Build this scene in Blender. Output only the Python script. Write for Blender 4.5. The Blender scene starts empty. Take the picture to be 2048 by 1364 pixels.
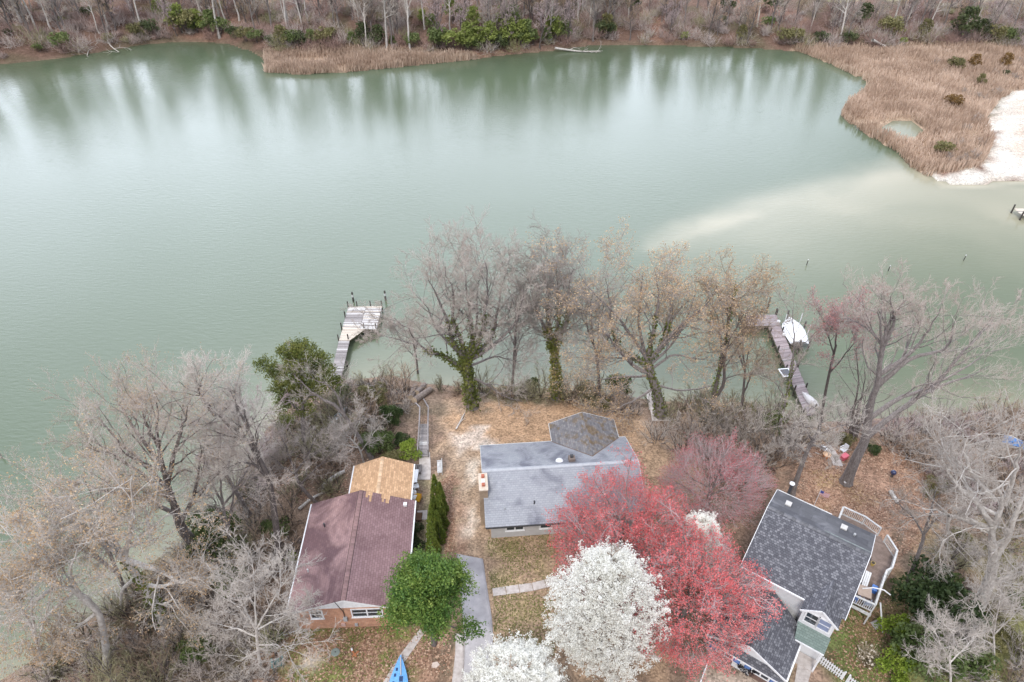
import bpy, math, random
import numpy as np
from mathutils import Vector, Matrix

R = math.radians
scn = bpy.context.scene
COL = scn.collection

# ------------------------------------------------------------------ camera, sky, sun, exposure
CAM_Z, PITCH, FPX = 49.0, R(38.6), 1366.0
cam_d = bpy.data.cameras.new('camera')
cam = bpy.data.objects.new('camera', cam_d)
COL.objects.link(cam)
cam.location = (0, 0, CAM_Z)
cam.rotation_euler = (R(90) - PITCH, 0, 0)
cam_d.sensor_width = 36.0
cam_d.lens = 36.0 * FPX / 2048.0
cam_d.clip_start = 0.5
cam_d.clip_end = 9000
scn.camera = cam

SUN_EL, SUN_AZ = R(52), R(200)          # behind and left of the camera, high
world = bpy.data.worlds.new('World')
scn.world = world
world.use_nodes = True
wn, wl = world.node_tree.nodes, world.node_tree.links
wn.clear()
w_out = wn.new('ShaderNodeOutputWorld')
w_bg = wn.new('ShaderNodeBackground')
w_sky = wn.new('ShaderNodeTexSky')
w_sky.sky_type = 'NISHITA'
w_sky.sun_disc = False
w_sky.sun_elevation = SUN_EL
w_sky.sun_rotation = SUN_AZ
w_sky.dust_density = 3.0
w_co = wn.new('ShaderNodeTexCoord')
w_map = wn.new('ShaderNodeMapping')
w_map.inputs['Scale'].default_value = (1.0, 1.0, 2.2)
w_map.inputs['Location'].default_value = (0.35, 0.1, 0.4)
w_no = wn.new('ShaderNodeTexNoise')
w_no.inputs['Scale'].default_value = 1.6
w_no.inputs['Detail'].default_value = 5
w_ramp = wn.new('ShaderNodeValToRGB')
w_ramp.color_ramp.elements[0].position = 0.30
w_ramp.color_ramp.elements[0].color = (5.3, 5.8, 6.7, 1)
w_ramp.color_ramp.elements[1].position = 0.68
w_ramp.color_ramp.elements[1].color = (8.8, 9.4, 10.9, 1)
w_mix = wn.new('ShaderNodeMix')
w_mix.data_type = 'RGBA'
w_mix.inputs[0].default_value = 0.9      # closed cloud cover
wl.new(w_co.outputs['Generated'], w_map.inputs['Vector'])
wl.new(w_map.outputs['Vector'], w_no.inputs['Vector'])
wl.new(w_no.outputs['Fac'], w_ramp.inputs['Fac'])
wl.new(w_sky.outputs['Color'], w_mix.inputs[6])
# thinner, brighter cloud low in the sky ahead: its glare lies on the water
w_dot = wn.new('ShaderNodeVectorMath'); w_dot.operation = 'DOT_PRODUCT'
w_dot.inputs[1].default_value = (math.sin(R(-10)) * math.cos(R(25)), math.cos(R(-10)) * math.cos(R(25)), math.sin(R(25)))
wl.new(w_co.outputs['Generated'], w_dot.inputs[0])
w_gl = wn.new('ShaderNodeMapRange'); w_gl.interpolation_type = 'SMOOTHERSTEP'
w_gl.inputs['From Min'].default_value = 0.66; w_gl.inputs['From Max'].default_value = 1.0
w_gl.inputs['To Min'].default_value = 1.0; w_gl.inputs['To Max'].default_value = 4.3
wl.new(w_dot.outputs['Value'], w_gl.inputs['Value'])
w_br = wn.new('ShaderNodeVectorMath'); w_br.operation = 'SCALE'
wl.new(w_ramp.outputs['Color'], w_br.inputs[0])
wl.new(w_gl.outputs['Result'], w_br.inputs['Scale'])
wl.new(w_br.outputs['Vector'], w_mix.inputs[7])
wl.new(w_mix.outputs[2], w_bg.inputs['Color'])
w_bg.inputs['Strength'].default_value = 0.11
wl.new(w_bg.outputs['Background'], w_out.inputs['Surface'])

sun_d = bpy.data.lights.new('sun', 'SUN')
sun_d.energy = 1.5
sun_d.angle = R(12)
sun_d.color = (1.0, 0.96, 0.90)
sun = bpy.data.objects.new('sun', sun_d)
COL.objects.link(sun)
_sd = Vector((math.sin(SUN_AZ) * math.cos(SUN_EL), math.cos(SUN_AZ) * math.cos(SUN_EL), math.sin(SUN_EL)))
sun.rotation_euler = (-_sd).to_track_quat('-Z', 'Y').to_euler()

vs = scn.view_settings
vs.view_transform = 'Standard'
vs.look = 'None'
vs.exposure = 0.58
vs.gamma = 1.0
vs.use_curve_mapping = False
scn.cycles.max_bounces = 5
scn.cycles.diffuse_bounces = 2
scn.cycles.glossy_bounces = 2
scn.cycles.transmission_bounces = 2
scn.cycles.transparent_max_bounces = 4
scn.cycles.use_denoising = True

WATER = -4.0
RNG = np.random.default_rng(7)
random.seed(7)

# ------------------------------------------------------------------ pixel helpers (photo pixels, 2048 wide)
def ray(px, py):
    cx, cy = (px - 1024) / FPX, (682 - py) / FPX
    return np.array([cx, math.cos(PITCH) + cy * math.sin(PITCH), -math.sin(PITCH) + cy * math.cos(PITCH)])

def P(px, py, z=0.0):
    d = ray(px, py)
    return np.array([0, 0, CAM_Z]) + d * ((z - CAM_Z) / d[2])

def PY(px, py, Y):
    d = ray(px, py)
    return np.array([0, 0, CAM_Z]) + d * (Y / d[1])

# ------------------------------------------------------------------ materials
MATS = {}

def nodes_of(name):
    m = bpy.data.materials.new(name)
    m.use_nodes = True
    n, l = m.node_tree.nodes, m.node_tree.links
    b = n['Principled BSDF']
    return m, n, l, b

def ramp(n, stops):
    r = n.new('ShaderNodeValToRGB')
    e = r.color_ramp.elements
    while len(e) < len(stops):
        e.new(0.5)
    for i, (p, c) in enumerate(stops):
        e[i].position = p
        e[i].color = (*c, 1)
    return r

def mat_noise(name, stops, scale=3.0, detail=6, rough=0.8, bump=0.0, coord='Object', stretch=(1, 1, 1), rand=0.0, spec=0.3):
    """plain weathered surface: colour from fractal noise, optional bump, optional per-object brightness"""
    if name in MATS:
        return MATS[name]
    m, n, l, b = nodes_of(name)
    tc = n.new('ShaderNodeTexCoord')
    mp = n.new('ShaderNodeMapping')
    mp.inputs['Scale'].default_value = stretch
    no = n.new('ShaderNodeTexNoise')
    no.inputs['Scale'].default_value = scale
    no.inputs['Detail'].default_value = detail
    no.inputs['Roughness'].default_value = 0.65
    l.new(tc.outputs[coord], mp.inputs['Vector'])
    l.new(mp.outputs['Vector'], no.inputs['Vector'])
    r = ramp(n, stops)
    l.new(no.outputs['Fac'], r.inputs['Fac'])
    out = r.outputs['Color']
    if rand > 0:
        oi = n.new('ShaderNodeObjectInfo')
        mr = n.new('ShaderNodeMapRange')
        mr.inputs['To Min'].default_value = 1 - rand
        mr.inputs['To Max'].default_value = 1 + rand
        l.new(oi.outputs['Random'], mr.inputs['Value'])
        mx = n.new('ShaderNodeVectorMath')
        mx.operation = 'SCALE'
        l.new(out, mx.inputs[0])
        l.new(mr.outputs['Result'], mx.inputs['Scale'])
        out = mx.outputs['Vector']
    l.new(out, b.inputs['Base Color'])
    b.inputs['Roughness'].default_value = rough
    b.inputs['Specular IOR Level'].default_value = spec
    if bump > 0:
        bp = n.new('ShaderNodeBump')
        bp.inputs['Strength'].default_value = 0.6
        bp.inputs['Distance'].default_value = bump
        l.new(no.outputs['Fac'], bp.inputs['Height'])
        l.new(bp.outputs['Normal'], b.inputs['Normal'])
    MATS[name] = m
    return m

def mat_leaf(name, stops, rough=0.6, transl=0.25, rand=0.12):
    """leaf: colour by the per-face value v; some light passes through"""
    if name in MATS:
        return MATS[name]
    m, n, l, b = nodes_of(name)
    at = n.new('ShaderNodeAttribute')
    at.attribute_name = 'v'
    r = ramp(n, stops)
    l.new(at.outputs['Fac'], r.inputs['Fac'])
    oi = n.new('ShaderNodeObjectInfo')
    mr = n.new('ShaderNodeMapRange')
    mr.inputs['To Min'].default_value = 1 - rand
    mr.inputs['To Max'].default_value = 1 + rand
    l.new(oi.outputs['Random'], mr.inputs['Value'])
    mx = n.new('ShaderNodeVectorMath')
    mx.operation = 'SCALE'
    l.new(r.outputs['Color'], mx.inputs[0])
    l.new(mr.outputs['Result'], mx.inputs['Scale'])
    l.new(mx.outputs['Vector'], b.inputs['Base Color'])
    b.inputs['Roughness'].default_value = rough
    b.inputs['Specular IOR Level'].default_value = 0.25
    if transl > 0:
        t = n.new('ShaderNodeBsdfTranslucent')
        l.new(mx.outputs['Vector'], t.inputs['Color'])
        ms = n.new('ShaderNodeMixShader')
        ms.inputs['Fac'].default_value = transl
        l.new(b.outputs['BSDF'], ms.inputs[1])
        l.new(t.outputs['BSDF'], ms.inputs[2])
        l.new(ms.outputs['Shader'], n['Material Output'].inputs['Surface'])
    MATS[name] = m
    return m

def mat_shingle(name, cols, tab=(0.30, 0.14), stain=None, stain_scale=0.35, stain_pos=(0.45, 0.6), gap=0.6, patch=0.0, bump=0.02):
    """asphalt shingles in the UV plane (metres): tabs in courses, per-tab colour, stains"""
    m, n, l, b = nodes_of(name)
    uv = n.new('ShaderNodeUVMap')
    uv.uv_map = 'UVMap'
    br = n.new('ShaderNodeTexBrick')
    br.offset = 0.5
    br.inputs['Scale'].default_value = 1.0
    br.inputs['Brick Width'].default_value = tab[0]
    br.inputs['Row Height'].default_value = tab[1]
    br.inputs['Mortar Size'].default_value = 0.012
    br.inputs['Mortar Smooth'].default_value = 0.3
    br.inputs['Bias'].default_value = 0.0
    br.inputs['Color1'].default_value = (0, 0, 0, 1)
    br.inputs['Color2'].default_value = (1, 1, 1, 1)
    br.inputs['Mortar'].default_value = (0.5, 0.5, 0.5, 1)
    l.new(uv.outputs['UV'], br.inputs['Vector'])
    r = ramp(n, cols)
    l.new(br.outputs['Color'], r.inputs['Fac'])
    g = n.new('ShaderNodeMix')
    g.data_type = 'RGBA'
    g.blend_type = 'MULTIPLY'
    l.new(br.outputs['Fac'], g.inputs[0])
    l.new(r.outputs['Color'], g.inputs[6])
    g.inputs[7].default_value = (gap, gap, gap, 1)
    # fine granules
    gn = n.new('ShaderNodeTexNoise')
    gn.inputs['Scale'].default_value = 14
    gn.inputs['Detail'].default_value = 4
    l.new(uv.outputs['UV'], gn.inputs['Vector'])
    gm = n.new('ShaderNodeMapRange')
    gm.inputs['To Min'].default_value = 0.78
    gm.inputs['To Max'].default_value = 1.22
    l.new(gn.outputs['Fac'], gm.inputs['Value'])
    sc = n.new('ShaderNodeVectorMath')
    sc.operation = 'SCALE'
    l.new(g.outputs[2], sc.inputs[0])
    l.new(gm.outputs['Result'], sc.inputs['Scale'])
    out = sc.outputs['Vector']
    if stain:
        sn = n.new('ShaderNodeTexNoise')
        sn.inputs['Scale'].default_value = stain_scale
        sn.inputs['Detail'].default_value = 6
        sn.inputs['Roughness'].default_value = 0.6
        sn.inputs['Distortion'].default_value = 0.6
        l.new(uv.outputs['UV'], sn.inputs['Vector'])
        sr = n.new('ShaderNodeMapRange')
        sr.interpolation_type = 'SMOOTHSTEP'
        sr.inputs['From Min'].default_value = stain_pos[0]
        sr.inputs['From Max'].default_value = stain_pos[1]
        l.new(sn.outputs['Fac'], sr.inputs['Value'])
        mm = n.new('ShaderNodeMix')
        mm.data_type = 'RGBA'
        mm.blend_type = 'MULTIPLY'
        l.new(sr.outputs['Result'], mm.inputs[0])
        l.new(out, mm.inputs[6])
        mm.inputs[7].default_value = (*stain, 1)
        out = mm.outputs[2]
    l.new(out, b.inputs['Base Color'])
    b.inputs['Roughness'].default_value = 0.85
    b.inputs['Specular IOR Level'].default_value = 0.25
    bp = n.new('ShaderNodeBump')
    bp.invert = True
    bp.inputs['Strength'].default_value = 0.8
    bp.inputs['Distance'].default_value = bump
    l.new(br.outputs['Fac'], bp.inputs['Height'])
    l.new(bp.outputs['Normal'], b.inputs['Normal'])
    MATS[name] = m
    return m

def mat_brick(name, c1, c2, mortar, w=0.21, h=0.075):
    m, n, l, b = nodes_of(name)
    uv = n.new('ShaderNodeUVMap')
    uv.uv_map = 'UVMap'
    br = n.new('ShaderNodeTexBrick')
    br.inputs['Scale'].default_value = 1.0
    br.inputs['Brick Width'].default_value = w
    br.inputs['Row Height'].default_value = h
    br.inputs['Mortar Size'].default_value = 0.008
    br.inputs['Color1'].default_value = (*c1, 1)
    br.inputs['Color2'].default_value = (*c2, 1)
    br.inputs['Mortar'].default_value = (*mortar, 1)
    l.new(uv.outputs['UV'], br.inputs['Vector'])
    no = n.new('ShaderNodeTexNoise')
    no.inputs['Scale'].default_value = 2.5
    no.inputs['Detail'].default_value = 5
    l.new(uv.outputs['UV'], no.inputs['Vector'])
    mr = n.new('ShaderNodeMapRange')
    mr.inputs['To Min'].default_value = 0.6
    mr.inputs['To Max'].default_value = 1.4
    l.new(no.outputs['Fac'], mr.inputs['Value'])
    sc = n.new('ShaderNodeVectorMath')
    sc.operation = 'SCALE'
    l.new(br.outputs['Color'], sc.inputs[0])
    l.new(mr.outputs['Result'], sc.inputs['Scale'])
    l.new(sc.outputs['Vector'], b.inputs['Base Color'])
    b.inputs['Roughness'].default_value = 0.9
    bp = n.new('ShaderNodeBump')
    bp.invert = True
    bp.inputs['Distance'].default_value = 0.01
    l.new(br.outputs['Fac'], bp.inputs['Height'])
    l.new(bp.outputs['Normal'], b.inputs['Normal'])
    MATS[name] = m
    return m

def mat_siding(name, col, pitch=0.14):
    m, n, l, b = nodes_of(name)
    tc = n.new('ShaderNodeTexCoord')
    sp = n.new('ShaderNodeSeparateXYZ')
    l.new(tc.outputs['Object'], sp.inputs['Vector'])
    md = n.new('ShaderNodeMath'); md.operation = 'DIVIDE'
    md.inputs[1].default_value = pitch
    l.new(sp.outputs['Z'], md.inputs[0])
    fr = n.new('ShaderNodeMath'); fr.operation = 'FRACT'
    l.new(md.outputs[0], fr.inputs[0])
    no = n.new('ShaderNodeTexNoise')
    no.inputs['Scale'].default_value = 1.3
    no.inputs['Detail'].default_value = 5
    l.new(tc.outputs['Object'], no.inputs['Vector'])
    r = ramp(n, [(0.3, tuple(c * 0.86 for c in col)), (0.7, col)])
    l.new(no.outputs['Fac'], r.inputs['Fac'])
    l.new(r.outputs['Color'], b.inputs['Base Color'])
    b.inputs['Roughness'].default_value = 0.6
    bp = n.new('ShaderNodeBump')
    bp.inputs['Distance'].default_value = 0.02
    l.new(fr.outputs[0], bp.inputs['Height'])
    l.new(bp.outputs['Normal'], b.inputs['Normal'])
    MATS[name] = m
    return m

def mat_plain(name, col, rough=0.5, metal=0.0, spec=0.4, var=0.12):
    return mat_noise(name, [(0.3, tuple(c * (1 - var) for c in col)), (0.7, tuple(min(1, c * (1 + var)) for c in col))],
                     scale=5, rough=rough, spec=spec)

def mat_glass():
    m, n, l, b = nodes_of('window_glass')
    b.inputs['Base Color'].default_value = (0.03, 0.04, 0.05, 1)
    b.inputs['Roughness'].default_value = 0.06
    b.inputs['Specular IOR Level'].default_value = 0.9
    MATS['glass'] = m
    return m

white = mat_plain('white_paint', (0.74, 0.74, 0.75), 0.5)
white_worn = mat_noise('worn_white_paint', [(0.3, (0.42, 0.41, 0.40)), (0.6, (0.66, 0.66, 0.66))], 6, rough=0.7)
glass = mat_glass()
wood_grey = mat_noise('weathered_wood', [(0.25, (0.15, 0.135, 0.13)), (0.5, (0.26, 0.235, 0.23)), (0.75, (0.37, 0.34, 0.33))], 5, rough=0.9, stretch=(1, 6, 1), rand=0.28)
wood_pale = mat_noise('new_pale_wood', [(0.3, (0.44, 0.375, 0.305)), (0.7, (0.58, 0.51, 0.435))], 5, rough=0.85, stretch=(1, 5, 1), rand=0.15)
wood_white = mat_noise('bleached_wood', [(0.3, (0.42, 0.40, 0.385)), (0.7, (0.62, 0.60, 0.58))], 5, rough=0.85, stretch=(1, 5, 1), rand=0.1)
wood_purple = mat_noise('old_dock_wood', [(0.25, (0.15, 0.12, 0.12)), (0.5, (0.27, 0.22, 0.22)), (0.75, (0.38, 0.33, 0.33))], 5, rough=0.9, stretch=(1, 5, 1), rand=0.25)
piling_m = mat_noise('wet_piling', [(0.3, (0.035, 0.03, 0.028)), (0.7, (0.11, 0.10, 0.09))], 4, rough=0.8)
frame_dark = mat_noise('algae_wood', [(0.3, (0.04, 0.045, 0.02)), (0.7, (0.12, 0.11, 0.07))], 4, rough=0.9)
concrete = mat_noise('concrete', [(0.3, (0.36, 0.31, 0.28)), (0.5, (0.48, 0.43, 0.40)), (0.72, (0.58, 0.53, 0.50))], 2.5, rough=0.9, bump=0.01)
asphalt = mat_noise('old_asphalt', [(0.3, (0.33, 0.31, 0.315)), (0.55, (0.45, 0.425, 0.43)), (0.75, (0.56, 0.525, 0.52))], 0.8, rough=0.92, bump=0.01)
metal_dark = mat_plain('dark_metal', (0.05, 0.05, 0.055), 0.45)
metal_grey = mat_plain('grey_metal', (0.36, 0.37, 0.38), 0.4)

# ------------------------------------------------------------------ mesh helpers
def mesh_np(name, V, F, mats=None, v=None, smooth=False):
    """V (n,3), F (m,k) int array of equal polygons or a list of such arrays"""
    me = bpy.data.meshes.new(name)
    Fs = F if isinstance(F, list) else [F]
    Fs = [f for f in Fs if len(f)]
    V = np.asarray(V, dtype=np.float32)
    me.vertices.add(len(V))
    me.vertices.foreach_set('co', V.ravel())
    nl = sum(f.size for f in Fs)
    npoly = sum(len(f) for f in Fs)
    me.loops.add(nl)
    me.polygons.add(npoly)
    me.loops.foreach_set('vertex_index', np.concatenate([f.ravel() for f in Fs]).astype(np.int32))
    tot = np.concatenate([np.full(len(f), f.shape[1]) for f in Fs]).astype(np.int32)
    st = np.concatenate([[0], np.cumsum(tot)[:-1]]).astype(np.int32)
    me.polygons.foreach_set('loop_start', st)
    me.polygons.foreach_set('loop_total', tot)
    if smooth:
        me.polygons.foreach_set('use_smooth', np.ones(npoly, dtype=bool))
    if v is not None:
        a = me.attributes.new('v', 'FLOAT', 'FACE')
        a.data.foreach_set('value', np.asarray(v, dtype=np.float32))
    for m in (mats or []):
        me.materials.append(m)
    me.update(calc_edges=True)
    return me

def link(name, me, parent=None, loc=None, rot=None):
    o = bpy.data.objects.new(name, me)
    COL.objects.link(o)
    if parent is not None:
        o.parent = parent
    if loc is not None:
        o.location = loc
    if rot is not None:
        o.rotation_euler = rot
    return o

def tag(o, label=None, cat=None, group=None, kind=None):
    if label: o['label'] = label
    if cat: o['category'] = cat
    if group: o['group'] = group
    if kind: o['kind'] = kind
    return o

def thing(name, label, cat, loc=(0, 0, 0), rotz=0.0, group=None):
    o = bpy.data.objects.new(name, None)
    COL.objects.link(o)
    o.empty_display_size = 0.3
    o.location = loc
    o.rotation_euler = (0, 0, rotz)
    return tag(o, label, cat, group)

def copy_tree(o, loc, rotz=0.0, scale=1.0, label=None, group=None):
    c = o.copy()
    COL.objects.link(c)
    c.location = loc
    c.rotation_euler = (o.rotation_euler[0], o.rotation_euler[1], rotz)
    c.scale = (scale, scale, scale) if not hasattr(scale, '__len__') else scale
    if label: c['label'] = label
    if group: c['group'] = group
    for ch in [x for x in o.children]:
        d = ch.copy()
        COL.objects.link(d)
        d.parent = c
    return c

class MB:
    """collects polygons for one mesh, with UVs in metres where given"""
    def __init__(self):
        self.v, self.f, self.uv = [], [], []
    def poly(self, pts, uv=None):
        b = len(self.v)
        self.v += [tuple(p) for p in pts]
        self.f.append(list(range(b, b + len(pts))))
        self.uv += list(uv) if uv is not None else [None] * len(pts)
        return self
    def box(self, c, s, rz=0.0, M=None):
        cx, cy, cz = c
        hx, hy, hz = s[0] / 2, s[1] / 2, s[2] / 2
        co = []
        for dz in (-hz, hz):
            for dx, dy in ((-hx, -hy), (hx, -hy), (hx, hy), (-hx, hy)):
                x = dx * math.cos(rz) - dy * math.sin(rz)
                y = dx * math.sin(rz) + dy * math.cos(rz)
                co.append((cx + x, cy + y, cz + dz))
        return self.hexa(co)
    def hexa(self, co):
        b = len(self.v)
        self.v += [tuple(p) for p in co]
        self.uv += [None] * 8
        for q in ((3, 2, 1, 0), (4, 5, 6, 7), (0, 1, 5, 4), (1, 2, 6, 5), (2, 3, 7, 6), (3, 0, 4, 7)):
            self.f.append([b + i for i in q])
        return self
    def bar(self, a, b, w, h=None):
        """square bar between two points, w across, h high"""
        h = h or w
        a, b = Vector(a), Vector(b)
        t = (b - a).normalized()
        s = t.cross(Vector((0, 0, 1)))
        if s.length < 1e-3:
            s = Vector((1, 0, 0))
        s.normalize()
        u = s.cross(t).normalized()
        co = []
        for p in (a, b):
            co += [p - s * w / 2 - u * h / 2, p + s * w / 2 - u * h / 2, p + s * w / 2 + u * h / 2, p - s * w / 2 + u * h / 2]
        return self.hexa(co)
    def tube(self, pts, rad, seg=8, cap=True):
        pts = [Vector(p) for p in pts]
        rad = rad if hasattr(rad, '__len__') else [rad] * len(pts)
        b0 = len(self.v)
        for i, p in enumerate(pts):
            t = (pts[min(i + 1, len(pts) - 1)] - pts[max(i - 1, 0)]).normalized()
            s = t.cross(Vector((0, 0, 1)))
            if s.length < 0.05:
                s = t.cross(Vector((0, 1, 0)))
            s.normalize()
            u = s.cross(t)
            for k in range(seg):
                a = 2 * math.pi * k / seg
                q = p + (s * math.cos(a) + u * math.sin(a)) * rad[i]
                self.v.append(tuple(q)); self.uv.append(None)
        for i in range(len(pts) - 1):
            for k in range(seg):
                k2 = (k + 1) % seg
                self.f.append([b0 + i * seg + k, b0 + i * seg + k2, b0 + (i + 1) * seg + k2, b0 + (i + 1) * seg + k])
        if cap:
            self.f.append([b0 + k for k in range(seg)][::-1])
            self.f.append([b0 + (len(pts) - 1) * seg + k for k in range(seg)])
        return self
    def slab(self, top, t, origin=None, ua=None, va=None):
        """top polygon (ccw from above) extruded down its normal by t; uv on the top face in metres along ua, va"""
        top = [Vector(p) for p in top]
        n = Vector((0, 0, 0))
        for i in range(len(top)):
            n += (top[i] - top[0]).cross(top[(i + 1) % len(top)] - top[0])
        n.normalize()
        bot = [p - n * t for p in top]
        if ua is not None:
            o = Vector(origin if origin is not None else top[0])
            ua, va = Vector(ua).normalized(), Vector(va).normalized()
            uv = [((p - o).dot(ua), (p - o).dot(va)) for p in top]
        else:
            uv = None
        self.poly(top, uv)
        self.poly(bot[::-1])
        k = len(top)
        for i in range(k):
            j = (i + 1) % k
            self.poly([top[i], bot[i], bot[j], top[j]])
        return self
    def mesh(self, name, mat, smooth=False):
        me = bpy.data.meshes.new(name)
        me.from_pydata(self.v, [], self.f)
        if any(u is not None for u in self.uv):
            lay = me.uv_layers.new(name='UVMap')
            for lp in me.loops:
                u = self.uv[lp.vertex_index]
                lay.data[lp.index].uv = u if u is not None else (self.v[lp.vertex_index][0] + self.v[lp.vertex_index][1], self.v[lp.vertex_index][2])
        if mat is not None:
            me.materials.append(mat)
        if smooth:
            me.polygons.foreach_set('use_smooth', [True] * len(me.polygons))
        me.update()
        return me
    def build(self, name, mat, parent=None, smooth=False, loc=None, rot=None):
        return link(name, self.mesh(name, mat, smooth), parent, loc, rot)

def box_part(name, c, s, mat, parent, rz=0.0):
    return MB().box(c, s, rz).build(name, mat, parent)

# ------------------------------------------------------------------ terrain
def seg_dist(X, Y, line):
    d = np.full(X.shape, 1e9)
    for (ax, ay), (bx, by) in zip(line[:-1], line[1:]):
        vx, vy = bx - ax, by - ay
        t = np.clip(((X - ax) * vx + (Y - ay) * vy) / (vx * vx + vy * vy + 1e-9), 0, 1)
        d = np.minimum(d, np.hypot(X - ax - t * vx, Y - ay - t * vy))
    return d

def inside(X, Y, poly):
    r = np.zeros(X.shape, bool)
    n = len(poly)
    for i in range(n):
        x1, y1 = poly[i]
        x2, y2 = poly[(i + 1) % n]
        c = ((y1 > Y) != (y2 > Y)) & (X < (x2 - x1) * (Y - y1) / (y2 - y1 + 1e-12) + x1)
        r ^= c
    return r

def pxline(pts, z):
    return [tuple(P(x, y, z)[:2]) for x, y in pts]

near_shore = [(-400, -60), (-90, -8), (-55, 14)] + pxline([(0, 1364), (130, 1280), (230, 1200), (300, 1130), (400, 1060), (470, 1000), (500, 910), (545, 845), (600, 800),
                       (650, 768), (690, 762), (780, 752), (850, 768), (940, 776), (1050, 775), (1150, 782), (1300, 800), (1400, 812),
                       (1480, 822), (1560, 832), (1630, 846), (1700, 842), (1800, 836), (1900, 830), (2048, 815)], WATER) + [(90, 60), (170, 62), (400, 40)]
near_poly = near_shore + [(400, -300), (-400, -300)]
far_shore = [(-900, 120), (-400, 150), (-220, 166)] + pxline([(0, 130), (120, 118), (230, 100), (300, 88), (380, 84), (450, 88), (500, 105), (530, 125), (528, 145), (600, 150),
                      (700, 145), (800, 135), (900, 125), (950, 120), (1000, 112), (1100, 103), (1180, 92), (1250, 90), (1350, 92), (1450, 95),
                      (1550, 100), (1600, 105), (1650, 125), (1700, 148), (1735, 165), (1725, 185), (1690, 210), (1680, 230), (1700, 250), (1740, 275),
                      (1790, 305), (1820, 335), (1850, 352), (1890, 370), (1950, 372), (2048, 362), (2200, 352)], WATER) + [(170, 112), (300, 100), (900, 90)]
far_poly = far_shore + [(5000, 90), (5000, 6000), (-5000, 6000), (-5000, 120)]
bluff = [(-900, 124), (-400, 154), (-220, 170)] + pxline([(0, 124), (120, 112), (230, 96), (300, 85), (380, 80), (450, 84), (500, 96), (560, 108), (700, 104), (850, 111),
                  (950, 115), (1000, 109), (1100, 100), (1180, 89), (1250, 87), (1450, 92), (1600, 99), (1700, 99), (1850, 97), (1950, 92), (2048, 100), (2300, 106)], -3.6) + [(300, 170), (900, 170)]
bluff_poly = bluff + [(5000, 170), (5000, 6000), (-5000, 6000), (-5000, 124)]
marsh_left = pxline([(530, 110), (560, 106), (700, 102), (850, 109), (955, 115), (955, 121), (900, 126), (800, 136), (700, 146), (600, 152), (526, 147)], -3.8)
marsh_right = pxline([(1585, 99), (1700, 97), (1850, 95), (1950, 90), (2048, 98), (2250, 108), (2250, 150), (2048, 182), (2000, 200), (1972, 240), (1985, 290), (1962, 335), (1895, 350), (1850, 352),
                      (1820, 335), (1790, 305), (1740, 275), (1700, 250), (1680, 230), (1690, 210), (1725, 185), (1735, 165), (1700, 148), (1650, 125), (1600, 105)], -3.8)
sand_poly = pxline([(2300, 140), (2048, 180), (2000, 200), (1975, 240), (1985, 290), (1960, 340), (1885, 352), (1850, 354), (1890, 373), (1950, 375), (2048, 366), (2300, 352)], -3.8)
pool_poly = pxline([(1745, 262), (1765, 248), (1800, 236), (1825, 240), (1850, 258), (1845, 268), (1822, 288), (1800, 284), (1780, 272)], -3.8)

def vnoise(X, Y, s, seed=0):
    """cheap smooth value noise"""
    r = np.random.default_rng(seed).random((64, 64))
    x, y = X / s, Y / s
    xi, yi = np.floor(x).astype(int), np.floor(y).astype(int)
    fx, fy = x - xi, y - yi
    fx, fy = fx * fx * (3 - 2 * fx), fy * fy * (3 - 2 * fy)
    g = lambda a, b: r[a % 64, b % 64]
    return (g(xi, yi) * (1 - fx) + g(xi + 1, yi) * fx) * (1 - fy) + (g(xi, yi + 1) * (1 - fx) + g(xi + 1, yi + 1) * fx) * fy

def sstep(a, b, x):
    t = np.clip((x - a) / (b - a), 0, 1)
    return t * t * (3 - 2 * t)

def height(X, Y):
    X, Y = np.asarray(X, float), np.asarray(Y, float)
    sh = X.shape
    X, Y = np.atleast_1d(X).ravel(), np.atleast_1d(Y).ravel()
    z = np.full(X.shape, -6.5)
    inn = inside(X, Y, near_poly)
    dn = seg_dist(X, Y, near_shore)
    bumpy = (vnoise(X, Y, 3.1, 1) - 0.5) * 0.35 + (vnoise(X, Y, 1.1, 2) - 0.5) * 0.10
    zn = WATER + 4.0 * (1 - np.exp(-dn / 3.6)) + bumpy * np.exp(-np.maximum(14 - dn, 0) * 0) * np.where(dn > 9, 0.25, 1.0) * np.clip(dn / 2, 0, 1)
    z = np.where(inn, zn, z)
    z = np.where(~inn, np.maximum(z, WATER - np.minimum(dn * 0.35, 2.5)), z)
    inf = inside(X, Y, far_poly)
    df = seg_dist(X, Y, far_shore)
    inb = inside(X, Y, bluff_poly)
    db = np.where(inb, seg_dist(X, Y, bluff), 0)
    topz = np.where(X < 10, 4.0, 4.0 - 3.2 * sstep(10, 60, X))
    zf = np.minimum(WATER + 0.15 + df * 0.12, -3.55) + (vnoise(X, Y, 4, 3) - 0.5) * 0.15
    rise = (topz + 3.6) * (1 - np.exp(-np.power(db / 11.0, 1.25))) + (vnoise(X, Y, 9, 4) - 0.5) * 1.6 * np.clip(db / 8, 0, 1) * np.clip((120 - db) / 60, 0.1, 1)
    zf = np.where(inb, -3.6 + rise + np.maximum(db - 150, 0) * 0.004, zf)
    z = np.where(inf, np.maximum(zf, WATER + 0.05), z)
    ip = inside(X, Y, pool_poly)
    z = np.where(ip, WATER - 0.2, z)
    return z.reshape(sh) if sh else float(z[0])

def HZ(x, y):
    return float(height(np.array([x]), np.array([y]))[0])

def graded(lo, a, b, hi, step, grow):
    mid = np.arange(a, b + 1e-6, step)
    out = []
    s, x = step, b
    while x < hi:
        s *= grow
        x += s
        out.append(x)
    left = []
    s, x = step, a
    while x > lo:
        s *= grow
        x -= s
        left.append(x)
    return np.concatenate([left[::-1], mid, out])

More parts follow.
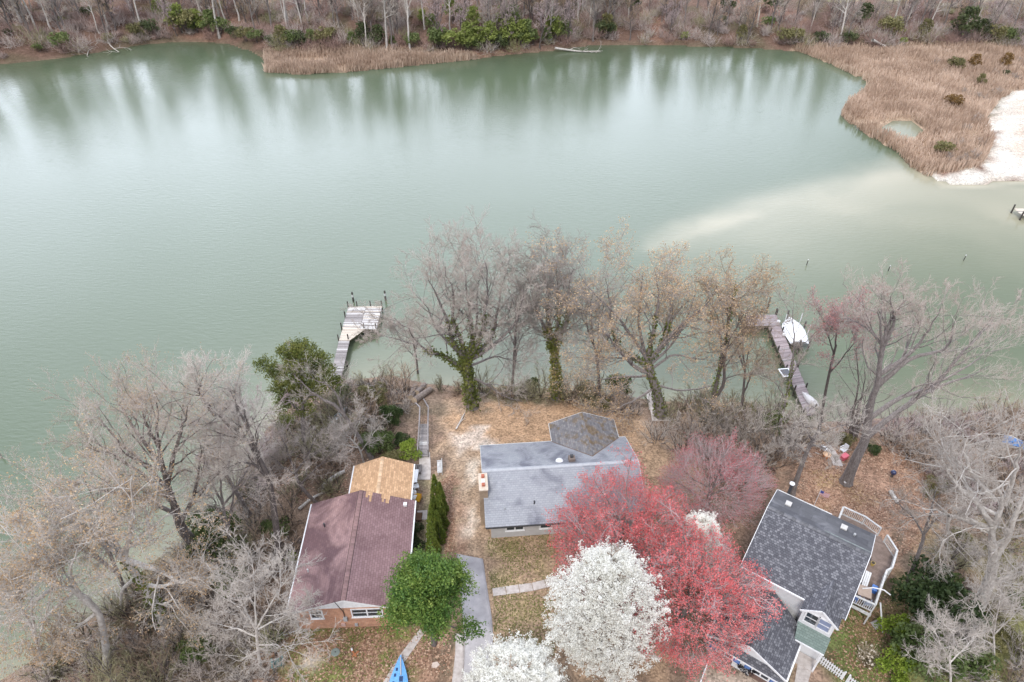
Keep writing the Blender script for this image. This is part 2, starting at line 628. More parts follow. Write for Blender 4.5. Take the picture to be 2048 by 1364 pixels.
gx = graded(-3500, -52, 52, 3500, 0.5, 1.04)
gy = np.concatenate([np.arange(-60, 8, 3.0), np.arange(8, 66, 0.5), np.arange(66, 106, 2.5), np.arange(106, 250, 1.4), graded(250, 250, 251, 5000, 1.5, 1.12)[2:]])
GX, GY = np.meshgrid(gx, gy)
GZ = height(GX, GY)

def soft(poly_px, z=0, blur=1.0, world=False):
    pl = poly_px if world else pxline(poly_px, z)
    ins = inside(GX.ravel(), GY.ravel(), pl).reshape(GX.shape)
    d = seg_dist(GX, GY, pl + [pl[0]])
    sd = np.where(ins, d, -d) + (vnoise(GX, GY, 1.3, 11) - 0.5) * blur * 1.5 + (vnoise(GX, GY, 0.6, 12) - 0.5) * blur
    return sstep(-blur * 0.5, blur * 0.5, sd)

C = np.zeros(GX.shape + (3,)); C[:] = (0.21, 0.150, 0.112)           # leaf litter and brush floor
def lay(mask, col, k=1.0):
    global C
    m = (mask * k)[..., None]
    C = C * (1 - m) + np.array(col) * m
n1, n2, n3 = vnoise(GX, GY, 5, 21), vnoise(GX, GY, 1.7, 22), vnoise(GX, GY, 11, 23)
lay(sstep(0.5, 0.8, n1), (0.16, 0.125, 0.085))
lay(sstep(0.55, 0.85, n2), (0.27, 0.18, 0.13), 0.7)
lay(sstep(0.6, 0.8, n3) * (GY < 66), (0.13, 0.13, 0.065), 0.6)
# lawns and bare ground of the lots (photo areas)
lay(soft([(870, 905), (905, 800), (985, 785), (1240, 800), (1330, 850), (1400, 960), (1330, 1364), (900, 1364), (905, 1100)], blur=2.5), (0.35, 0.245, 0.165))
lay(soft([(905, 830), (1000, 795), (1240, 812), (1290, 870), (1260, 910), (1000, 890), (930, 910)], blur=2), (0.42, 0.27, 0.165), 0.8)
lay(soft([(880, 905), (960, 880), (965, 1090), (900, 1100), (885, 1000)], blur=1.6), (0.38, 0.28, 0.20), 0.9)
lay(soft([(935, 900), (965, 880), (955, 960), (940, 1060), (922, 1070), (935, 970)], blur=1.5) * sstep(0.35, 0.6, n2), (0.62, 0.53, 0.44), 0.9)
lay(soft([(905, 865), (970, 845), (985, 875), (930, 905)], blur=1.2) * sstep(0.4, 0.65, n2), (0.58, 0.49, 0.42), 0.8)
lay(soft([(888, 1010), (905, 950), (925, 1000), (915, 1100), (893, 1110)], blur=1.2), (0.33, 0.19, 0.13), 0.7)
lay(soft([(975, 1075), (1120, 1065), (1110, 1165), (980, 1180)], blur=1.5) * sstep(0.35, 0.75, vnoise(GX, GY, 1.2, 31)), (0.29, 0.26, 0.10), 0.28)
lay(soft([(985, 1190), (1120, 1180), (1110, 1310), (990, 1340)], blur=1.5) * sstep(0.3, 0.75, vnoise(GX, GY, 0.9, 32)), (0.27, 0.225, 0.11), 0.45)
lay(soft([(560, 1255), (900, 1255), (905, 1400), (520, 1400)], blur=2), (0.34, 0.21, 0.145), 0.9)
lay(soft([(590, 1250), (830, 1250), (840, 1268), (600, 1272)], blur=0.8), (0.17, 0.19, 0.055), 0.9)
lay(soft([(600, 1290), (800, 1290), (790, 1400), (560, 1400)], blur=2) * sstep(0.3, 0.6, vnoise(GX, GY, 1.5, 33)), (0.17, 0.19, 0.06), 0.9)
lay(soft([(610, 1310), (645, 1300), (650, 1330), (620, 1340)], blur=0.8), (0.58, 0.47, 0.37), 0.8)
lay(soft([(838, 960), (905, 955), (900, 1110), (828, 1110)], blur=1.2) * sstep(0.3, 0.6, vnoise(GX, GY, 1.1, 34)), (0.26, 0.22, 0.13), 0.8)
# right-hand lot: russet leaves, then mossy lawn
lay(soft([(1585, 890), (1800, 880), (1900, 960), (1850, 1080), (1780, 1130), (1600, 1010)], blur=3), (0.355, 0.218, 0.148), 0.95)
lay(soft([(1640, 960), (1720, 960), (1730, 1020), (1650, 1010)], blur=2) * sstep(0.35, 0.7, n2), (0.40, 0.29, 0.14), 0.7)
lay(soft([(1640, 1290), (1690, 1180), (1790, 1190), (1820, 1330), (1800, 1400), (1690, 1400)], blur=2), (0.155, 0.185, 0.065), 1.0)
lay(soft([(1660, 1250), (1700, 1190), (1800, 1200), (1800, 1300)], blur=2) * sstep(0.5, 0.75, vnoise(GX, GY, 1.4, 35)), (0.30, 0.19, 0.12), 0.7)
lay(soft([(1850, 1080), (2080, 1060), (2100, 1400), (1840, 1400)], blur=3) * sstep(0.2, 0.55, n1), (0.22, 0.22, 0.085), 0.85)
lay(soft([(1390, 1310), (1500, 1330), (1560, 1400), (1390, 1400)], blur=1.2), (0.46, 0.37, 0.30), 0.9)
lay(soft([(1590, 1330), (1640, 1330), (1700, 1400), (1590, 1400)], blur=1), (0.36, 0.24, 0.18), 0.8)
# far bank, marsh, sand, field
far_m = inside(GX.ravel(), GY.ravel(), far_poly).reshape(GX.shape)
lay(far_m * 1.0, (0.165, 0.105, 0.080))
lay(far_m * sstep(0.45, 0.75, vnoise(GX, GY, 6, 41)), (0.115, 0.095, 0.06), 0.8)
lay(far_m * sstep(0.55, 0.8, vnoise(GX, GY, 8, 42)), (0.25, 0.145, 0.105), 0.8)
inb_g = inside(GX.ravel(), GY.ravel(), bluff_poly).reshape(GX.shape)
db_g = np.where(inb_g, seg_dist(GX, GY, bluff), 0)
fieldm = sstep(34, 40, db_g + (vnoise(GX, GY, 7, 43) - 0.5) * 8) * sstep(15, 45, GX) + sstep(90, 110, db_g)
lay(np.clip(fieldm, 0, 1), (0.44, 0.36, 0.25))
lay(np.clip(fieldm, 0, 1) * sstep(0.5, 0.6, vnoise(GX, GY, 13, 44)), (0.33, 0.37, 0.16), 0.8)
lay(np.clip(fieldm, 0, 1) * sstep(0.72, 0.8, vnoise(GX, GY, 9, 45)), (0.62, 0.57, 0.50), 0.8)
lay(soft(marsh_left, blur=1.5, world=True), (0.40, 0.29, 0.205))
lay(soft(marsh_right, blur=2, world=True), (0.38, 0.28, 0.20))
lay(soft([(1880, 180), (2048, 130), (2060, 190), (1990, 260), (1980, 330), (1890, 340), (1900, 280), (1940, 220)], z=-3.6, blur=5) * sstep(0.3, 0.6, n1), (0.27, 0.235, 0.165), 0.85)
lay(soft(sand_poly, blur=2.5, world=True), (0.60, 0.555, 0.49))
lay(soft(sand_poly, blur=2.5, world=True) * sstep(0.45, 0.7, vnoise(GX, GY, 3.5, 46)), (0.48, 0.40, 0.33), 0.7)
lay(soft([(2030, 250), (2048, 200), (2300, 170), (2300, 330), (2048, 340), (2030, 300)], z=-3.6, blur=2), (0.52, 0.42, 0.34), 0.8)
dfs = seg_dist(GX, GY, far_shore)
lay(far_m * (1 - sstep(0.3, 1.3, dfs)) * (GX < 70), (0.16, 0.12, 0.085), 0.8)
C = np.clip(C * (0.9 + 0.2 * vnoise(GX, GY, 0.9, 51))[..., None], 0, 1)

def ground_material():
    m, n, l, b = nodes_of('ground')
    at = n.new('ShaderNodeAttribute'); at.attribute_name = 'col'
    tc = n.new('ShaderNodeTexCoord')
    vo = n.new('ShaderNodeTexVoronoi'); vo.inputs['Scale'].default_value = 7.5
    l.new(tc.outputs['Object'], vo.inputs['Vector'])
    sp = n.new('ShaderNodeSeparateColor')
    l.new(vo.outputs['Color'], sp.inputs['Color'])
    no = n.new('ShaderNodeTexNoise'); no.inputs['Scale'].default_value = 1.4; no.inputs['Detail'].default_value = 8; no.inputs['Roughness'].default_value = 0.7
    l.new(tc.outputs['Object'], no.inputs['Vector'])
    m1 = n.new('ShaderNodeMapRange'); m1.inputs['To Min'].default_value = 0.66; m1.inputs['To Max'].default_value = 1.34
    l.new(sp.outputs[0], m1.inputs['Value'])
    m2 = n.new('ShaderNodeMapRange'); m2.inputs['From Min'].default_value = 0.25; m2.inputs['From Max'].default_value = 0.75
    m2.inputs['To Min'].default_value = 0.6; m2.inputs['To Max'].default_value = 1.4
    l.new(no.outputs['Fac'], m2.inputs['Value'])
    mu = n.new('ShaderNodeMath'); mu.operation = 'MULTIPLY'
    l.new(m1.outputs['Result'], mu.inputs[0]); l.new(m2.outputs['Result'], mu.inputs[1])
    sc = n.new('ShaderNodeVectorMath'); sc.operation = 'SCALE'
    l.new(at.outputs['Color'], sc.inputs[0]); l.new(mu.outputs[0], sc.inputs['Scale'])
    l.new(sc.outputs['Vector'], b.inputs['Base Color'])
    b.inputs['Roughness'].default_value = 0.95
    b.inputs['Specular IOR Level'].default_value = 0.1
    bp = n.new('ShaderNodeBump'); bp.inputs['Strength'].default_value = 0.7; bp.inputs['Distance'].default_value = 0.06
    l.new(mu.outputs[0], bp.inputs['Height'])
    l.new(bp.outputs['Normal'], b.inputs['Normal'])
    return m

def grid_mesh(name, X, Y, Z, mat):
    ny, nx = X.shape
    V = np.stack([X, Y, Z], -1).reshape(-1, 3)
    i = np.arange((ny - 1) * (nx - 1))
    r, c = i // (nx - 1), i % (nx - 1)
    a = r * nx + c
    F = np.stack([a, a + 1, a + nx + 1, a + nx], -1)
    return mesh_np(name, V, F, [mat], smooth=True)

gme = grid_mesh('ground', GX, GY, GZ, ground_material())
ca = gme.color_attributes.new('col', 'FLOAT_COLOR', 'POINT')
ca.data.foreach_set('color', np.concatenate([C.reshape(-1, 3), np.ones((C.shape[0] * C.shape[1], 1))], 1).astype(np.float32).ravel())
ground = tag(link('ground', gme), kind='structure')

# ------------------------------------------------------------------ water
def water_material():
    m, n, l, b = nodes_of('creek_water')
    at = n.new('ShaderNodeAttribute'); at.attribute_name = 'shallow'
    tc = n.new('ShaderNodeTexCoord')
    no = n.new('ShaderNodeTexNoise'); no.inputs['Scale'].default_value = 0.022; no.inputs['Detail'].default_value = 4
    l.new(tc.outputs['Object'], no.inputs['Vector'])
    deep = ramp(n, [(0.3, (0.080, 0.106, 0.060)), (0.7, (0.102, 0.131, 0.084))])
    l.new(no.outputs['Fac'], deep.inputs['Fac'])
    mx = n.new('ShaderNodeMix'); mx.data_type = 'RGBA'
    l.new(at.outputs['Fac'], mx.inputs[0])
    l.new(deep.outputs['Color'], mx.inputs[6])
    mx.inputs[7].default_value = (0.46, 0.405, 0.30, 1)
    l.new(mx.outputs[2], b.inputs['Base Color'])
    b.inputs['Roughness'].default_value = 0.16
    b.inputs['IOR'].default_value = 1.33
    # wind ripples, crests roughly across the view
    mp = n.new('ShaderNodeMapping'); mp.inputs['Rotation'].default_value = (0, 0, R(22)); mp.inputs['Scale'].default_value = (0.5, 1.5, 1)
    l.new(tc.outputs['Object'], mp.inputs['Vector'])
    r1 = n.new('ShaderNodeTexNoise'); r1.inputs['Scale'].default_value = 1.5; r1.inputs['Detail'].default_value = 4; r1.inputs['Distortion'].default_value = 0.4
    l.new(mp.outputs['Vector'], r1.inputs['Vector'])
    r2 = n.new('ShaderNodeTexNoise'); r2.inputs['Scale'].default_value = 0.05; r2.inputs['Detail'].default_value = 2
    l.new(tc.outputs['Object'], r2.inputs['Vector'])
    st = n.new('ShaderNodeMapRange'); st.inputs['From Min'].default_value = 0.3; st.inputs['From Max'].default_value = 0.7
    st.inputs['To Min'].default_value = 0.4; st.inputs['To Max'].default_value = 0.9
    l.new(r2.outputs['Fac'], st.inputs['Value'])
    bp = n.new('ShaderNodeBump'); bp.inputs['Distance'].default_value = 0.05
    l.new(st.outputs['Result'], bp.inputs['Strength'])
    l.new(r1.outputs['Fac'], bp.inputs['Height'])
    l.new(bp.outputs['Normal'], b.inputs['Normal'])
    return m

wx = np.concatenate([np.arange(-900, -160, 20), np.arange(-160, 170, 1.6), np.arange(170, 900, 20)])
wy = np.concatenate([np.arange(-60, 20, 4), np.arange(20, 215, 1.6)])
WX, WY = np.meshgrid(wx, wy)
wme = grid_mesh('creek_water', WX, WY, np.full(WX.shape, WATER), water_material())
bar = pxline([(1290, 500), (1400, 440), (1490, 408), (1570, 388), (1680, 352), (1790, 318), (1850, 345), (2048, 360), (2300, 350), (2300, 500), (2048, 470), (1900, 440), (1700, 440), (1560, 450), (1420, 478)], WATER)
ib = inside(WX.ravel(), WY.ravel(), bar).reshape(WX.shape)
db_ = seg_dist(WX, WY, bar + [bar[0]])
sdv = np.where(ib, db_, -db_) + (vnoise(WX, WY, 6, 61) - 0.5) * 3
sdv = sdv + (vnoise(WX, WY, 2.6, 64) - 0.5) * 2.5
far_side = sstep(-3.0, 5.0, sdv)
crest = pxline([(1330, 482), (1420, 440), (1500, 408), (1570, 390), (1680, 362), (1800, 350)], WATER)
ck = np.array(sorted(crest))
near_side = sstep(-4, 5, np.interp(WX, ck[:, 0], ck[:, 1]) - WY)
spread = np.exp(-np.maximum(-sdv, 0) / 15.0) * 0.36 * sstep(12, 45, WX) * near_side
cr = np.exp(-np.power(seg_dist(WX, WY, crest) / 3.2, 2))
sh = np.maximum(far_side * (0.32 + 0.22 * vnoise(WX, WY, 9, 62)), spread) + 0.20 * cr
dnw = seg_dist(WX, WY, near_shore)
sh = np.maximum(sh, 0.42 * np.exp(-dnw / 4.5) * (0.6 + 0.6 * vnoise(WX, WY, 5, 63)))
dfw = seg_dist(WX, WY, far_shore)
sh = np.maximum(sh, 0.8 * np.exp(-dfw / 2.2) * (WX > 72) * (WY < 120))
sh = np.where(inside(WX.ravel(), WY.ravel(), pool_poly).reshape(WX.shape), 0.3, sh)  # marsh pool tinted paler: its sky reflection is put into the colour
sh = np.clip(sh, 0, 0.9)
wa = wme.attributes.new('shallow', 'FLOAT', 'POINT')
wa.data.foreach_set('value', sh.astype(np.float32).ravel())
water = tag(link('water', wme), kind='structure')
#@@NEXT
# ------------------------------------------------------------------ tree building
def norm(a):
    return a / (np.linalg.norm(a, axis=-1, keepdims=True) + 1e-9)

def tubes(Pt, Rd, S):
    """Pt (N,K,3), Rd (N,K): N tapered tubes with S sides"""
    N, K, _ = Pt.shape
    T = np.empty_like(Pt)
    T[:, 1:-1] = Pt[:, 2:] - Pt[:, :-2]
    T[:, 0] = Pt[:, 1] - Pt[:, 0]
    T[:, -1] = Pt[:, -1] - Pt[:, -2]
    T = norm(T)
    ov = norm(Pt[:, -1] - Pt[:, 0])
    ref = np.where((np.abs(ov[:, 2:3]) > 0.8), np.array([[1.0, 0.13, 0]]), np.array([[0.0, 0.1, 1.0]]))
    s = norm(np.cross(T, ref[:, None, :]))
    u = np.cross(s, T)
    a = 2 * np.pi * np.arange(S) / S
    ring = Pt[:, :, None, :] + Rd[:, :, None, None] * (s[:, :, None, :] * np.cos(a)[None, None, :, None] + u[:, :, None, :] * np.sin(a)[None, None, :, None])
    V = ring.reshape(-1, 3)
    n, k, j = np.meshgrid(np.arange(N), np.arange(K - 1), np.arange(S), indexing='ij')
    b = (n * K + k) * S
    j2 = (j + 1) % S
    F = np.stack([b + j, b + j2, b + S + j2, b + S + j], -1).reshape(-1, 4)
    return V, F

def spikes(Pt, Rd):
    """Pt (N,2+,3): three-sided twigs that end in a point"""
    a, b = Pt[:, 0], Pt[:, -1]
    t = norm(b - a)
    ref = np.where(np.abs(t[:, 2:3]) > 0.8, np.array([[1.0, 0.1, 0]]), np.array([[0.0, 0.1, 1.0]]))
    s = norm(np.cross(t, ref)); u = np.cross(s, t)
    r = Rd[:, :1]
    ring = [a + r * (s * math.cos(k * 2.0944) + u * math.sin(k * 2.0944)) for k in range(3)]
    V = np.stack(ring + [b], 1).reshape(-1, 3)
    o = np.arange(len(a))[:, None] * 4
    F = np.concatenate([o + np.array([[0, 1, 3]]), o + np.array([[1, 2, 3]]), o + np.array([[2, 0, 3]])], 0)
    F = np.stack([F[:, 0], F[:, 1], F[:, 2]], -1)
    return V, F

def merge_fs(quads, tris):
    V, F = quads
    V2, F2 = tris
    return np.concatenate([V, V2]), [F, F2 + len(V)]

def merge(parts):
    Vs, Fs, off = [], [], 0
    for V, F in parts:
        Vs.append(V); Fs.append(F + off); off += len(V)
    return np.concatenate(Vs), np.concatenate(Fs)

def resample(pts, K):
    pts = np.asarray(pts, float)
    # smooth (Catmull-Rom) then even spacing
    if len(pts) > 2:
        q = np.vstack([2 * pts[0] - pts[1], pts, 2 * pts[-1] - pts[-2]])
        out = []
        for i in range(1, len(q) - 2):
            for t in np.linspace(0, 1, 6, endpoint=False):
                a, b, c, d = q[i - 1], q[i], q[i + 1], q[i + 2]
                out.append(0.5 * (2 * b + (c - a) * t + (2 * a - 5 * b + 4 * c - d) * t * t + (3 * b - a - 3 * c + d) * t ** 3))
        out.append(pts[-1])
        pts = np.array(out)
    L = np.concatenate([[0], np.cumsum(np.linalg.norm(np.diff(pts, axis=0), axis=1))])
    t = np.linspace(0, L[-1], K)
    return np.stack([np.interp(t, L, pts[:, i]) for i in range(3)], -1)

def grow(rng, Pp, Rp, n, t0, t1, ratio, ang, up, wander, K, rs, rmin, taper=0.45, lmin=0.0, lmax=99):
    N, Kp, _ = Pp.shape
    idx = np.repeat(np.arange(N), n)
    M = N * n
    st = np.tile(np.arange(n), N)
    t = t0 + (t1 - t0) * (st + rng.random(M)) / n
    s = np.clip(t, 0, 0.999) * (Kp - 1)
    i = np.floor(s).astype(int)
    f = (s - i)[:, None]
    pos = Pp[idx, i] * (1 - f) + Pp[idx, i + 1] * f
    rad = Rp[idx, i] * (1 - f[:, 0]) + Rp[idx, i + 1] * f[:, 0]
    tan = norm(Pp[idx, i + 1] - Pp[idx, i])
    plen = np.linalg.norm(np.diff(Pp, axis=1), axis=2).sum(1)
    rnd = rng.normal(size=(M, 3))
    perp = norm(rnd - (rnd * tan).sum(1, keepdims=True) * tan)
    a = np.radians(rng.uniform(ang[0], ang[1], M))[:, None]
    d = norm(np.cos(a) * tan + np.sin(a) * perp + np.array([0, 0, up]))
    L = np.clip(plen[idx] * ratio * (1 - taper * t) * rng.uniform(0.6, 1.3, M), lmin, lmax)
    pts = [pos]
    for k in range(K - 1):
        pts.append(pts[-1] + d * (L / (K - 1))[:, None])
        d = norm(d + rng.normal(size=(M, 3)) * wander + np.array([0, 0, up * 0.5]))
    Pc = np.stack(pts, 1)
    r0 = np.maximum(rad * rs, rmin)
    Rc = r0[:, None] * np.linspace(1, 0.35, K)[None, :]
    Rc = np.maximum(Rc, rmin * 0.6)
    return Pc, Rc

def leaf_quads(rng, C, size, flat=0.0, v=None, aspect=1.0):
    """one small leaf (quad) for each centre; flat pulls normals upward"""
    n = len(C)
    a = norm(rng.normal(size=(n, 3)))
    a[:, 2] *= (1 - flat)
    a = norm(a)
    b = rng.normal(size=(n, 3))
    b = norm(b - (b * a).sum(1, keepdims=True) * a)
    if flat > 0:
        b[:, 2] *= (1 - flat)
        b = norm(b)
    sz = (size * rng.uniform(0.6, 1.4, n))[:, None] * 0.5
    a, b = a * sz, b * sz * aspect
    V = np.stack([C - a - b * 0.3, C - a * 0.1 + b * -1.0, C + a, C + a * 0.1 + b], 1).reshape(-1, 3)
    F = np.arange(n * 4).reshape(n, 4)
    if v is None:
        v = rng.random(n)
    return V, F, v

# twig and bark materials
bark_grey = mat_noise('grey_bark', [(0.3, (0.095, 0.08, 0.074)), (0.5, (0.185, 0.16, 0.15)), (0.72, (0.30, 0.27, 0.26))], 3.5, rough=0.9, stretch=(3, 3, 0.8), bump=0.03, rand=0.2)
bark_dark = mat_noise('dark_bark', [(0.3, (0.07, 0.055, 0.05)), (0.6, (0.16, 0.135, 0.125)), (0.8, (0.24, 0.21, 0.20))], 3.5, rough=0.9, stretch=(3, 3, 0.8), bump=0.03, rand=0.2)
bark_pale = mat_noise('pale_bark', [(0.28, (0.27, 0.23, 0.20)), (0.5, (0.50, 0.46, 0.42)), (0.72, (0.68, 0.65, 0.61))], 2.2, rough=0.85, stretch=(2, 2, 0.9), bump=0.02, rand=0.15)
twig_grey = mat_noise('grey_twigs', [(0.3, (0.315, 0.262, 0.228)), (0.7, (0.465, 0.405, 0.36))], 0.7, rough=0.85, rand=0.18)
twig_pale = mat_noise('pale_twigs', [(0.3, (0.37, 0.32, 0.28)), (0.7, (0.54, 0.485, 0.435))], 0.7, rough=0.85, rand=0.12)
twig_brown = mat_noise('brown_twigs', [(0.3, (0.26, 0.18, 0.125)), (0.7, (0.43, 0.325, 0.245))], 0.7, rough=0.85, rand=0.25)
twig_olive = mat_noise('olive_twigs', [(0.3, (0.20, 0.18, 0.10)), (0.7, (0.33, 0.30, 0.19))], 0.7, rough=0.85, rand=0.2)
twig_pink = mat_noise('pinkish_twigs', [(0.3, (0.34, 0.25, 0.245)), (0.7, (0.48, 0.39, 0.385))], 0.7, rough=0.85, rand=0.1)
lf_ivy = mat_leaf('ivy_leaf', [(0.0, (0.055, 0.075, 0.015)), (0.5, (0.12, 0.14, 0.03)), (1.0, (0.24, 0.24, 0.07))])
lf_ivy_o = mat_leaf('rusty_vine_leaf', [(0.0, (0.16, 0.12, 0.05)), (0.5, (0.35, 0.24, 0.12)), (1.0, (0.50, 0.36, 0.20))])
lf_vine = mat_leaf('mixed_vine_leaf', [(0.0, (0.07, 0.09, 0.02)), (0.5, (0.15, 0.16, 0.04)), (0.75, (0.28, 0.22, 0.09)), (1.0, (0.44, 0.31, 0.17))])
lf_bud_o = mat_leaf('orange_buds', [(0.0, (0.40, 0.26, 0.14)), (0.5, (0.53, 0.36, 0.21)), (1.0, (0.60, 0.46, 0.30))])
lf_bud_r = mat_leaf('dull_red_buds', [(0.0, (0.40, 0.17, 0.16)), (1.0, (0.54, 0.30, 0.28))])
lf_red = mat_leaf('red_maple_flower', [(0.0, (0.46, 0.075, 0.08)), (0.5, (0.66, 0.17, 0.17)), (1.0, (0.74, 0.38, 0.35))], transl=0.3)
lf_pink = mat_leaf('pink_maple_flower', [(0.0, (0.50, 0.13, 0.15)), (0.5, (0.62, 0.22, 0.23)), (1.0, (0.68, 0.36, 0.31))], transl=0.3)
lf_white = mat_leaf('white_pear_flower', [(0.0, (0.70, 0.66, 0.52)), (0.4, (0.84, 0.82, 0.74)), (1.0, (0.92, 0.91, 0.86))], transl=0.4)
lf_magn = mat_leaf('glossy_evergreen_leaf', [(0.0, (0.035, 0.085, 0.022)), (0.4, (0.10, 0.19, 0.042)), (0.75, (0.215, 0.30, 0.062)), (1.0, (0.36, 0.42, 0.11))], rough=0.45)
lf_thuja = mat_leaf('arborvitae_leaf', [(0.0, (0.05, 0.08, 0.014)), (0.5, (0.12, 0.16, 0.026)), (1.0, (0.21, 0.225, 0.045))])
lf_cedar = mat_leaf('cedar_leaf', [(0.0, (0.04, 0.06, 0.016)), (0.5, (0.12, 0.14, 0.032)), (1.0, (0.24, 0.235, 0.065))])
lf_dark = mat_leaf('dark_shrub_leaf', [(0.0, (0.018, 0.035, 0.012)), (0.5, (0.055, 0.085, 0.030)), (1.0, (0.12, 0.155, 0.06))])
lf_mid = mat_leaf('shrub_leaf', [(0.0, (0.05, 0.085, 0.022)), (0.5, (0.115, 0.155, 0.05)), (1.0, (0.21, 0.24, 0.10))])
lf_lime = mat_leaf('fresh_leaf', [(0.0, (0.11, 0.17, 0.02)), (0.5, (0.22, 0.30, 0.04)), (1.0, (0.36, 0.43, 0.08))])
lf_olive = mat_leaf('olive_leaf', [(0.0, (0.10, 0.095, 0.04)), (0.5, (0.19, 0.175, 0.075)), (1.0, (0.29, 0.26, 0.12))])
lf_rust = mat_leaf('rusty_cedar_leaf', [(0.0, (0.11, 0.065, 0.025)), (0.5, (0.21, 0.125, 0.045)), (1.0, (0.30, 0.20, 0.08))])
lf_black = mat_leaf('black_leaf', [(0.0, (0.008, 0.008, 0.010)), (1.0, (0.03, 0.026, 0.028))], transl=0.0)

def bare_tree(name, label, group, base, limbs, r0=0.35, trunk_mat=None, twig_mat=None, seed=1, levels=(7, 6, 5, 4), buds=None, bud_n=1, bud_size=0.12,
              ivy=None, ivy_mat=None, spread=3.0, tw=0.0115, l1=(0.55, (25, 65)), cat='tree', up=0.12, ivy_t=(0.0, 1.0), ivy_size=0.22, ivy_r=0.28):
    """a leafless tree from guiding limbs: [(radius at start, [(px, py[, dy])...])]; each point lies on the vertical plane at the base's
    distance plus dy; the depth of a limb without dy wanders by itself"""
    rng = np.random.default_rng(seed)
    bx, by, bz = base
    t = thing(name, label, cat, (bx, by, bz), 0, group)
    big, lim_P, lim_R = [], [], []
    ivy_pts = []
    for k, (r, pts) in enumerate(limbs):
        w = []
        tgt = rng.uniform(-spread, spread)
        for j, p in enumerate(pts):
            dy = p[2] if len(p) > 2 else (0 if k == 0 else tgt * (j / max(1, len(pts) - 1)) ** 1.3)
            w.append(PY(p[0], p[1], by + dy) - np.array(base))
        if k == 0:
            w[0] = np.array([0, 0, -0.4])
        q = resample(w, 12) if k == 0 else resample(w, 14)[:12]
        if k > 0:
            q[1:] += rng.normal(size=(11, 3)) * 0.06 * np.linspace(0.3, 1, 11)[:, None]
        rr = np.linspace(r, max(0.022, r * (0.62 if k == 0 else 0.12)), 12)
        if k == 0:
            rr[0] *= 1.55
            rr[1] *= 1.15
        lim_P.append(q); lim_R.append(rr)
        if ivy and k in ivy:
            dens = ivy[k]
            cnt = int(dens)
            tt = (rng.uniform(0.1, 1.0, cnt) if k == 0 else rng.uniform(ivy_t[0], ivy_t[1], cnt) ** 1.2) * 11
            ii = np.clip(np.floor(tt).astype(int), 0, 10)
            ff = (tt - ii)[:, None]
            c = q[ii] * (1 - ff) + q[ii + 1] * ff
            off = norm(rng.normal(size=(cnt, 3))) * (rr[ii][:, None] + rng.random((cnt, 1)) ** 2 * ivy_r * (1.2 - tt[:, None] / 14))
            ivy_pts.append(c + off)
    LP, LR = np.array(lim_P), np.array(lim_R)
    trunk = tubes(LP, LR, 8)
    cand_P, cand_R = LP[1:] if len(LP) > 1 else LP, LR[1:] if len(LP) > 1 else LR
    a1, r1 = grow(rng, cand_P, cand_R, levels[0], 0.22, 1.0, l1[0], l1[1], up, 0.16, 7, 0.42, 0.022, taper=0.25, lmin=0.8, lmax=4.3)
    a2, r2 = grow(rng, a1, r1, levels[1], 0.2, 1.0, 0.52, (25, 60), up, 0.20, 4, 0.5, 0.014, taper=0.3, lmin=0.5, lmax=2.0)
    a3, r3 = grow(rng, a2, r2, levels[2], 0.15, 1.0, 0.55, (25, 60), up, 0.22, 3, 0.6, tw, lmin=0.35, lmax=1.25)
    big = merge([trunk, tubes(a1, r1, 5)])
    fine = [tubes(a2, r2, 3)]
    ends = a3
    if levels[3]:
        a4, r4 = grow(rng, a3, r3, levels[3], 0.2, 1.0, 0.6, (20, 60), up * 0.5, 0.2, 2, 0.7, tw * 0.75, lmin=0.25, lmax=0.8)
        ends = a4
    fv, ff = merge(fine)
    if levels[3]:
        s3, s4 = spikes(a3, r3 * 1.1), spikes(a4, r4 * 1.1)
        fv, ff = merge_fs((fv, ff), (np.concatenate([s3[0], s4[0]]), np.concatenate([s3[1], s4[1] + len(s3[0])])))
    link('trunk', mesh_np('trunk', big[0], big[1], [trunk_mat or bark_grey], smooth=True), t)
    link('crown', mesh_np('crown', fv, ff, [twig_mat or twig_grey]), t)
    if buds is not None:
        e = ends[:, -1]
        keep = rng.random(len(e)) < 1.0
        c = np.repeat(e[keep], bud_n, 0) + rng.normal(size=(keep.sum() * bud_n, 3)) * bud_size * 0.8
        V, F, v = leaf_quads(rng, c, bud_size)
        link('buds', mesh_np('buds', V, F, [buds], v), t)
    if ivy_pts:
        c = np.concatenate(ivy_pts)
        V, F, v = leaf_quads(rng, c, ivy_size, v=np.clip(vnoise(c[:, 0] + c[:, 1], c[:, 2], 0.8, seed) * 0.7 + rng.random(len(c)) * 0.3, 0, 1))
        link('ivy', mesh_np('ivy', V, F, [ivy_mat or lf_ivy], v), t)
    return t

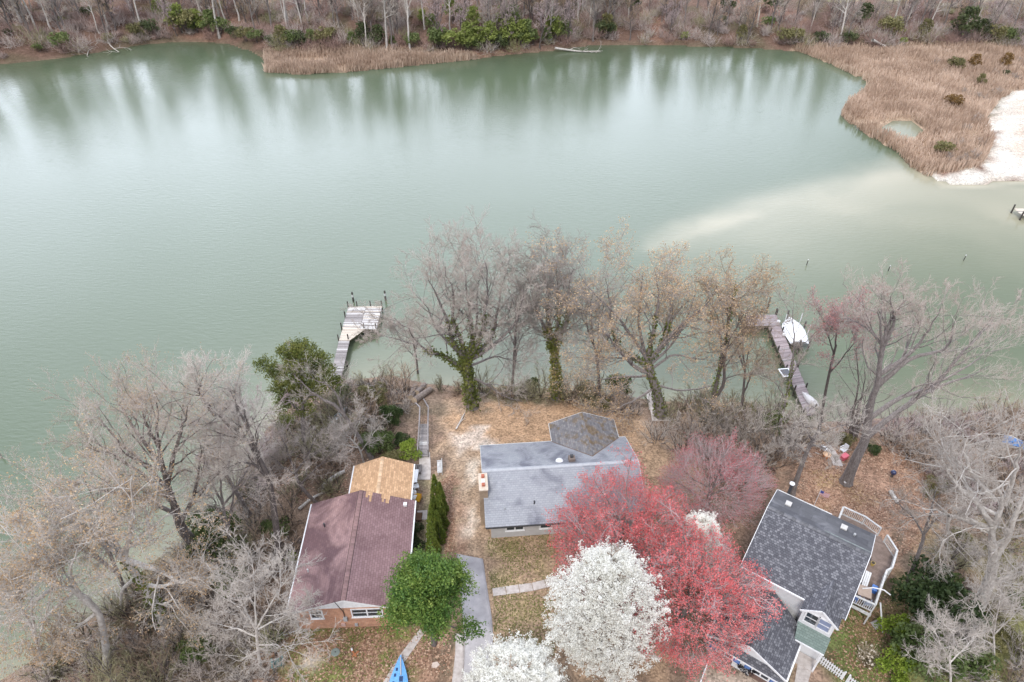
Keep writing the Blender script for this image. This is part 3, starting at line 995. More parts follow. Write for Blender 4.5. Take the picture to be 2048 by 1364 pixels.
def proto_bare(seed, h, r0, lean, levels, crown0=0.35, nl=11, lrat=0.42, tw=0.02, ang=(30, 65), up=0.25, kink=0.05, taper=0.55):
    """free-standing leafless tree about the origin: (trunk mesh data, crown mesh data)"""
    rng = np.random.default_rng(seed)
    K = 10
    z = np.linspace(0, h, K)
    q = np.stack([lean[0] * (z / h) ** 1.5 * h + np.cumsum(rng.normal(size=K)) * kink, lean[1] * (z / h) ** 1.5 * h + np.cumsum(rng.normal(size=K)) * kink, z - 0.3], -1)
    rr = r0 * np.linspace(1, 0.18, K); rr[0] *= 1.4
    T, TR = q[None], rr[None]
    l0, q0 = grow(rng, T, TR, nl, crown0, 1.0, lrat, ang, up, 0.14, 8, 0.6, 0.04, taper=taper)
    a1, r1 = grow(rng, l0, q0, levels[0], 0.25, 1.0, 0.5, (25, 60), up * 0.6, 0.16, 6, 0.6, 0.03)
    a2, r2 = grow(rng, a1, r1, levels[1], 0.2, 1.0, 0.52, (25, 60), up * 0.5, 0.2, 4, 0.6, tw)
    a3, r3 = grow(rng, a2, r2, levels[2], 0.2, 1.0, 0.6, (20, 55), up * 0.4, 0.2, 2, 0.7, tw * 0.8)
    big = merge([tubes(T, TR, 8), tubes(l0, q0, 5)])
    fine = merge_fs(merge([tubes(a1, r1, 4), tubes(a2, r2, 3)]), spikes(a3, r3 * 1.15))
    return big, fine, a3[:, -1]

def make_tree(name, label, group, big, fine, tm, cm, loc=(0, 0, 0), rotz=0, scale=1.0, extra=None):
    t = thing(name, label, 'tree', loc, rotz, group)
    t.scale = (scale,) * 3
    link('trunk', mesh_np('trunk', big[0], big[1], [tm], smooth=True), t)
    link('crown', mesh_np('crown', fine[0], fine[1], [cm]), t)
    if extra:
        V, F, v, m, nm = extra
        link(nm, mesh_np(nm, V, F, [m], v), t)
    return t

def lobe_points(rng, n, lobes, shell=0.45):
    """points in the outer shell of a set of ellipsoid lobes (c, r), with a light/dark value for each lobe clump"""
    w = np.array([np.prod(r) ** 0.67 for c, r in lobes])
    k = rng.choice(len(lobes), n, p=w / w.sum())
    d = norm(rng.normal(size=(n, 3)))
    d[:, 2] = np.where(rng.random(n) < 0.65, np.abs(d[:, 2]), d[:, 2])
    rad = 1 - shell * rng.random(n) ** 1.5
    c = np.array([l[0] for l in lobes])[k]
    r = np.array([l[1] for l in lobes])[k]
    lv = rng.random(len(lobes))
    p = c + d * r * rad[:, None]
    return p, lv[k]

def lobed_shape(rng, centre, radii, n, rl):
    lobes = [(np.array(centre), np.array(radii) * 0.72)]
    for i in range(n):
        d = norm(rng.normal(size=3))
        if d[2] < -0.5:
            d[2] *= -1
        c = np.array(centre) + d * np.array(radii) * rng.uniform(0.62, 0.86)
        lobes.append((c, np.array([rl, rl, rl * 0.85]) * rng.uniform(0.65, 1.25)))
    return lobes

def proto_shrub(seed, r, h, nleaf, size, lobes=9, mat=None, stems=5):
    rng = np.random.default_rng(seed)
    ls = lobed_shape(rng, (0, 0, h * 0.55), (r, r, h * 0.48), lobes, r * 0.36)
    p, lv = lobe_points(rng, nleaf, ls, 0.5)
    p = p[p[:, 2] > 0.02]
    lv = lv[:len(p)]
    V, F, _ = leaf_quads(rng, p, size)
    v = np.clip(0.35 * rng.random(len(p)) + 0.65 * vnoise(p[:, 0] * 1.0 + 30, p[:, 1] + p[:, 2] + 30, r * 0.35, seed), 0, 1)
    st = np.zeros((stems, 4, 3))
    a = rng.random(stems) * 6.28
    for k in range(4):
        st[:, k, 0] = np.cos(a) * r * 0.14 * k
        st[:, k, 1] = np.sin(a) * r * 0.14 * k
        st[:, k, 2] = h * 0.2 * k - 0.1
    tv = tubes(st, np.tile(np.linspace(0.06, 0.025, 4), (stems, 1)), 5)
    return V, F, v, tv

MCACHE = {}
def shared(key, build, mat, name, parent):
    """one mesh for alike pieces; the material sits on the object"""
    if key not in MCACHE:
        MCACHE[key] = build()
        MCACHE[key].materials.append(mat)
    o = link(name, MCACHE[key], parent)
    o.material_slots[0].link = 'OBJECT'
    o.material_slots[0].material = mat
    return o

def make_shrub(name, label, group, pr, lm, loc, rotz=0, scale=1.0, bm=None, cat='shrub'):
    V, F, v, tv = pr
    t = thing(name, label, cat, loc, rotz, group)
    t.scale = (scale,) * 3 if not hasattr(scale, '__len__') else scale
    shared((id(pr), 's'), lambda: mesh_np('stems', tv[0], tv[1]), bm or bark_dark, 'stems', t)
    shared((id(pr), 'f'), lambda: mesh_np('foliage', V, F, None, v), lm, 'foliage', t)
    return t

def proto_brush(seed, h, spread, n=16, n1=5, n2=5, tw=0.012):
    """leafless thicket: many stems from one root"""
    rng = np.random.default_rng(seed)
    K = 6
    a = rng.random(n) * 6.283
    el = np.radians(rng.uniform(35, 85, n))
    d = np.stack([np.cos(a) * np.cos(el), np.sin(a) * np.cos(el), np.sin(el)], -1)
    pts = [np.stack([np.cos(a), np.sin(a), a * 0], -1) * rng.random((n, 1)) * spread * 0.35 - np.array([0, 0, 0.1])]
    L = h * rng.uniform(0.6, 1.15, n)
    for k in range(K - 1):
        pts.append(pts[-1] + d * (L / (K - 1))[:, None])
        d = norm(d + rng.normal(size=(n, 3)) * 0.15 + np.array([0, 0, 0.02]))
    S = np.stack(pts, 1)
    SR = np.tile(np.linspace(0.035, 0.014, K), (n, 1))
    a1, r1 = grow(rng, S, SR, n1, 0.2, 1, 0.5, (25, 60), 0.1, 0.2, 4, 0.7, tw)
    a2, r2 = grow(rng, a1, r1, n2, 0.2, 1, 0.6, (25, 60), 0.1, 0.2, 3, 0.7, tw * 0.8)
    return tubes(S, SR, 4), merge_fs(tubes(a1, r1, 3), spikes(a2, r2 * 1.2))

def make_brush(name, label, group, pr, tm, cm, loc, rotz=0, scale=1.0):
    t = thing(name, label, 'shrub', loc, rotz, group)
    t.scale = (scale,) * 3 if not hasattr(scale, '__len__') else scale
    shared((id(pr), 's'), lambda: mesh_np('stems', pr[0][0], pr[0][1]), tm, 'stems', t)
    shared((id(pr), 't'), lambda: mesh_np('twigs', pr[1][0], pr[1][1]), cm, 'twigs', t)
    return t

def at_px(px, py, z=0.0):
    """ground point under a pixel, with the terrain's own height"""
    z_ = z
    for _ in range(6):
        p = P(px, py, z_)
        z_ = 0.5 * z_ + 0.5 * HZ(p[0], p[1])
    p = P(px, py, z_)
    return (float(p[0]), float(p[1]), HZ(p[0], p[1]))
#@@HOUSES
# ------------------------------------------------------------------ house helpers
def window(parent, p, ux, nv, w, h, cols=1, trim=0.09, mat=None, pane_mat=None, rail=True, sill=True):
    """double-hung window: frame part, each pane a sub-part"""
    p, ux, nv = Vector(p), Vector(ux).normalized(), Vector(nv).normalized()
    uz = Vector((0, 0, 1))
    mat = mat or white
    def slab(mb, a0, a1, b0, b1, d0, d1):
        co = []
        for d in (d0, d1):
            for a, b in ((a0, b0), (a1, b0), (a1, b1), (a0, b1)):
                co.append(p + ux * a + uz * b + nv * d)
        mb.hexa(co)
    m = MB()
    slab(m, -w / 2 - trim, w / 2 + trim, h / 2, h / 2 + trim, 0.0, 0.06)
    slab(m, -w / 2 - trim, w / 2 + trim, -h / 2 - trim, -h / 2, 0.0, 0.06)
    slab(m, -w / 2 - trim, -w / 2, -h / 2, h / 2, 0.0, 0.058)
    slab(m, w / 2, w / 2 + trim, -h / 2, h / 2, 0.0, 0.058)
    cw = w / cols
    for c in range(1, cols):
        x = -w / 2 + c * cw
        slab(m, x - 0.05, x + 0.05, -h / 2, h / 2, 0.0, 0.056)
    f = m.build('window', mat, parent)
    for c in range(cols):
        x0, x1 = -w / 2 + c * cw + 0.03, -w / 2 + (c + 1) * cw - 0.03
        for k in range(2 if rail else 1):
            g = MB()
            if rail:
                b0, b1 = (-h / 2 + 0.01, -0.03) if k == 0 else (0.03, h / 2 - 0.01)
            else:
                b0, b1 = -h / 2 + 0.01, h / 2 - 0.01
            slab(g, x0, x1, b0, b1, -0.02, 0.016)
            g.build('pane', pane_mat or glass, f)
        if rail:
            s = MB()
            slab(s, x0, x1, -0.03, 0.03, 0.0, 0.035)
            s.build('rail', mat, f)
    if sill:
        s = MB()
        slab(s, -w / 2 - trim - 0.05, w / 2 + trim + 0.05, -h / 2 - trim - 0.04, -h / 2 - trim + 0.004, 0.0, 0.11)
        s.build('sill', mat, f)
    return f

def wall_poly(parent, name, pts, nv, mat, t=0.14):
    """wall slab, pts on the outer face, extruded inwards; UV along the wall"""
    m = MB()
    pts = [Vector(p) for p in pts]
    nv = Vector(nv).normalized()
    ua = Vector((0, 0, 1)).cross(nv)
    n = Vector((0, 0, 0))
    for i in range(len(pts)):
        n += (pts[i] - pts[0]).cross(pts[(i + 1) % len(pts)] - pts[0])
    if n.dot(nv) < 0:
        pts = pts[::-1]
    m.slab(pts, t, pts[0], ua, (0, 0, 1))
    return m.build(name, mat, parent)

def roof(parent, name, pts, mat, ua, va, t=0.14, origin=None):
    return MB().slab(pts, t, origin, ua, va).build(name, mat, parent)

def vent_pipe(parent, p, h, r, mat, name='vent_pipe'):
    return MB().tube([p, (p[0], p[1], p[2] + h)], r, 10).build(name, mat, parent)

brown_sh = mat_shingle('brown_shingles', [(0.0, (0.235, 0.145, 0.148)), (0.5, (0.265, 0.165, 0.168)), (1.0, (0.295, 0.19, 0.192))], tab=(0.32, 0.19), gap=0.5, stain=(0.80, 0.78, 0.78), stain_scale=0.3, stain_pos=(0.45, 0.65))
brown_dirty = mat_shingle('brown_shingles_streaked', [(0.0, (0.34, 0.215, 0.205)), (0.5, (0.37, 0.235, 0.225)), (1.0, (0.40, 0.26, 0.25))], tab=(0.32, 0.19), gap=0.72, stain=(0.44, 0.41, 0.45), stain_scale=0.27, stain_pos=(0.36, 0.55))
tan_sh = mat_shingle('tan_shingles', [(0.0, (0.44, 0.27, 0.155)), (0.5, (0.55, 0.345, 0.20)), (1.0, (0.66, 0.43, 0.265))], tab=(0.30, 0.19), gap=0.7)
grey_sh = mat_shingle('grey_shingles', [(0.0, (0.315, 0.325, 0.355)), (0.5, (0.338, 0.348, 0.378)), (1.0, (0.365, 0.375, 0.405))], tab=(0.30, 0.19), gap=0.8, stain=(0.52, 0.52, 0.57), stain_scale=0.4, stain_pos=(0.44, 0.70))
mossy_sh = mat_shingle('mossy_grey_shingles', [(0.0, (0.15, 0.145, 0.155)), (0.5, (0.20, 0.195, 0.205)), (1.0, (0.26, 0.25, 0.255))], tab=(0.30, 0.19), gap=0.75, stain=(0.95, 0.72, 0.45), stain_scale=0.9, stain_pos=(0.46, 0.64))
char_sh = mat_shingle('charcoal_shingles', [(0.0, (0.085, 0.085, 0.098)), (0.5, (0.115, 0.115, 0.130)), (0.6, (0.14, 0.14, 0.155)), (0.8, (0.178, 0.178, 0.195)), (1.0, (0.205, 0.205, 0.222))], tab=(0.20, 0.17), gap=0.5, bump=0.03)
char_old = mat_shingle('old_charcoal_roll', [(0.0, (0.085, 0.085, 0.095)), (1.0, (0.125, 0.125, 0.135))], tab=(2.0, 0.9), gap=0.85, stain=(1.7, 1.7, 1.7), stain_scale=0.7, stain_pos=(0.5, 0.75))
green_sh = mat_shingle('green_shingles', [(0.0, (0.15, 0.195, 0.175)), (1.0, (0.20, 0.25, 0.225))], tab=(0.30, 0.17), gap=0.75)
brick_m = mat_brick('orange_brick', (0.42, 0.17, 0.085), (0.56, 0.27, 0.15), (0.50, 0.44, 0.38), 0.24, 0.085)
chim_m = mat_noise('chimney_stucco', [(0.3, (0.26, 0.19, 0.135)), (0.7, (0.38, 0.29, 0.21))], 3, rough=0.9)
chim_top = mat_noise('chimney_cap_mortar', [(0.3, (0.52, 0.42, 0.33)), (0.7, (0.68, 0.58, 0.48))], 5, rough=0.9)
terracotta = mat_plain('terracotta', (0.40, 0.13, 0.08), 0.8)
siding_w = mat_siding('white_siding', (0.80, 0.80, 0.81))
siding_g = mat_siding('pale_grey_siding', (0.58, 0.57, 0.57))
blue_m = mat_plain('blue_shutter', (0.075, 0.145, 0.36), 0.5)
blind_m = mat_plain('blue_grey_blind', (0.22, 0.26, 0.38), 0.3)
black_rub = mat_plain('black_cable', (0.03, 0.03, 0.03), 0.5)
deck_m = mat_noise('deck_boards', [(0.3, (0.17, 0.125, 0.105)), (0.7, (0.27, 0.205, 0.175))], 3, rough=0.85, rand=0.1)

# ------------------------------------------------------------------ brick house with brown roof
bh = thing('brick_house', 'single-storey brick house with brown shingle roof and tan-roofed rear addition', 'house', (-12.2, 31.3, 0), R(2.4))
ez, rz_, hx, hy = 2.85, 4.42, 4.28, 4.92
roof(bh, 'roof_slope', [(-hx, -hy, ez), (0, -hy, rz_), (0, hy, rz_), (-hx, hy, ez)], brown_dirty, (0, 1, 0), (hx, 0, rz_ - ez))
roof(bh, 'roof_slope', [(0, -hy, rz_), (hx, -hy, ez), (hx, hy, ez), (0, hy, rz_)], brown_sh, (0, 1, 0), (-hx, 0, rz_ - ez))
cap = MB()
sl = (rz_ - ez) / hx
cap.slab([(-0.17, -0.16, -0.17 * sl + 0.022), (0, -0.16, 0.022), (0, 0.16, 0.035), (-0.17, 0.16, -0.17 * sl + 0.035)], 0.02)
cap.slab([(0, -0.16, 0.022), (0.17, -0.16, -0.17 * sl + 0.022), (0.17, 0.16, -0.17 * sl + 0.035), (0, 0.16, 0.035)], 0.02)
ridge_m = mat_noise('ridge_shingle', [(0.3, (0.17, 0.10, 0.098)), (0.7, (0.28, 0.18, 0.172))], 4, rough=0.9, rand=0.25)
cme = cap.mesh('ridge_shingle', ridge_m)
for i in range(31):
    link('ridge_shingle', cme, bh, (0, -hy + 0.16 + i * 0.316, rz_))
dk_ = mat_plain('painted_ridge_shade', (0.055, 0.035, 0.033), 0.9)  # near-black strips standing in for the shade beside the raised ridge shingles
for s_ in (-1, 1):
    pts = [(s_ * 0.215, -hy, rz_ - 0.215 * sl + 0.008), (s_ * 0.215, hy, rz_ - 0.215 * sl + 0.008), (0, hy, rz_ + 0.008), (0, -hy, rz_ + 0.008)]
    MB().slab(pts if s_ > 0 else pts[::-1], 0.006).build('ridge_shade_strip', dk_, bh)
wx_, wy_ = 3.88, 4.52
wall_poly(bh, 'front_wall', [(-wx_, -wy_, 0), (wx_, -wy_, 0), (wx_, -wy_, 2.72), (-wx_, -wy_, 2.72)], (0, -1, 0), brick_m)
wall_poly(bh, 'rear_wall', [(-wx_, wy_, -0.6), (wx_, wy_, -0.6), (wx_, wy_, 2.72), (-wx_, wy_, 2.72)], (0, 1, 0), brick_m)
wall_poly(bh, 'side_wall', [(-wx_ - 0.003, -wy_ + 0.141, -0.6), (-wx_ - 0.003, wy_ - 0.141, -0.6), (-wx_ - 0.003, wy_ - 0.141, 2.78), (-wx_ - 0.003, -wy_ + 0.141, 2.78)], (-1, 0, 0), brick_m)
wall_poly(bh, 'side_wall', [(wx_ + 0.003, -wy_ + 0.141, -0.3), (wx_ + 0.003, wy_ - 0.141, -0.3), (wx_ + 0.003, wy_ - 0.141, 2.78), (wx_ + 0.003, -wy_ + 0.141, 2.78)], (1, 0, 0), brick_m)
gz = 2.721
for sy in (-1, 1):
    wall_poly(bh, 'gable', [(-wx_, sy * (wy_ + 0.004), gz), (wx_, sy * (wy_ + 0.004), gz), (0.0, sy * (wy_ + 0.004), gz + wx_ * sl)], (0, sy, 0), white, 0.12)
    for sx in (-1, 1):
        rb = MB()
        rb.bar((sx * (hx - 0.02), sy * (hy - 0.012), ez - 0.10), (0, sy * (hy - 0.012), rz_ - 0.10), 0.03, 0.16)
        rb.build('rake_board', white, bh)
for sx in (-1, 1):
    g = MB()
    g.box((sx * (hx + 0.055), 0, ez - 0.09), (0.11, 2 * hy, 0.12))
    g.build('gutter', white, bh)
    g = MB()
    g.box((sx * (hx - 0.2), 0, ez - 0.13), (0.34, 2 * hy - 0.1, 0.02))
    g.build('soffit', white, bh)
d = MB()
d.tube([(-hx - 0.05, -hy + 0.05, ez - 0.15), (-wx_ - 0.08, -wy_ - 0.05, 2.35), (-wx_ - 0.08, -wy_ - 0.05, 0.25), (-wx_ - 0.3, -wy_ - 0.15, 0.1), (-wx_ - 1.9, -wy_ - 0.7, 0.06)], 0.05, 6)
d.build('downspout', white, bh)
window(bh, (-2.35, -wy_, 2.02), (1, 0, 0), (0, -1, 0), 0.78, 0.92)
window(bh, (1.35, -wy_, 2.02), (1, 0, 0), (0, -1, 0), 2.15, 0.92, cols=2)
mb = MB(); mb.tube([(-0.62, -hy - 0.02, 4.3), (-0.45, -hy + 0.02, 3.6), (-0.35, -wy_ - 0.05, 2.3), (-0.35, -wy_ - 0.05, 1.5)], 0.03, 6); mb.build('power_conduit', black_rub, bh)
box_part('meter_box', (-0.33, -wy_ - 0.085, 1.35), (0.28, 0.16, 0.42), metal_grey, bh)
box_part('service_box', (-0.6, -wy_ - 0.06, 0.55), (0.3, 0.12, 0.3), mat_plain('faded_pink_box', (0.52, 0.36, 0.32), 0.6), bh)
box_part('service_box', (0.35, -wy_ - 0.06, 0.45), (0.22, 0.1, 0.28), metal_grey, bh)
vent_pipe(bh, (-2.65, 2.15, 3.3), 0.55, 0.07, metal_dark)
vent_pipe(bh, (-3.25, -1.75, 3.1), 0.5, 0.055, white_worn)
box_part('roof_vent', (3.55, 4.25, 3.22), (0.28, 0.3, 0.22), white, bh)
# tan addition (world x -13.9..-8.75, to y 40.5) in house coordinates
def loc_bh(x, y):
    c, s = math.cos(R(2.4)), math.sin(R(2.4))
    dx, dy = x + 12.2, y - 31.3
    return (dx * c + dy * s, -dx * s + dy * c)
ax0, ax1, ay0, ay1, axr = -1.36, 3.87, hy - 0.35, 9.15, 1.23
aez, arz = 2.62, 3.72
roof(bh, 'addition_roof', [(ax0, ay0, aez), (axr, ay0, arz), (axr, ay1, arz), (ax0, ay1, aez)], tan_sh, (0, 1, 0), (axr - ax0, 0, arz - aez), 0.12)
roof(bh, 'addition_roof', [(axr, ay0, arz), (ax1, ay0, aez), (ax1, ay1, aez), (axr, ay1, arz)], tan_sh, (0, 1, 0), (axr - ax1, 0, arz - aez), 0.12)
cs = (arz - aez) / (ax1 - axr)
tc_ = MB()
tc_.slab([(-0.15, -0.16, -0.15 * cs + 0.02), (0, -0.16, 0.02), (0, 0.16, 0.03), (-0.15, 0.16, -0.15 * cs + 0.03)], 0.015)
tc_.slab([(0, -0.16, 0.02), (0.15, -0.16, -0.15 * cs + 0.02), (0.15, 0.16, -0.15 * cs + 0.03), (0, 0.16, 0.03)], 0.015)
tme = tc_.mesh('ridge_shingle', mat_noise('tan_ridge_shingle', [(0.3, (0.55, 0.36, 0.22)), (0.7, (0.72, 0.52, 0.35))], 3, rough=0.9, rand=0.22))
for i in range(12):
    link('ridge_shingle', tme, bh, (axr, hy + 0.25 + i * 0.33, arz))
def patch(x0, x1, y0, y1):
    """tan shingles woven onto the brown slope"""
    zf = lambda x: rz_ - sl * x + 0.016
    roof(bh, 'tan_roof_patch', [(x0, y0, zf(x0)), (x1, y0, zf(x1)), (x1, y1, zf(x1)), (x0, y1, zf(x0))], tan_sh, (0, 1, 0), (-1, 0, sl), 0.012)
for a in ((0.42, 0.92, 4.55, 4.93), (0.42, 0.6, 4.3, 4.55), (0.72, 0.9, 3.95, 4.55), (1.62, 2.3, 4.5, 4.93), (1.7, 1.86, 4.15, 4.5), (2.0, 2.25, 4.1, 4.5)):
    patch(*a)
wall_poly(bh, 'addition_wall', [(ax0 + 0.3, hy, -0.8), (ax0 + 0.3, ay1 - 0.3, -0.8), (ax0 + 0.3, ay1 - 0.3, 2.6), (ax0 + 0.3, hy, 2.6)], (-1, 0, 0), siding_w)
wall_poly(bh, 'addition_wall', [(ax1 - 0.3, hy, -0.5), (ax1 - 0.3, ay1 - 0.3, -0.5), (ax1 - 0.3, ay1 - 0.3, 2.6), (ax1 - 0.3, hy, 2.6)], (1, 0, 0), siding_w)
wall_poly(bh, 'addition_wall', [(ax0 + 0.3, ay1 - 0.297, -0.8), (ax1 - 0.3, ay1 - 0.297, -0.8), (ax1 - 0.3, ay1 - 0.297, 2.6), (axr, ay1 - 0.297, 3.6), (ax0 + 0.3, ay1 - 0.297, 2.6)], (0, 1, 0), siding_w)
for x, s in ((ax0, -1), (ax1, 1)):
    g = MB(); g.box((x + s * 0.055, (hy + ay1) / 2, aez - 0.08), (0.11, ay1 - hy, 0.12)); g.build('gutter', white, bh)

# ------------------------------------------------------------------ grey bungalow
GY0 = R(4.7)
gh = thing('grey_house', 'bungalow with pale grey shingle roof, rear wing and side chimney', 'house', (4.14, 38.75, 0), GY0)
hx, hy, ez, rz_ = 6.68, 4.48, 2.75, 4.55
sg = (rz_ - ez) / hy
roof(gh, 'roof_slope', [(-hx, -hy, ez), (0.9, -hy, ez), (0.9, -hy + 0.45, ez + 0.45 * sg), (hx, -hy + 0.45, ez + 0.45 * sg), (hx, 0, rz_), (-hx, 0, rz_)], grey_sh, (1, 0, 0), (0, hy, rz_ - ez))
roof(gh, 'roof_slope', [(-hx, 0, rz_), (hx, 0, rz_), (hx, hy, ez), (-hx, hy, ez)], grey_sh, (1, 0, 0), (0, -hy, rz_ - ez))
rc = MB()
rc.slab([(-hx, -0.16, rz_ - 0.16 * sg + 0.02), (hx, -0.16, rz_ - 0.16 * sg + 0.02), (hx, 0, rz_ + 0.02), (-hx, 0, rz_ + 0.02)], 0.015, None, (1, 0, 0), (0, 1, 0))
rc.slab([(-hx, 0, rz_ + 0.02), (hx, 0, rz_ + 0.02), (hx, 0.16, rz_ - 0.16 * sg + 0.02), (-hx, 0.16, rz_ - 0.16 * sg + 0.02)], 0.015, None, (1, 0, 0), (0, 1, 0))
rc.build('ridge_cap', mat_noise('pale_ridge', [(0.3, (0.36, 0.37, 0.40)), (0.7, (0.48, 0.49, 0.52))], 4, rough=0.9), gh)
# rear wing
wl0, wl1, wr, wy1, wez, wrz = -0.12, 6.06, 2.97, 6.7, 2.78, 4.02
ya = (rz_ - wrz) / sg
roof(gh, 'wing_roof', [(wl0, hy - 0.05, wez + 0.02), (wr, ya, wrz + 0.02), (wr, wy1, wrz + 0.02), (wl0, wy1, wez + 0.02)], mossy_sh, (0, 1, 0), (wr - wl0, 0, wrz - wez), 0.12)
roof(gh, 'wing_roof', [(wr, ya, wrz + 0.02), (wl1, hy - 0.05, wez + 0.02), (wl1, wy1, wez + 0.02), (wr, wy1, wrz + 0.02)], mossy_sh, (0, 1, 0), (wr - wl1, 0, wrz - wez), 0.12)
# leaf-stained valley strips
val = mat_noise('valley_debris', [(0.3, (0.13, 0.085, 0.065)), (0.7, (0.24, 0.165, 0.135))], 3, rough=0.95)
def zm(y): return rz_ - sg * y + 0.012
for x0, sx in ((wl0, 1), (wl1, -1)):
    pts = [(x0 - sx * 0.1, hy - 0.05, zm(hy - 0.05)), (wr, ya - 0.15, zm(ya - 0.15)), (wr, ya + 0.5, zm(ya + 0.5)), (x0 + sx * 0.55, hy - 0.05, zm(hy - 0.05))]
    if sx < 0:
        pts = pts[::-1]
    MB().slab(pts, 0.008).build('valley_flashing', val, gh)
# fascia boards
for a, b in (((-hx, hy, ez), (wl0, hy, ez)), ((wl1, hy, ez), (hx, hy, ez)), ((wl0, hy, wez), (wl0, wy1, wez)), ((wl1, hy, wez), (wl1, wy1, wez)),
             ((wl0, wy1, wez), (wr, wy1, wrz)), ((wr, wy1, wrz), (wl1, wy1, wez)), ((-hx, hy, ez), (-hx, 0, rz_)), ((hx, 0, rz_), (hx, hy, ez)), ((hx, 0, rz_), (hx, -hy + 0.45, ez + 0.45 * sg)),
             ((0.9, -hy + 0.45, ez + 0.45 * sg), (hx, -hy + 0.45, ez + 0.45 * sg))):
    a, b = Vector(a), Vector(b)
    m_ = (a + b) / 2
    out = Vector((m_.x - wr, m_.y, 0)) if abs(a.y - b.y) > 0.01 and abs(a.x - b.x) < 0.01 else Vector((0, m_.y, 0))
    out = Vector((math.copysign(0.025, m_.x - (wr if m_.y > hy else 0)), 0, 0)) if abs(a.x - b.x) < 0.01 else Vector((0, math.copysign(0.025, m_.y), 0))
    MB().bar(a + out + Vector((0, 0, -0.06)), b + out + Vector((0, 0, -0.06)), 0.045, 0.15).build('fascia', white_worn, gh)
g = MB(); g.box((-2.9, -hy - 0.03, ez - 0.1), (2 * hx - 5.85, 0.05, 0.12)); g.build('fascia', metal_dark, gh)
# walls; the front eave overhangs a porch
wallx0, wallx1 = -hx + 0.5, hx - 0.5
fy = -3.55
wall_poly(gh, 'front_wall', [(wallx0, fy, 0), (wallx1, fy, 0), (wallx1, fy, 2.75), (wallx0, fy, 2.75)], (0, -1, 0), siding_g)
wall_poly(gh, 'rear_wall', [(wallx0, 4.0, -0.4), (wallx1, 4.0, -0.4), (wallx1, 4.0, 2.7), (wallx0, 4.0, 2.7)], (0, 1, 0), siding_g)
for x, s in ((wallx0, -1), (wallx1, 1)):
    wall_poly(gh, 'gable_wall', [(x + s * 0.003, fy + 0.15, -0.3), (x + s * 0.003, 3.85, -0.3), (x + s * 0.003, 3.85, 2.72), (x + s * 0.003, 0, 4.35), (x + s * 0.003, fy + 0.15, 2.85)], (s, 0, 0), siding_g)
for x, s in ((wl0 + 0.35, -1), (wl1 - 0.35, 1)):
    wall_poly(gh, 'wing_wall', [(x, 4.05, -0.4), (x, wy1 - 0.4, -0.4), (x, wy1 - 0.4, 2.75), (x, 4.05, 2.75)], (s, 0, 0), siding_g)
wall_poly(gh, 'wing_wall', [(wl0 + 0.35, wy1 - 0.397, -0.4), (wl1 - 0.35, wy1 - 0.397, -0.4), (wl1 - 0.35, wy1 - 0.397, 2.75), (wr, wy1 - 0.397, 3.85), (wl0 + 0.35, wy1 - 0.397, 2.75)], (0, 1, 0), siding_g)
window(gh, (-4.2, fy, 1.5), (1, 0, 0), (0, -1, 0), 1.4, 1.1, cols=2)
window(gh, (-1.6, fy, 1.5), (1, 0, 0), (0, -1, 0), 0.9, 1.1)
box_part('front_door', (1.2, fy - 0.03, 1.02), (0.92, 0.06, 2.04), mat_plain('dark_door', (0.06, 0.05, 0.05)), gh)
for x in (0.9, 3.5, 6.2):
    box_part('porch_post', (x, -hy + 0.62, 1.35), (0.11, 0.11, 2.7), white_worn, gh)
box_part('porch_floor', (3.6, fy - 0.42, 0.06), (5.6, 0.82, 0.12), concrete, gh)
# chimney on the left gable
ch = MB(); ch.box((-hx + 0.02, -1.35, 2.1), (0.68, 1.72, 5.0)); cho = ch.build('chimney', chim_m, gh)
MB().box((-hx + 0.02, -1.35, 4.66), (0.76, 1.8, 0.12)).build('chimney_cap', chim_top, cho)
for y in (-0.85, -1.75):
    box_part('flue', (-hx + 0.02, y, 4.82), (0.26, 0.26, 0.22), terracotta, cho)
MB().box((-hx + 0.02, -1.3, 4.75), (0.3, 0.4, 0.06)).build('flue_cover', white, cho)
dm = MB()
for k in range(4):
    pass
ds = [(0.34, 0), (0.33, 0.05), (0.22, 0.12), (0.08, 0.15)]
dm.tube([(0, 0, z) for r_, z in ds], [r_ for r_, z in ds], 16)
dm.build('skylight_dome', white, gh, smooth=True, loc=(0.0, 0.75, rz_ - sg * 0.75 - 0.01))
cb = MB(); cb.box((1.05, 0.72, 4.3), (0.55, 0.5, 0.75)); c2 = cb.build('small_chimney', mat_brick('sooty_brick', (0.10, 0.06, 0.05), (0.16, 0.10, 0.08), (0.2, 0.16, 0.14)), gh)
box_part('flue', (1.05, 0.78, 4.74), (0.26, 0.26, 0.22), metal_dark, c2)
vent_pipe(gh, (-2.55, -2.9, 3.25), 0.5, 0.06, metal_dark)
vent_pipe(gh, (-5.0, -3.2, 3.2), 0.3, 0.05, metal_grey)

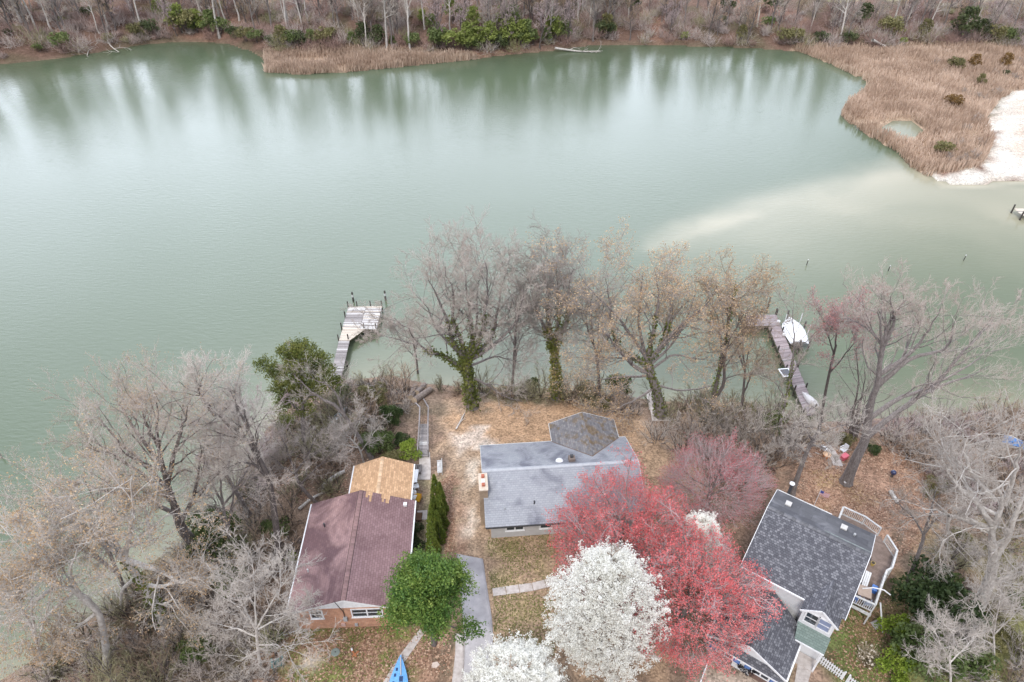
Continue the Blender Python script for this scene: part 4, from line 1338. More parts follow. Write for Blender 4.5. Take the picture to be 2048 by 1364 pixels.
# ------------------------------------------------------------------ charcoal-roofed house with garage wing and deck
dh = thing('charcoal_house', 'white house with charcoal shingle roof, garage wing and railed side deck', 'house', (21.40, 28.97, 0), R(-35))
x0, x1, yr, yf, yb = -3.72, 3.62, 1.68, -2.85, 4.7
zr, zf_, zb = 7.15, 5.05, 6.0
roof(dh, 'roof_slope', [(x0, yf, zf_), (x1, yf, zf_), (x1, yr, zr), (x0, yr, zr)], char_sh, (1, 0, 0), (0, yr - yf, zr - zf_), 0.16)
roof(dh, 'roof_slope', [(x0, yr, zr), (x1, yr, zr), (x1, yb, zb), (x0, yb, zb)], char_old, (1, 0, 0), (0, yr - yb, zr - zb), 0.16)
sf = (zr - zf_) / (yr - yf)
sb_ = (zr - zb) / (yb - yr)
rcap = MB()
rcap.slab([(-0.15, -0.17, -0.17 * sf + 0.03), (0.15, -0.17, -0.17 * sf + 0.02), (0.15, 0, 0.02), (-0.15, 0, 0.03)], 0.02)
rcap.slab([(-0.15, 0, 0.03), (0.15, 0, 0.02), (0.15, 0.15, -0.15 * sb_ + 0.02), (-0.15, 0.15, -0.15 * sb_ + 0.03)], 0.02)
rme = rcap.mesh('ridge_shingle', mat_noise('charcoal_ridge', [(0.3, (0.08, 0.08, 0.09)), (0.7, (0.17, 0.17, 0.18))], 4, rough=0.9, rand=0.35))
for i in range(24):
    link('ridge_shingle', rme, dh, (x0 + 0.15 + i * 0.302, yr, zr))
ss = mat_noise('patina_flashing', [(0.35, (0.13, 0.14, 0.14)), (0.7, (0.30, 0.34, 0.33))], 2.5, rough=0.7)
MB().slab([(0.4, yr + 0.22, zr - 0.22 * sb_ + 0.012), (3.6, yr + 0.22, zr - 0.22 * sb_ + 0.012), (3.6, yr + 0.36, zr - 0.36 * sb_ + 0.012), (0.4, yr + 0.36, zr - 0.36 * sb_ + 0.012)], 0.008).build('flashing', ss, dh)
for xx, yy in ((-2.55, 3.2), (1.5, 3.5)):
    box_part('roof_vent', (xx, yy, zr - (yy - yr) * sb_ + 0.09), (0.44, 0.44, 0.2), mat_plain('pale_vent', (0.52, 0.50, 0.48)), dh)
vent_pipe(dh, (2.3, 3.2, zr - 1.52 * sb_ - 0.05), 0.25, 0.09, metal_grey)
sp_ = MB(); sp_.tube([(-2.9, yb + 0.3, 2.6), (-2.9, yb + 0.3, 7.0)], 0.12, 10); spo = sp_.build('stove_pipe', metal_dark, dh)
MB().tube([(-2.9, yb + 0.3, 7.0), (-2.9, yb + 0.3, 7.06), (-2.9, yb + 0.3, 7.12)], [0.2, 0.2, 0.05], 12).build('pipe_cap', white, spo)
# trim along the eaves and rakes
for a, b in (((x0, yf, zf_), (x0, yr, zr)), ((x0, yr, zr), (x0, yb, zb)), ((x1, yf, zf_), (x1, yr, zr)), ((x1, yr, zr), (x1, yb, zb))):
    s = -1 if a[0] < 0 else 1
    MB().bar((a[0] + s * 0.022, a[1], a[2] - 0.07), (b[0] + s * 0.022, b[1], b[2] - 0.07), 0.04, 0.17).build('rake_board', white, dh)
MB().box(((x0 - 0.2) / 2 + 0.35, yb + 0.06, zb - 0.09), (x1 - x0 - 3.2, 0.12, 0.12)).build('gutter', white_worn, dh)
MB().box((x0 + 2.45, yf - 0.05, zf_ - 0.09), (4.8, 0.1, 0.13)).build('gutter', white, dh)
# main walls
X0, X1, YF, YB = x0 + 0.25, x1 - 0.25, yf + 0.22, yb - 0.3
wall_poly(dh, 'front_wall', [(X0, YF, -0.1), (X1, YF, -0.1), (X1, YF, 5.0), (X0, YF, 5.0)], (0, -1, 0), siding_w)
wall_poly(dh, 'rear_wall', [(X0, YB, -1.5), (X1, YB, -1.5), (X1, YB, 5.9), (X0, YB, 5.9)], (0, 1, 0), siding_w)
for x, s in ((X0, -1), (X1, 1)):
    wall_poly(dh, 'gable_wall', [(x + s * 0.003, YF + 0.15, -1.3), (x + s * 0.003, YB - 0.15, -1.3), (x + s * 0.003, YB - 0.15, 5.9), (x + s * 0.003, yr, 6.95), (x + s * 0.003, YF + 0.15, 5.05)], (s, 0, 0), siding_w)
window(dh, (X1, 1.0, 1.9), (0, 1, 0), (1, 0, 0), 1.0, 1.2)
# front gable dormer with paired window
dx0, dx1, dyf, dz0, dze, dzp = 1.08, 3.25, -3.6, 3.45, 5.15, 6.0
dxm = (dx0 + dx1) / 2
ov = 0.18
def zmain(y): return zf_ + (y - yf) * sf
ym_e = max(yf + 0.3, yf + (dze - zf_) / sf)
ym_p = yf + (dzp - zf_) / sf
sd_ = (dzp - dze) / (dxm - dx0)
roof(dh, 'dormer_roof', [(dx0 - ov, dyf - 0.2, dze - ov * sd_), (dxm, dyf - 0.2, dzp), (dxm, ym_p, dzp), (dx0 - ov, ym_e - ov, dze - ov * sd_)], char_sh, (0, 1, 0), (1, 0, sd_), 0.1)
roof(dh, 'dormer_roof', [(dxm, dyf - 0.2, dzp), (dx1 + ov, dyf - 0.2, dze - ov * sd_), (dx1 + ov, ym_e - ov, dze - ov * sd_), (dxm, ym_p, dzp)], char_sh, (0, 1, 0), (-1, 0, sd_), 0.1)
for sx in (-1, 1):
    xe = dx0 - ov if sx < 0 else dx1 + ov
    MB().bar((xe, dyf - 0.222, dze - ov * sd_ - 0.07), (dxm, dyf - 0.222, dzp - 0.07), 0.04, 0.16).build('rake_board', white, dh)
wall_poly(dh, 'dormer_wall', [(dx0, dyf, dz0 - 0.8), (dx1, dyf, dz0 - 0.8), (dx1, dyf, dze - 0.06), (dxm, dyf, dzp - 0.12), (dx0, dyf, dze - 0.06)], (0, -1, 0), siding_w)
for x, s in ((dx0, -1), (dx1, 1)):
    wall_poly(dh, 'dormer_wall', [(x + s * 0.003, dyf + 0.141, 2.7), (x + s * 0.003, YF, 2.7), (x + s * 0.003, YF + 0.9, zmain(YF + 0.9) - 0.1), (x + s * 0.003, YF + 0.9, dze - 0.06), (x + s * 0.003, dyf + 0.141, dze - 0.06)], (s, 0, 0), siding_w)
wn_ = window(dh, (dxm - 0.42, dyf, 4.4), (1, 0, 0), (0, -1, 0), 0.78, 1.1, sill=False)
wn_ = window(dh, (dxm + 0.45, dyf, 4.4), (1, 0, 0), (0, -1, 0), 0.78, 1.1, pane_mat=blind_m, sill=False)
roof(dh, 'porch_roof', [(dx0 + 0.25, dyf - 0.95, 2.7), (dx1 + 0.1, dyf - 0.95, 2.7), (dx1 + 0.1, dyf - 0.004, 3.4), (dx0 + 0.0, dyf - 0.004, 3.4)], green_sh, (1, 0, 0), (0, 0.9, 0.7), 0.1)
MB().bar((dx0 + 0.3, dyf - 0.99, 2.63), (dx1 + 0.1, dyf - 0.99, 2.63), 0.06, 0.12).build('gutter', white, dh)
wall_poly(dh, 'porch_wall', [(dx0 + 0.3, dyf + 0.1, 0), (dx1, dyf + 0.1, 0), (dx1, dyf + 0.1, 2.62), (dx0 + 0.3, dyf + 0.1, 2.62)], (0, -1, 0), siding_w)
box_part('porch_post', (dx1 - 0.02, dyf - 0.85, 1.3), (0.12, 0.12, 2.6), white, dh)
box_part('porch_floor', (2.5, dyf - 0.45, 0.05), (1.6, 1.0, 0.1), concrete, dh)
# garage wing
gx0, gx1, gxr, gyf, gze, gzr = -3.75, 1.78, -1.02, -7.65, 2.4, 3.9
sgg = (gzr - gze) / (gx1 - gxr)
roof(dh, 'garage_roof', [(gx0, gyf, gze), (gxr, gyf, gzr), (gxr, YF - 0.004, gzr), (gx0, YF - 0.004, gze)], char_sh, (0, 1, 0), (1, 0, sgg), 0.14)
roof(dh, 'garage_roof', [(gxr, gyf, gzr), (gx1, gyf, gze), (gx1, YF - 0.9, gze), (gxr, YF - 0.004, gzr)], char_sh, (0, 1, 0), (-1, 0, sgg), 0.14)
for sx, xe in ((-1, gx0), (1, gx1)):
    MB().bar((xe, gyf - 0.022, gze - 0.07), (gxr, gyf - 0.022, gzr - 0.07), 0.04, 0.17).build('rake_board', white, dh)
    MB().box((xe + sx * 0.06, (gyf + YF) / 2 - 0.5, gze - 0.09), (0.11, YF - gyf - 0.8, 0.12)).build('gutter', white, dh)
gyw = gyf + 0.3
wall_poly(dh, 'garage_gable', [(gx0 + 0.2, gyw, 2.1), (gx1 - 0.2, gyw, 2.1), (gx1 - 0.2, gyw, gze + 0.03), (gxr, gyw, gzr - 0.16), (gx0 + 0.2, gyw, gze + 0.03)], (0, -1, 0), siding_w)
roof(dh, 'pent_roof', [(gx0 + 0.1, gyf - 0.22, 2.12), (gx1 - 0.1, gyf - 0.22, 2.12), (gx1 - 0.1, gyw - 0.004, 2.44), (gx0 + 0.1, gyw - 0.004, 2.44)], char_sh, (1, 0, 0), (0, 0.6, 0.36), 0.08)
MB().bar((gx0 + 0.1, gyf - 0.25, 2.06), (gx1 - 0.1, gyf - 0.25, 2.06), 0.05, 0.1).build('gutter', white, dh)
wall_poly(dh, 'garage_wall', [(gx0 + 0.2, gyw, -0.05), (gx1 - 0.2, gyw, -0.05), (gx1 - 0.2, gyw, 2.099), (gx0 + 0.2, gyw, 2.099)], (0, -1, 0), siding_w)
for x, s in ((gx0 + 0.2, -1), (gx1 - 0.2, 1)):
    wall_poly(dh, 'garage_wall', [(x + s * 0.003, gyw + 0.145, -0.05), (x + s * 0.003, YF, -0.05), (x + s * 0.003, YF, 2.37), (x + s * 0.003, gyw + 0.145, 2.37)], (s, 0, 0), siding_w)
for xc in (-2.35, 0.25):
    window(dh, (xc, gyw, 1.2), (1, 0, 0), (0, -1, 0), 1.12, 0.95, cols=2)
    for s in (-1, 1):
        sh_ = MB(); sh_.box((xc + s * 0.9, gyw - 0.03, 1.25), (0.46, 0.05, 1.12)); so = sh_.build('shutter', blue_m, dh)
        for k in range(2):
            box_part('shutter_panel', (xc + s * 0.9, gyw - 0.06, 0.98 + 0.54 * k), (0.34, 0.02, 0.42), mat_plain('blue_panel', (0.12, 0.21, 0.45)), so)
    fb = MB(); fb.box((xc, gyw - 0.16, 0.55), (1.3, 0.26, 0.22)); fb.build('flower_box', mat_plain('brown_box', (0.16, 0.10, 0.08)), dh)
# deck: floor boards, posts, rails and balusters (house coordinates)
DZ, RT = 1.75, 2.72
dpoly = [(3.38, 1.25), (5.42, 1.35), (5.48, 4.9), (5.76, 5.4), (5.76, 7.3), (4.5, 8.7), (2.9, 9.25), (1.1, 9.25), (1.1, 4.42), (3.38, 4.42)]
yb_ = 1.38
while yb_ < 9.2:
    # each board runs across, clipped to the polygon
    ya_, yc_ = yb_, min(yb_ + 0.135, 9.24)
    ym_ = (ya_ + yc_) / 2
    xs = []
    for i in range(len(dpoly)):
        (ax_, ay_), (bx_, by_) = dpoly[i], dpoly[(i + 1) % len(dpoly)]
        if (ay_ > ym_) != (by_ > ym_):
            xs.append(ax_ + (ym_ - ay_) * (bx_ - ax_) / (by_ - ay_))
    xs.sort()
    for a, b in zip(xs[::2], xs[1::2]):
        box_part('deck_board', ((a + b) / 2, ym_, DZ - 0.02), (b - a, yc_ - ya_, 0.04), deck_m, dh)
    yb_ += 0.145
def railing(parent, pts, z0, z1, mat, post=0.1, step=0.13, cap_w=0.14):
    for k, (a, b) in enumerate(zip(pts[:-1], pts[1:])):
        a, b = Vector(a), Vector(b)
        L = (b - a).length
        d = (b - a).normalized()
        rl = MB()
        rl.bar((a.x, a.y, z1), (b.x, b.y, z1), cap_w, 0.05)
        ro = rl.build('handrail', mat, parent)
        MB().bar((a.x, a.y, z0 + 0.12), (b.x, b.y, z0 + 0.12), 0.05, 0.06).build('bottom_rail', mat, parent)
        n = max(1, int(L / step))
        bme = MB().box((0, 0, (z0 + 0.12 + z1) / 2), (0.04, 0.04, z1 - z0 - 0.16)).mesh('baluster', mat)
        for i in range(1, n):
            p = a + d * (L * i / n)
            link('baluster', bme, parent, (p.x, p.y, 0))
        for p in ((a, b) if k == 0 else (b,)):
            box_part('post', (p.x, p.y, (z1 + z0 - 2.6) / 2), (post, post, z1 - z0 + 2.5), mat, parent)
railing(dh, [(3.75, 1.3), (5.38, 1.4), (5.44, 4.9), (5.72, 5.4), (5.72, 7.25), (4.75, 8.35)], DZ, RT, white_worn)
railing(dh, [(4.2, 8.75), (2.9, 9.2), (1.15, 9.2), (1.15, 4.6)], DZ, RT, white_worn)
MB().box((-0.3, 4.85, DZ + 1.85), (2.7, 0.95, 0.12)).build('balcony_floor', deck_m, dh)
railing(dh, [(1.0, 5.3), (-1.6, 5.3)], DZ + 1.9, RT + 1.95, white)
MB().box((2.0, 9.3, DZ - 0.2), (1.8, 0.05, 0.3)).build('deck_skirt', white_worn, dh)
MB().box((4.5, 1.22, DZ - 0.2), (1.9, 0.05, 0.3)).build('deck_skirt', white_worn, dh)

def dhw(x, y, z=0.0):
    c, s = math.cos(R(-35)), math.sin(R(-35))
    return (21.40 + x * c - y * s, 28.97 + x * s + y * c, z)
def dhp(name, label, cat, x, y, z, rot=0.0):
    return thing(name, label, cat, dhw(x, y, z), R(-35) + rot)
# things on the deck
for k, (x, y, nm) in enumerate(((3.95, 3.9, 'white slatted bench against the house wall on the deck'), (4.4, 3.7, 'white slatted bench standing out on the deck boards'))):
    b = dhp('bench', nm, 'bench', x, y, DZ)
    for i in range(3):
        box_part('slat', (-0.14 + i * 0.14, 0, 0.43), (0.12, 1.5, 0.04), white, b)
    for sy in (-0.65, 0.65):
        box_part('leg', (0, sy, 0.205), (0.36, 0.08, 0.41), white, b)
    if k == 0:
        box_part('backrest', (-0.23, 0, 0.66), (0.04, 1.5, 0.42), white, b)
t = dhp('patio_table', 'tan square patio table on the deck by the railing', 'table', 4.5, 2.3, DZ, 0.2)
box_part('table_top', (0, 0, 0.71), (0.95, 0.95, 0.04), mat_plain('tan_table', (0.46, 0.36, 0.30)), t)
for a in (-0.4, 0.4):
    for c in (-0.4, 0.4):
        box_part('leg', (a, c, 0.345), (0.05, 0.05, 0.69), metal_dark, t)
def simple_chair(name, label, cat, loc, rot, mat, s=1.0, group=None):
    t = thing(name, label, cat, loc, rot, group)
    box_part('seat', (0, 0, 0.42 * s), (0.5 * s, 0.48 * s, 0.05 * s), mat, t)
    bk = MB(); bk.hexa([(-0.25 * s, 0.22 * s, 0.45 * s), (0.25 * s, 0.22 * s, 0.45 * s), (0.25 * s, 0.26 * s, 0.45 * s), (-0.25 * s, 0.26 * s, 0.45 * s),
                        (-0.22 * s, 0.34 * s, 0.95 * s), (0.22 * s, 0.34 * s, 0.95 * s), (0.22 * s, 0.38 * s, 0.95 * s), (-0.22 * s, 0.38 * s, 0.95 * s)])
    bk.build('backrest', mat, t)
    for a in (-0.21, 0.21):
        for c in (-0.19, 0.19):
            box_part('leg', (a * s, c * s, 0.2 * s), (0.05 * s, 0.05 * s, 0.395 * s), mat, t)
        box_part('armrest', (a * 1.25 * s, 0.03 * s, 0.64 * s), (0.06 * s, 0.5 * s, 0.03 * s), mat, t)
    return t
bl_f = mat_plain('blue_fabric', (0.12, 0.18, 0.38), 0.7)
x_, y_, z_ = dhw(4.05, 1.6, DZ); simple_chair('patio_chair', 'blue patio chair near the house on the deck corner', 'chair', (x_, y_, z_), R(-35) + 3.0, bl_f)
x_, y_, z_ = dhw(4.9, 1.65, DZ); simple_chair('patio_chair', 'grey-blue patio chair at the outer deck corner', 'chair', (x_, y_, z_), R(-35) + 3.4, mat_plain('grey_blue_fabric', (0.30, 0.33, 0.42), 0.7))
t = dhp('storage_bin', 'small bright blue storage bin on the deck', 'bin', 5.1, 3.3, DZ)
box_part('tub', (0, 0, 0.18), (0.36, 0.5, 0.36), mat_plain('bright_blue', (0.06, 0.16, 0.48)), t)
box_part('lid', (0, 0, 0.38), (0.4, 0.54, 0.04), mat_plain('bright_blue_lid', (0.10, 0.22, 0.56)), t)
t = dhp('yellow_pot', 'small yellow plant pot in the middle of the deck', 'pot', 4.5, 5.6, DZ)
MB().tube([(0, 0, 0), (0, 0, 0.3)], [0.12, 0.17], 12).build('pot', mat_plain('ochre_pot', (0.5, 0.36, 0.10)), t)
MB().tube([(0, 0, 0.27), (0, 0, 0.305)], [0.14, 0.14], 12).build('soil', mat_plain('potting_soil', (0.05, 0.035, 0.025)), t)
t = dhp('grill', 'black kettle grill beside the house wall on the deck', 'grill', 3.95, 5.4, DZ)
MB().tube([(0, 0, 0.5), (0, 0, 0.62), (0, 0, 0.78), (0, 0, 0.92), (0, 0, 0.97)], [0.12, 0.27, 0.31, 0.22, 0.05], 12).build('kettle', metal_dark, t, smooth=True)
for k in range(3):
    a = k * 2.094
    MB().bar((0.1 * math.cos(a), 0.1 * math.sin(a), 0.58), (0.3 * math.cos(a), 0.3 * math.sin(a), 0), 0.03).build('leg', metal_dark, t)
t = dhp('canopy_pole', 'curved white pole leaning over the deck railing', 'pole', 4.9, 2.4, DZ)
MB().tube([(-0.6, 0, 0.75), (0.0, 0.22, 1.15), (0.7, 0.42, 1.2), (1.2, 0.42, 1.02)], 0.05, 6).build('pole', white, t)
t = dhp('downspout_pipe', 'straight white pipe propped outside the deck corner', 'pipe', 5.7, 2.0, 0)
MB().tube([(0.0, 0.1, 2.3), (1.0, -0.5, 0.05)], 0.06, 6).build('pipe', white, t)
# flag on a pole behind the house
fx, fy_, fz = P(1632, 1002, 1.0)
t = thing('flag', 'small stars-and-stripes flag on a pole behind the charcoal house', 'flag', (fx, fy_, HZ(fx, fy_)), 0)
MB().tube([(0, 0, 0), (0.0, 0.0, 2.6 - HZ(fx, fy_) * 0)], 0.025, 6).build('pole', white, t)
fl = R(-30)
strs = [mat_plain('flag_red', (0.5, 0.06, 0.08)), mat_plain('flag_white', (0.75, 0.75, 0.75))]
for k in range(13):
    x0_ = 0.0 if k < 6 else 0.34
    z1_ = 2.5 - 0.04 * k if False else 2.5
    top = 2.5 - k * 0.043
    a = 0.32 if k < 7 else 0.0
    m = MB()
    for j in range(4):
        xa, xb = a + (0.85 - a) * j / 4, a + (0.85 - a) * (j + 1) / 4
        w = lambda x: 0.06 * math.sin(x * 9)
        m.hexa([(xa, w(xa), top - 0.043 - xa * 0.35), (xb, w(xb), top - 0.043 - xb * 0.35), (xb, w(xb) + 0.006, top - 0.043 - xb * 0.35), (xa, w(xa) + 0.006, top - 0.043 - xa * 0.35),
                (xa, w(xa), top - xa * 0.35), (xb, w(xb), top - xb * 0.35), (xb, w(xb) + 0.006, top - xb * 0.35), (xa, w(xa) + 0.006, top - xa * 0.35)])
    m.build('stripe', strs[k % 2], t)
cn = MB(); cn.hexa([(0.0, -0.002, 2.2), (0.32, 0.014, 2.2 - 0.112), (0.32, 0.024, 2.2 - 0.112), (0.0, 0.008, 2.2), (0, -0.002, 2.5), (0.32, 0.014, 2.388), (0.32, 0.024, 2.388), (0, 0.008, 2.5)])
cn.build('canton', mat_plain('flag_blue', (0.05, 0.08, 0.28)), t)
t.rotation_euler[2] = R(-15)
#@@PROPS
# ------------------------------------------------------------------ paving
def drape(name, left, right, mat, nu=24, nv=5, lift=0.05, parent=None, skirt=0.12, kind=None, lab=None):
    """ruled sheet between two edge polylines (photo pixels on the ground), lying on the terrain, with a real edge"""
    Lw = resample([np.array(at_px(*p)) for p in left], nu)
    Rw = resample([np.array(at_px(*p)) for p in right], nu)
    V = []
    for i in range(nu):
        for j in range(nv):
            t = j / (nv - 1)
            p = Lw[i] * (1 - t) + Rw[i] * t
            V.append((p[0], p[1], 0))
    V = np.array(V)
    V[:, 2] = height(V[:, 0], V[:, 1]) + lift
    F = []
    for i in range(nu - 1):
        for j in range(nv - 1):
            a = i * nv + j
            F.append((a, a + 1, a + nv + 1, a + nv))
    ring = [i * nv for i in range(nu)] + [(nu - 1) * nv + j for j in range(1, nv)] + [i * nv + nv - 1 for i in range(nu - 2, -1, -1)] + [j for j in range(nv - 2, 0, -1)]
    b = len(V)
    V = np.vstack([V, V[ring] - np.array([0, 0, skirt])])
    for k in range(len(ring)):
        k2 = (k + 1) % len(ring)
        F.append((ring[k], ring[k2], b + k2, b + k))
    o = link(name, mesh_np(name, V, np.array(F), [mat]), parent)
    if kind: o['kind'] = kind
    return o

drape('driveway', [(913, 1108), (918, 1160), (926, 1240), (929, 1300), (926, 1372)], [(966, 1118), (972, 1160), (984, 1240), (986, 1300), (984, 1372)], asphalt, 40, 9, 0.05, kind='structure')
drape('drive_edge', [(911, 1268), (910, 1310), (903, 1372)], [(927, 1268), (928.5, 1310), (925, 1372)], concrete, 24, 4, 0.045, kind='structure')
def slab_walk(name, left, right, n, gap=0.04):
    e = bpy.data.objects.new(name, None); COL.objects.link(e); e['kind'] = 'structure'
    Lw = resample([np.array(at_px(*p)) for p in left], n * 6 + 1)
    Rw = resample([np.array(at_px(*p)) for p in right], n * 6 + 1)
    rng = np.random.default_rng(3)
    for i in range(n):
        a, b = i * 6, (i + 1) * 6
        c = [Lw[a], Rw[a], Rw[b], Lw[b]]
        m = sum(c) / 4
        c = [m + (p - m) * (1 - gap) for p in c]
        z = max(height(np.array([p[0] for p in c]), np.array([p[1] for p in c]))) + 0.03 + rng.uniform(0, 0.025)
        top = [(p[0], p[1], z + rng.uniform(-0.008, 0.008)) for p in c]
        mb = MB()
        nrm = (Vector(top[1]) - Vector(top[0])).cross(Vector(top[2]) - Vector(top[0]))
        if nrm.z < 0:
            top = top[::-1]
        mb.slab(top, 0.09)
        mb.build('slab', concrete, e)
    return e
slab_walk('front_walk', [(984, 1177), (1030, 1170), (1075, 1164), (1112, 1150)], [(986, 1193), (1032, 1187), (1078, 1180), (1118, 1168)], 5)
slab_walk('garden_path', [(840, 1258), (815, 1290), (790, 1325), (762, 1372)], [(852, 1262), (828, 1298), (806, 1330), (783, 1372)], 8)
slab_walk('side_walk', [(838, 905), (838, 940), (836, 960)], [(860, 905), (862, 940), (861, 960)], 4, 0.02)
slab_walk('side_step', [(834, 1022), (835, 1040)], [(855, 1020), (855, 1040)], 1)
slab_walk('brick_edging', [(853, 1045), (852, 1070), (851, 1093)], [(857, 1045), (856.5, 1070), (856, 1093)], 12, 0.08)
slab_walk('porch_path', [(1596, 1318), (1592, 1345), (1586, 1380)], [(1630, 1322), (1622, 1345), (1612, 1380)], 3, 0.02)
slab_walk('waterside_path', [(1647, 893), (1658, 912), (1666, 931)], [(1660, 890), (1675, 910), (1686, 933)], 4, 0.02)
slab_walk('boat_pad', [(1292, 790), (1297, 815), (1304, 842)], [(1311, 790), (1326, 815), (1342, 842)], 3, 0.015)

# ------------------------------------------------------------------ left dock
def plank_run(parent, a0, a1, b0, b1, z, mats, w=0.15, gap=0.012, seed=0, th=0.045, rngj=0.03, z1=None):
    """planks laid across a run whose left edge goes a0->a1 and right edge b0->b1 (xy); each plank its own object"""
    rng = np.random.default_rng(seed)
    a0, a1, b0, b1 = (np.array(p, float) for p in (a0, a1, b0, b1))
    L = 0.5 * (np.linalg.norm(a1 - a0) + np.linalg.norm(b1 - b0))
    n = max(1, int(L / w))
    for i in range(n):
        t0, t1 = i / n, (i + 1) / n - gap / L
        q = [a0 + (a1 - a0) * t0, b0 + (b1 - b0) * t0, b0 + (b1 - b0) * t1, a0 + (a1 - a0) * t1]
        d = (q[1] - q[0]); d = d / np.linalg.norm(d)
        e0, e1 = rng.uniform(-rngj, rngj, 2)
        q[0] = q[0] - d * e0; q[3] = q[3] - d * e0; q[1] = q[1] + d * e1; q[2] = q[2] + d * e1
        zz = z + rng.uniform(-0.012, 0.012)
        zz0 = zz + ((z1 - z) * t0 if z1 is not None else 0)
        zz1 = zz + ((z1 - z) * t1 if z1 is not None else 0)
        zt = [zz0, zz0, zz1, zz1]
        top = [(p[0], p[1], k) for p, k in zip(q, zt)]
        if (q[1] - q[0])[0] * (q[2] - q[0])[1] - (q[1] - q[0])[1] * (q[2] - q[0])[0] < 0:
            top = top[::-1]
        m = mats[rng.integers(len(mats))]
        MB().slab(top, th).build('plank', m, parent)

def piling(parent, x, y, z0, z1, r=0.11, mat=None, name='piling', lean=(0, 0)):
    return MB().tube([(x, y, z0), (x + lean[0], y + lean[1], z1)], [r, r * 0.92], 9).build(name, mat or piling_m, parent)

DK = -3.0
ld = thing('dock', 'weathered wooden dock with square platform at the end, bleached boards', 'dock', (0, 0, 0))
plank_run(ld, (-20.75, 57.6), (-21.13, 65.2), (-19.45, 57.6), (-19.85, 65.2), DK, [wood_grey] * 7 + [wood_white], 0.17, seed=4)
plank_run(ld, (-21.13, 65.24), (-21.13, 67.7), (-19.85, 65.24), (-18.2, 67.7), DK + 0.01, [wood_pale], 0.16, seed=5)
plank_run(ld, (-21.2, 67.72), (-21.32, 72.3), (-19.0, 67.6), (-19.05, 72.4), DK, [wood_white, wood_grey, wood_pale, wood_grey], 0.21, seed=6)
plank_run(ld, (-18.97, 67.6), (-19.02, 72.4), (-16.9, 67.45), (-16.95, 72.46), DK, [wood_white, wood_grey, wood_pale, wood_white], 0.21, seed=7)
for a, b in (((-20.65, 57.7), (-21.05, 67.6)), ((-19.6, 57.7), (-19.95, 65.2)), ((-19.9, 65.3), (-18.3, 67.6)), ((-21.15, 67.8), (-21.25, 72.2)), ((-16.98, 67.55), (-17.02, 72.35)), ((-21.1, 67.72), (-17.0, 67.55)), ((-21.2, 72.2), (-17.0, 72.35)), ((-19.0, 67.7), (-19.05, 72.3))):
    MB().bar((a[0], a[1], DK - 0.17), (b[0], b[1], DK - 0.17), 0.09, 0.22).build('stringer', frame_dark, ld)
for px, py in ((696, 612), (714, 612), (741, 611), (763.5, 611), (690, 632), (683, 655), (677, 679), (696.5, 678), (728, 656), (752, 657)):
    p = P(px, py, DK)
    piling(ld, p[0], p[1], -6, DK + 0.75, 0.085)
for x, y in ((-20.6, 61.5), (-19.55, 61.5), (-20.55, 58.6), (-19.5, 58.6)):
    piling(ld, x, y, -6, DK - 0.06, 0.1)
for k, (px, py) in enumerate(((707, 603), (771.5, 600.5))):
    p = P(px, py, WATER)
    t = thing('mooring_piling', ['mooring piling with pale band in open water off the left platform corner', 'mooring piling in open water off the right platform corner'][k], 'piling', (p[0], p[1], WATER))
    MB().tube([(0, 0, -2), (0, 0, 0.75)], 0.13, 10).build('pile', piling_m, t)
    MB().tube([(0, 0, 0.75), (0, 0, 1.15)], 0.13, 10).build('pale_band', white_worn, t)
    MB().tube([(0, 0, 1.15), (0, 0, 1.5), (0, 0, 1.56)], [0.13, 0.12, 0.05], 10).build('top', piling_m, t)

# ------------------------------------------------------------------ right dock with boat lift
rd = thing('dock', 'long dark wooden dock with T-shaped head and boat lift', 'dock', (0, 0, 0))
fl, fr = P(1537, 653, DK)[:2], P(1561, 651, DK)[:2]
nl, nr = P(1612, 832, DK)[:2], P(1634, 826, DK)[:2]
plank_run(rd, nl, fl, nr, fr, DK, [wood_purple] * 5 + [wood_grey], 0.17, seed=8)
h0, h1, h2, h3 = P(1492, 652, DK)[:2], P(1561, 651, DK)[:2], P(1553, 629, DK)[:2], P(1492, 629, DK)[:2]
plank_run(rd, h0, h3, h1, h2, DK + 0.006, [wood_purple] * 3 + [wood_grey], 0.17, seed=9)
for a, b in ((nl, fl), (nr, fr), (h0, h1), (h3, h2), (h0, h3)):
    MB().bar((a[0], a[1], DK - 0.17), (b[0], b[1], DK - 0.17), 0.1, 0.24).build('stringer', frame_dark, rd)
for i in range(9):
    t_ = (i + 0.4) / 9
    for q0, q1 in ((nl, fl), (nr, fr)):
        p = q0 + (q1 - q0) * t_
        piling(rd, p[0], p[1], -6.2, DK + (0.6 if i % 2 == 0 else -0.05), 0.1)
for p in (h0, h3, h2, (h3 + h2) / 2):
    piling(rd, p[0], p[1], -6.2, DK + 0.8, 0.1)
for px, py, hh in ((1534, 612, 2.0), (1550, 625, 1.3), (1476, 640, 1.4)):
    p = P(px, py + 8, WATER + 0.4)
    piling(rd, p[0], p[1], -6.2, WATER + 0.4 + hh, 0.11)
lift = [P(1567, 640, -3.2), P(1605, 636, -3.2), P(1616, 662, -3.2), P(1580, 690, -3.2)]
for k, p in enumerate(((1566, 655), (1597, 652), (1612, 676))):
    q = P(p[0], p[1], -3.2)
    MB().tube([(q[0], q[1], -5), (q[0], q[1], -1.2)], 0.05, 6).build('lift_pole', white, rd)
for px, py in ((1572, 640), (1606, 662), (1618, 690), (1596, 700)):
    q = P(px, py, -3.4)
    piling(rd, q[0], q[1], -6.2, -1.9, 0.12)
q0, q1 = P(1572, 655, -3.2), P(1612, 672, -3.2)
MB().bar(q0, q1, 0.12).build('lift_beam', metal_grey, rd)
q0, q1 = P(1588, 684, -3.2), P(1616, 690, -3.2)
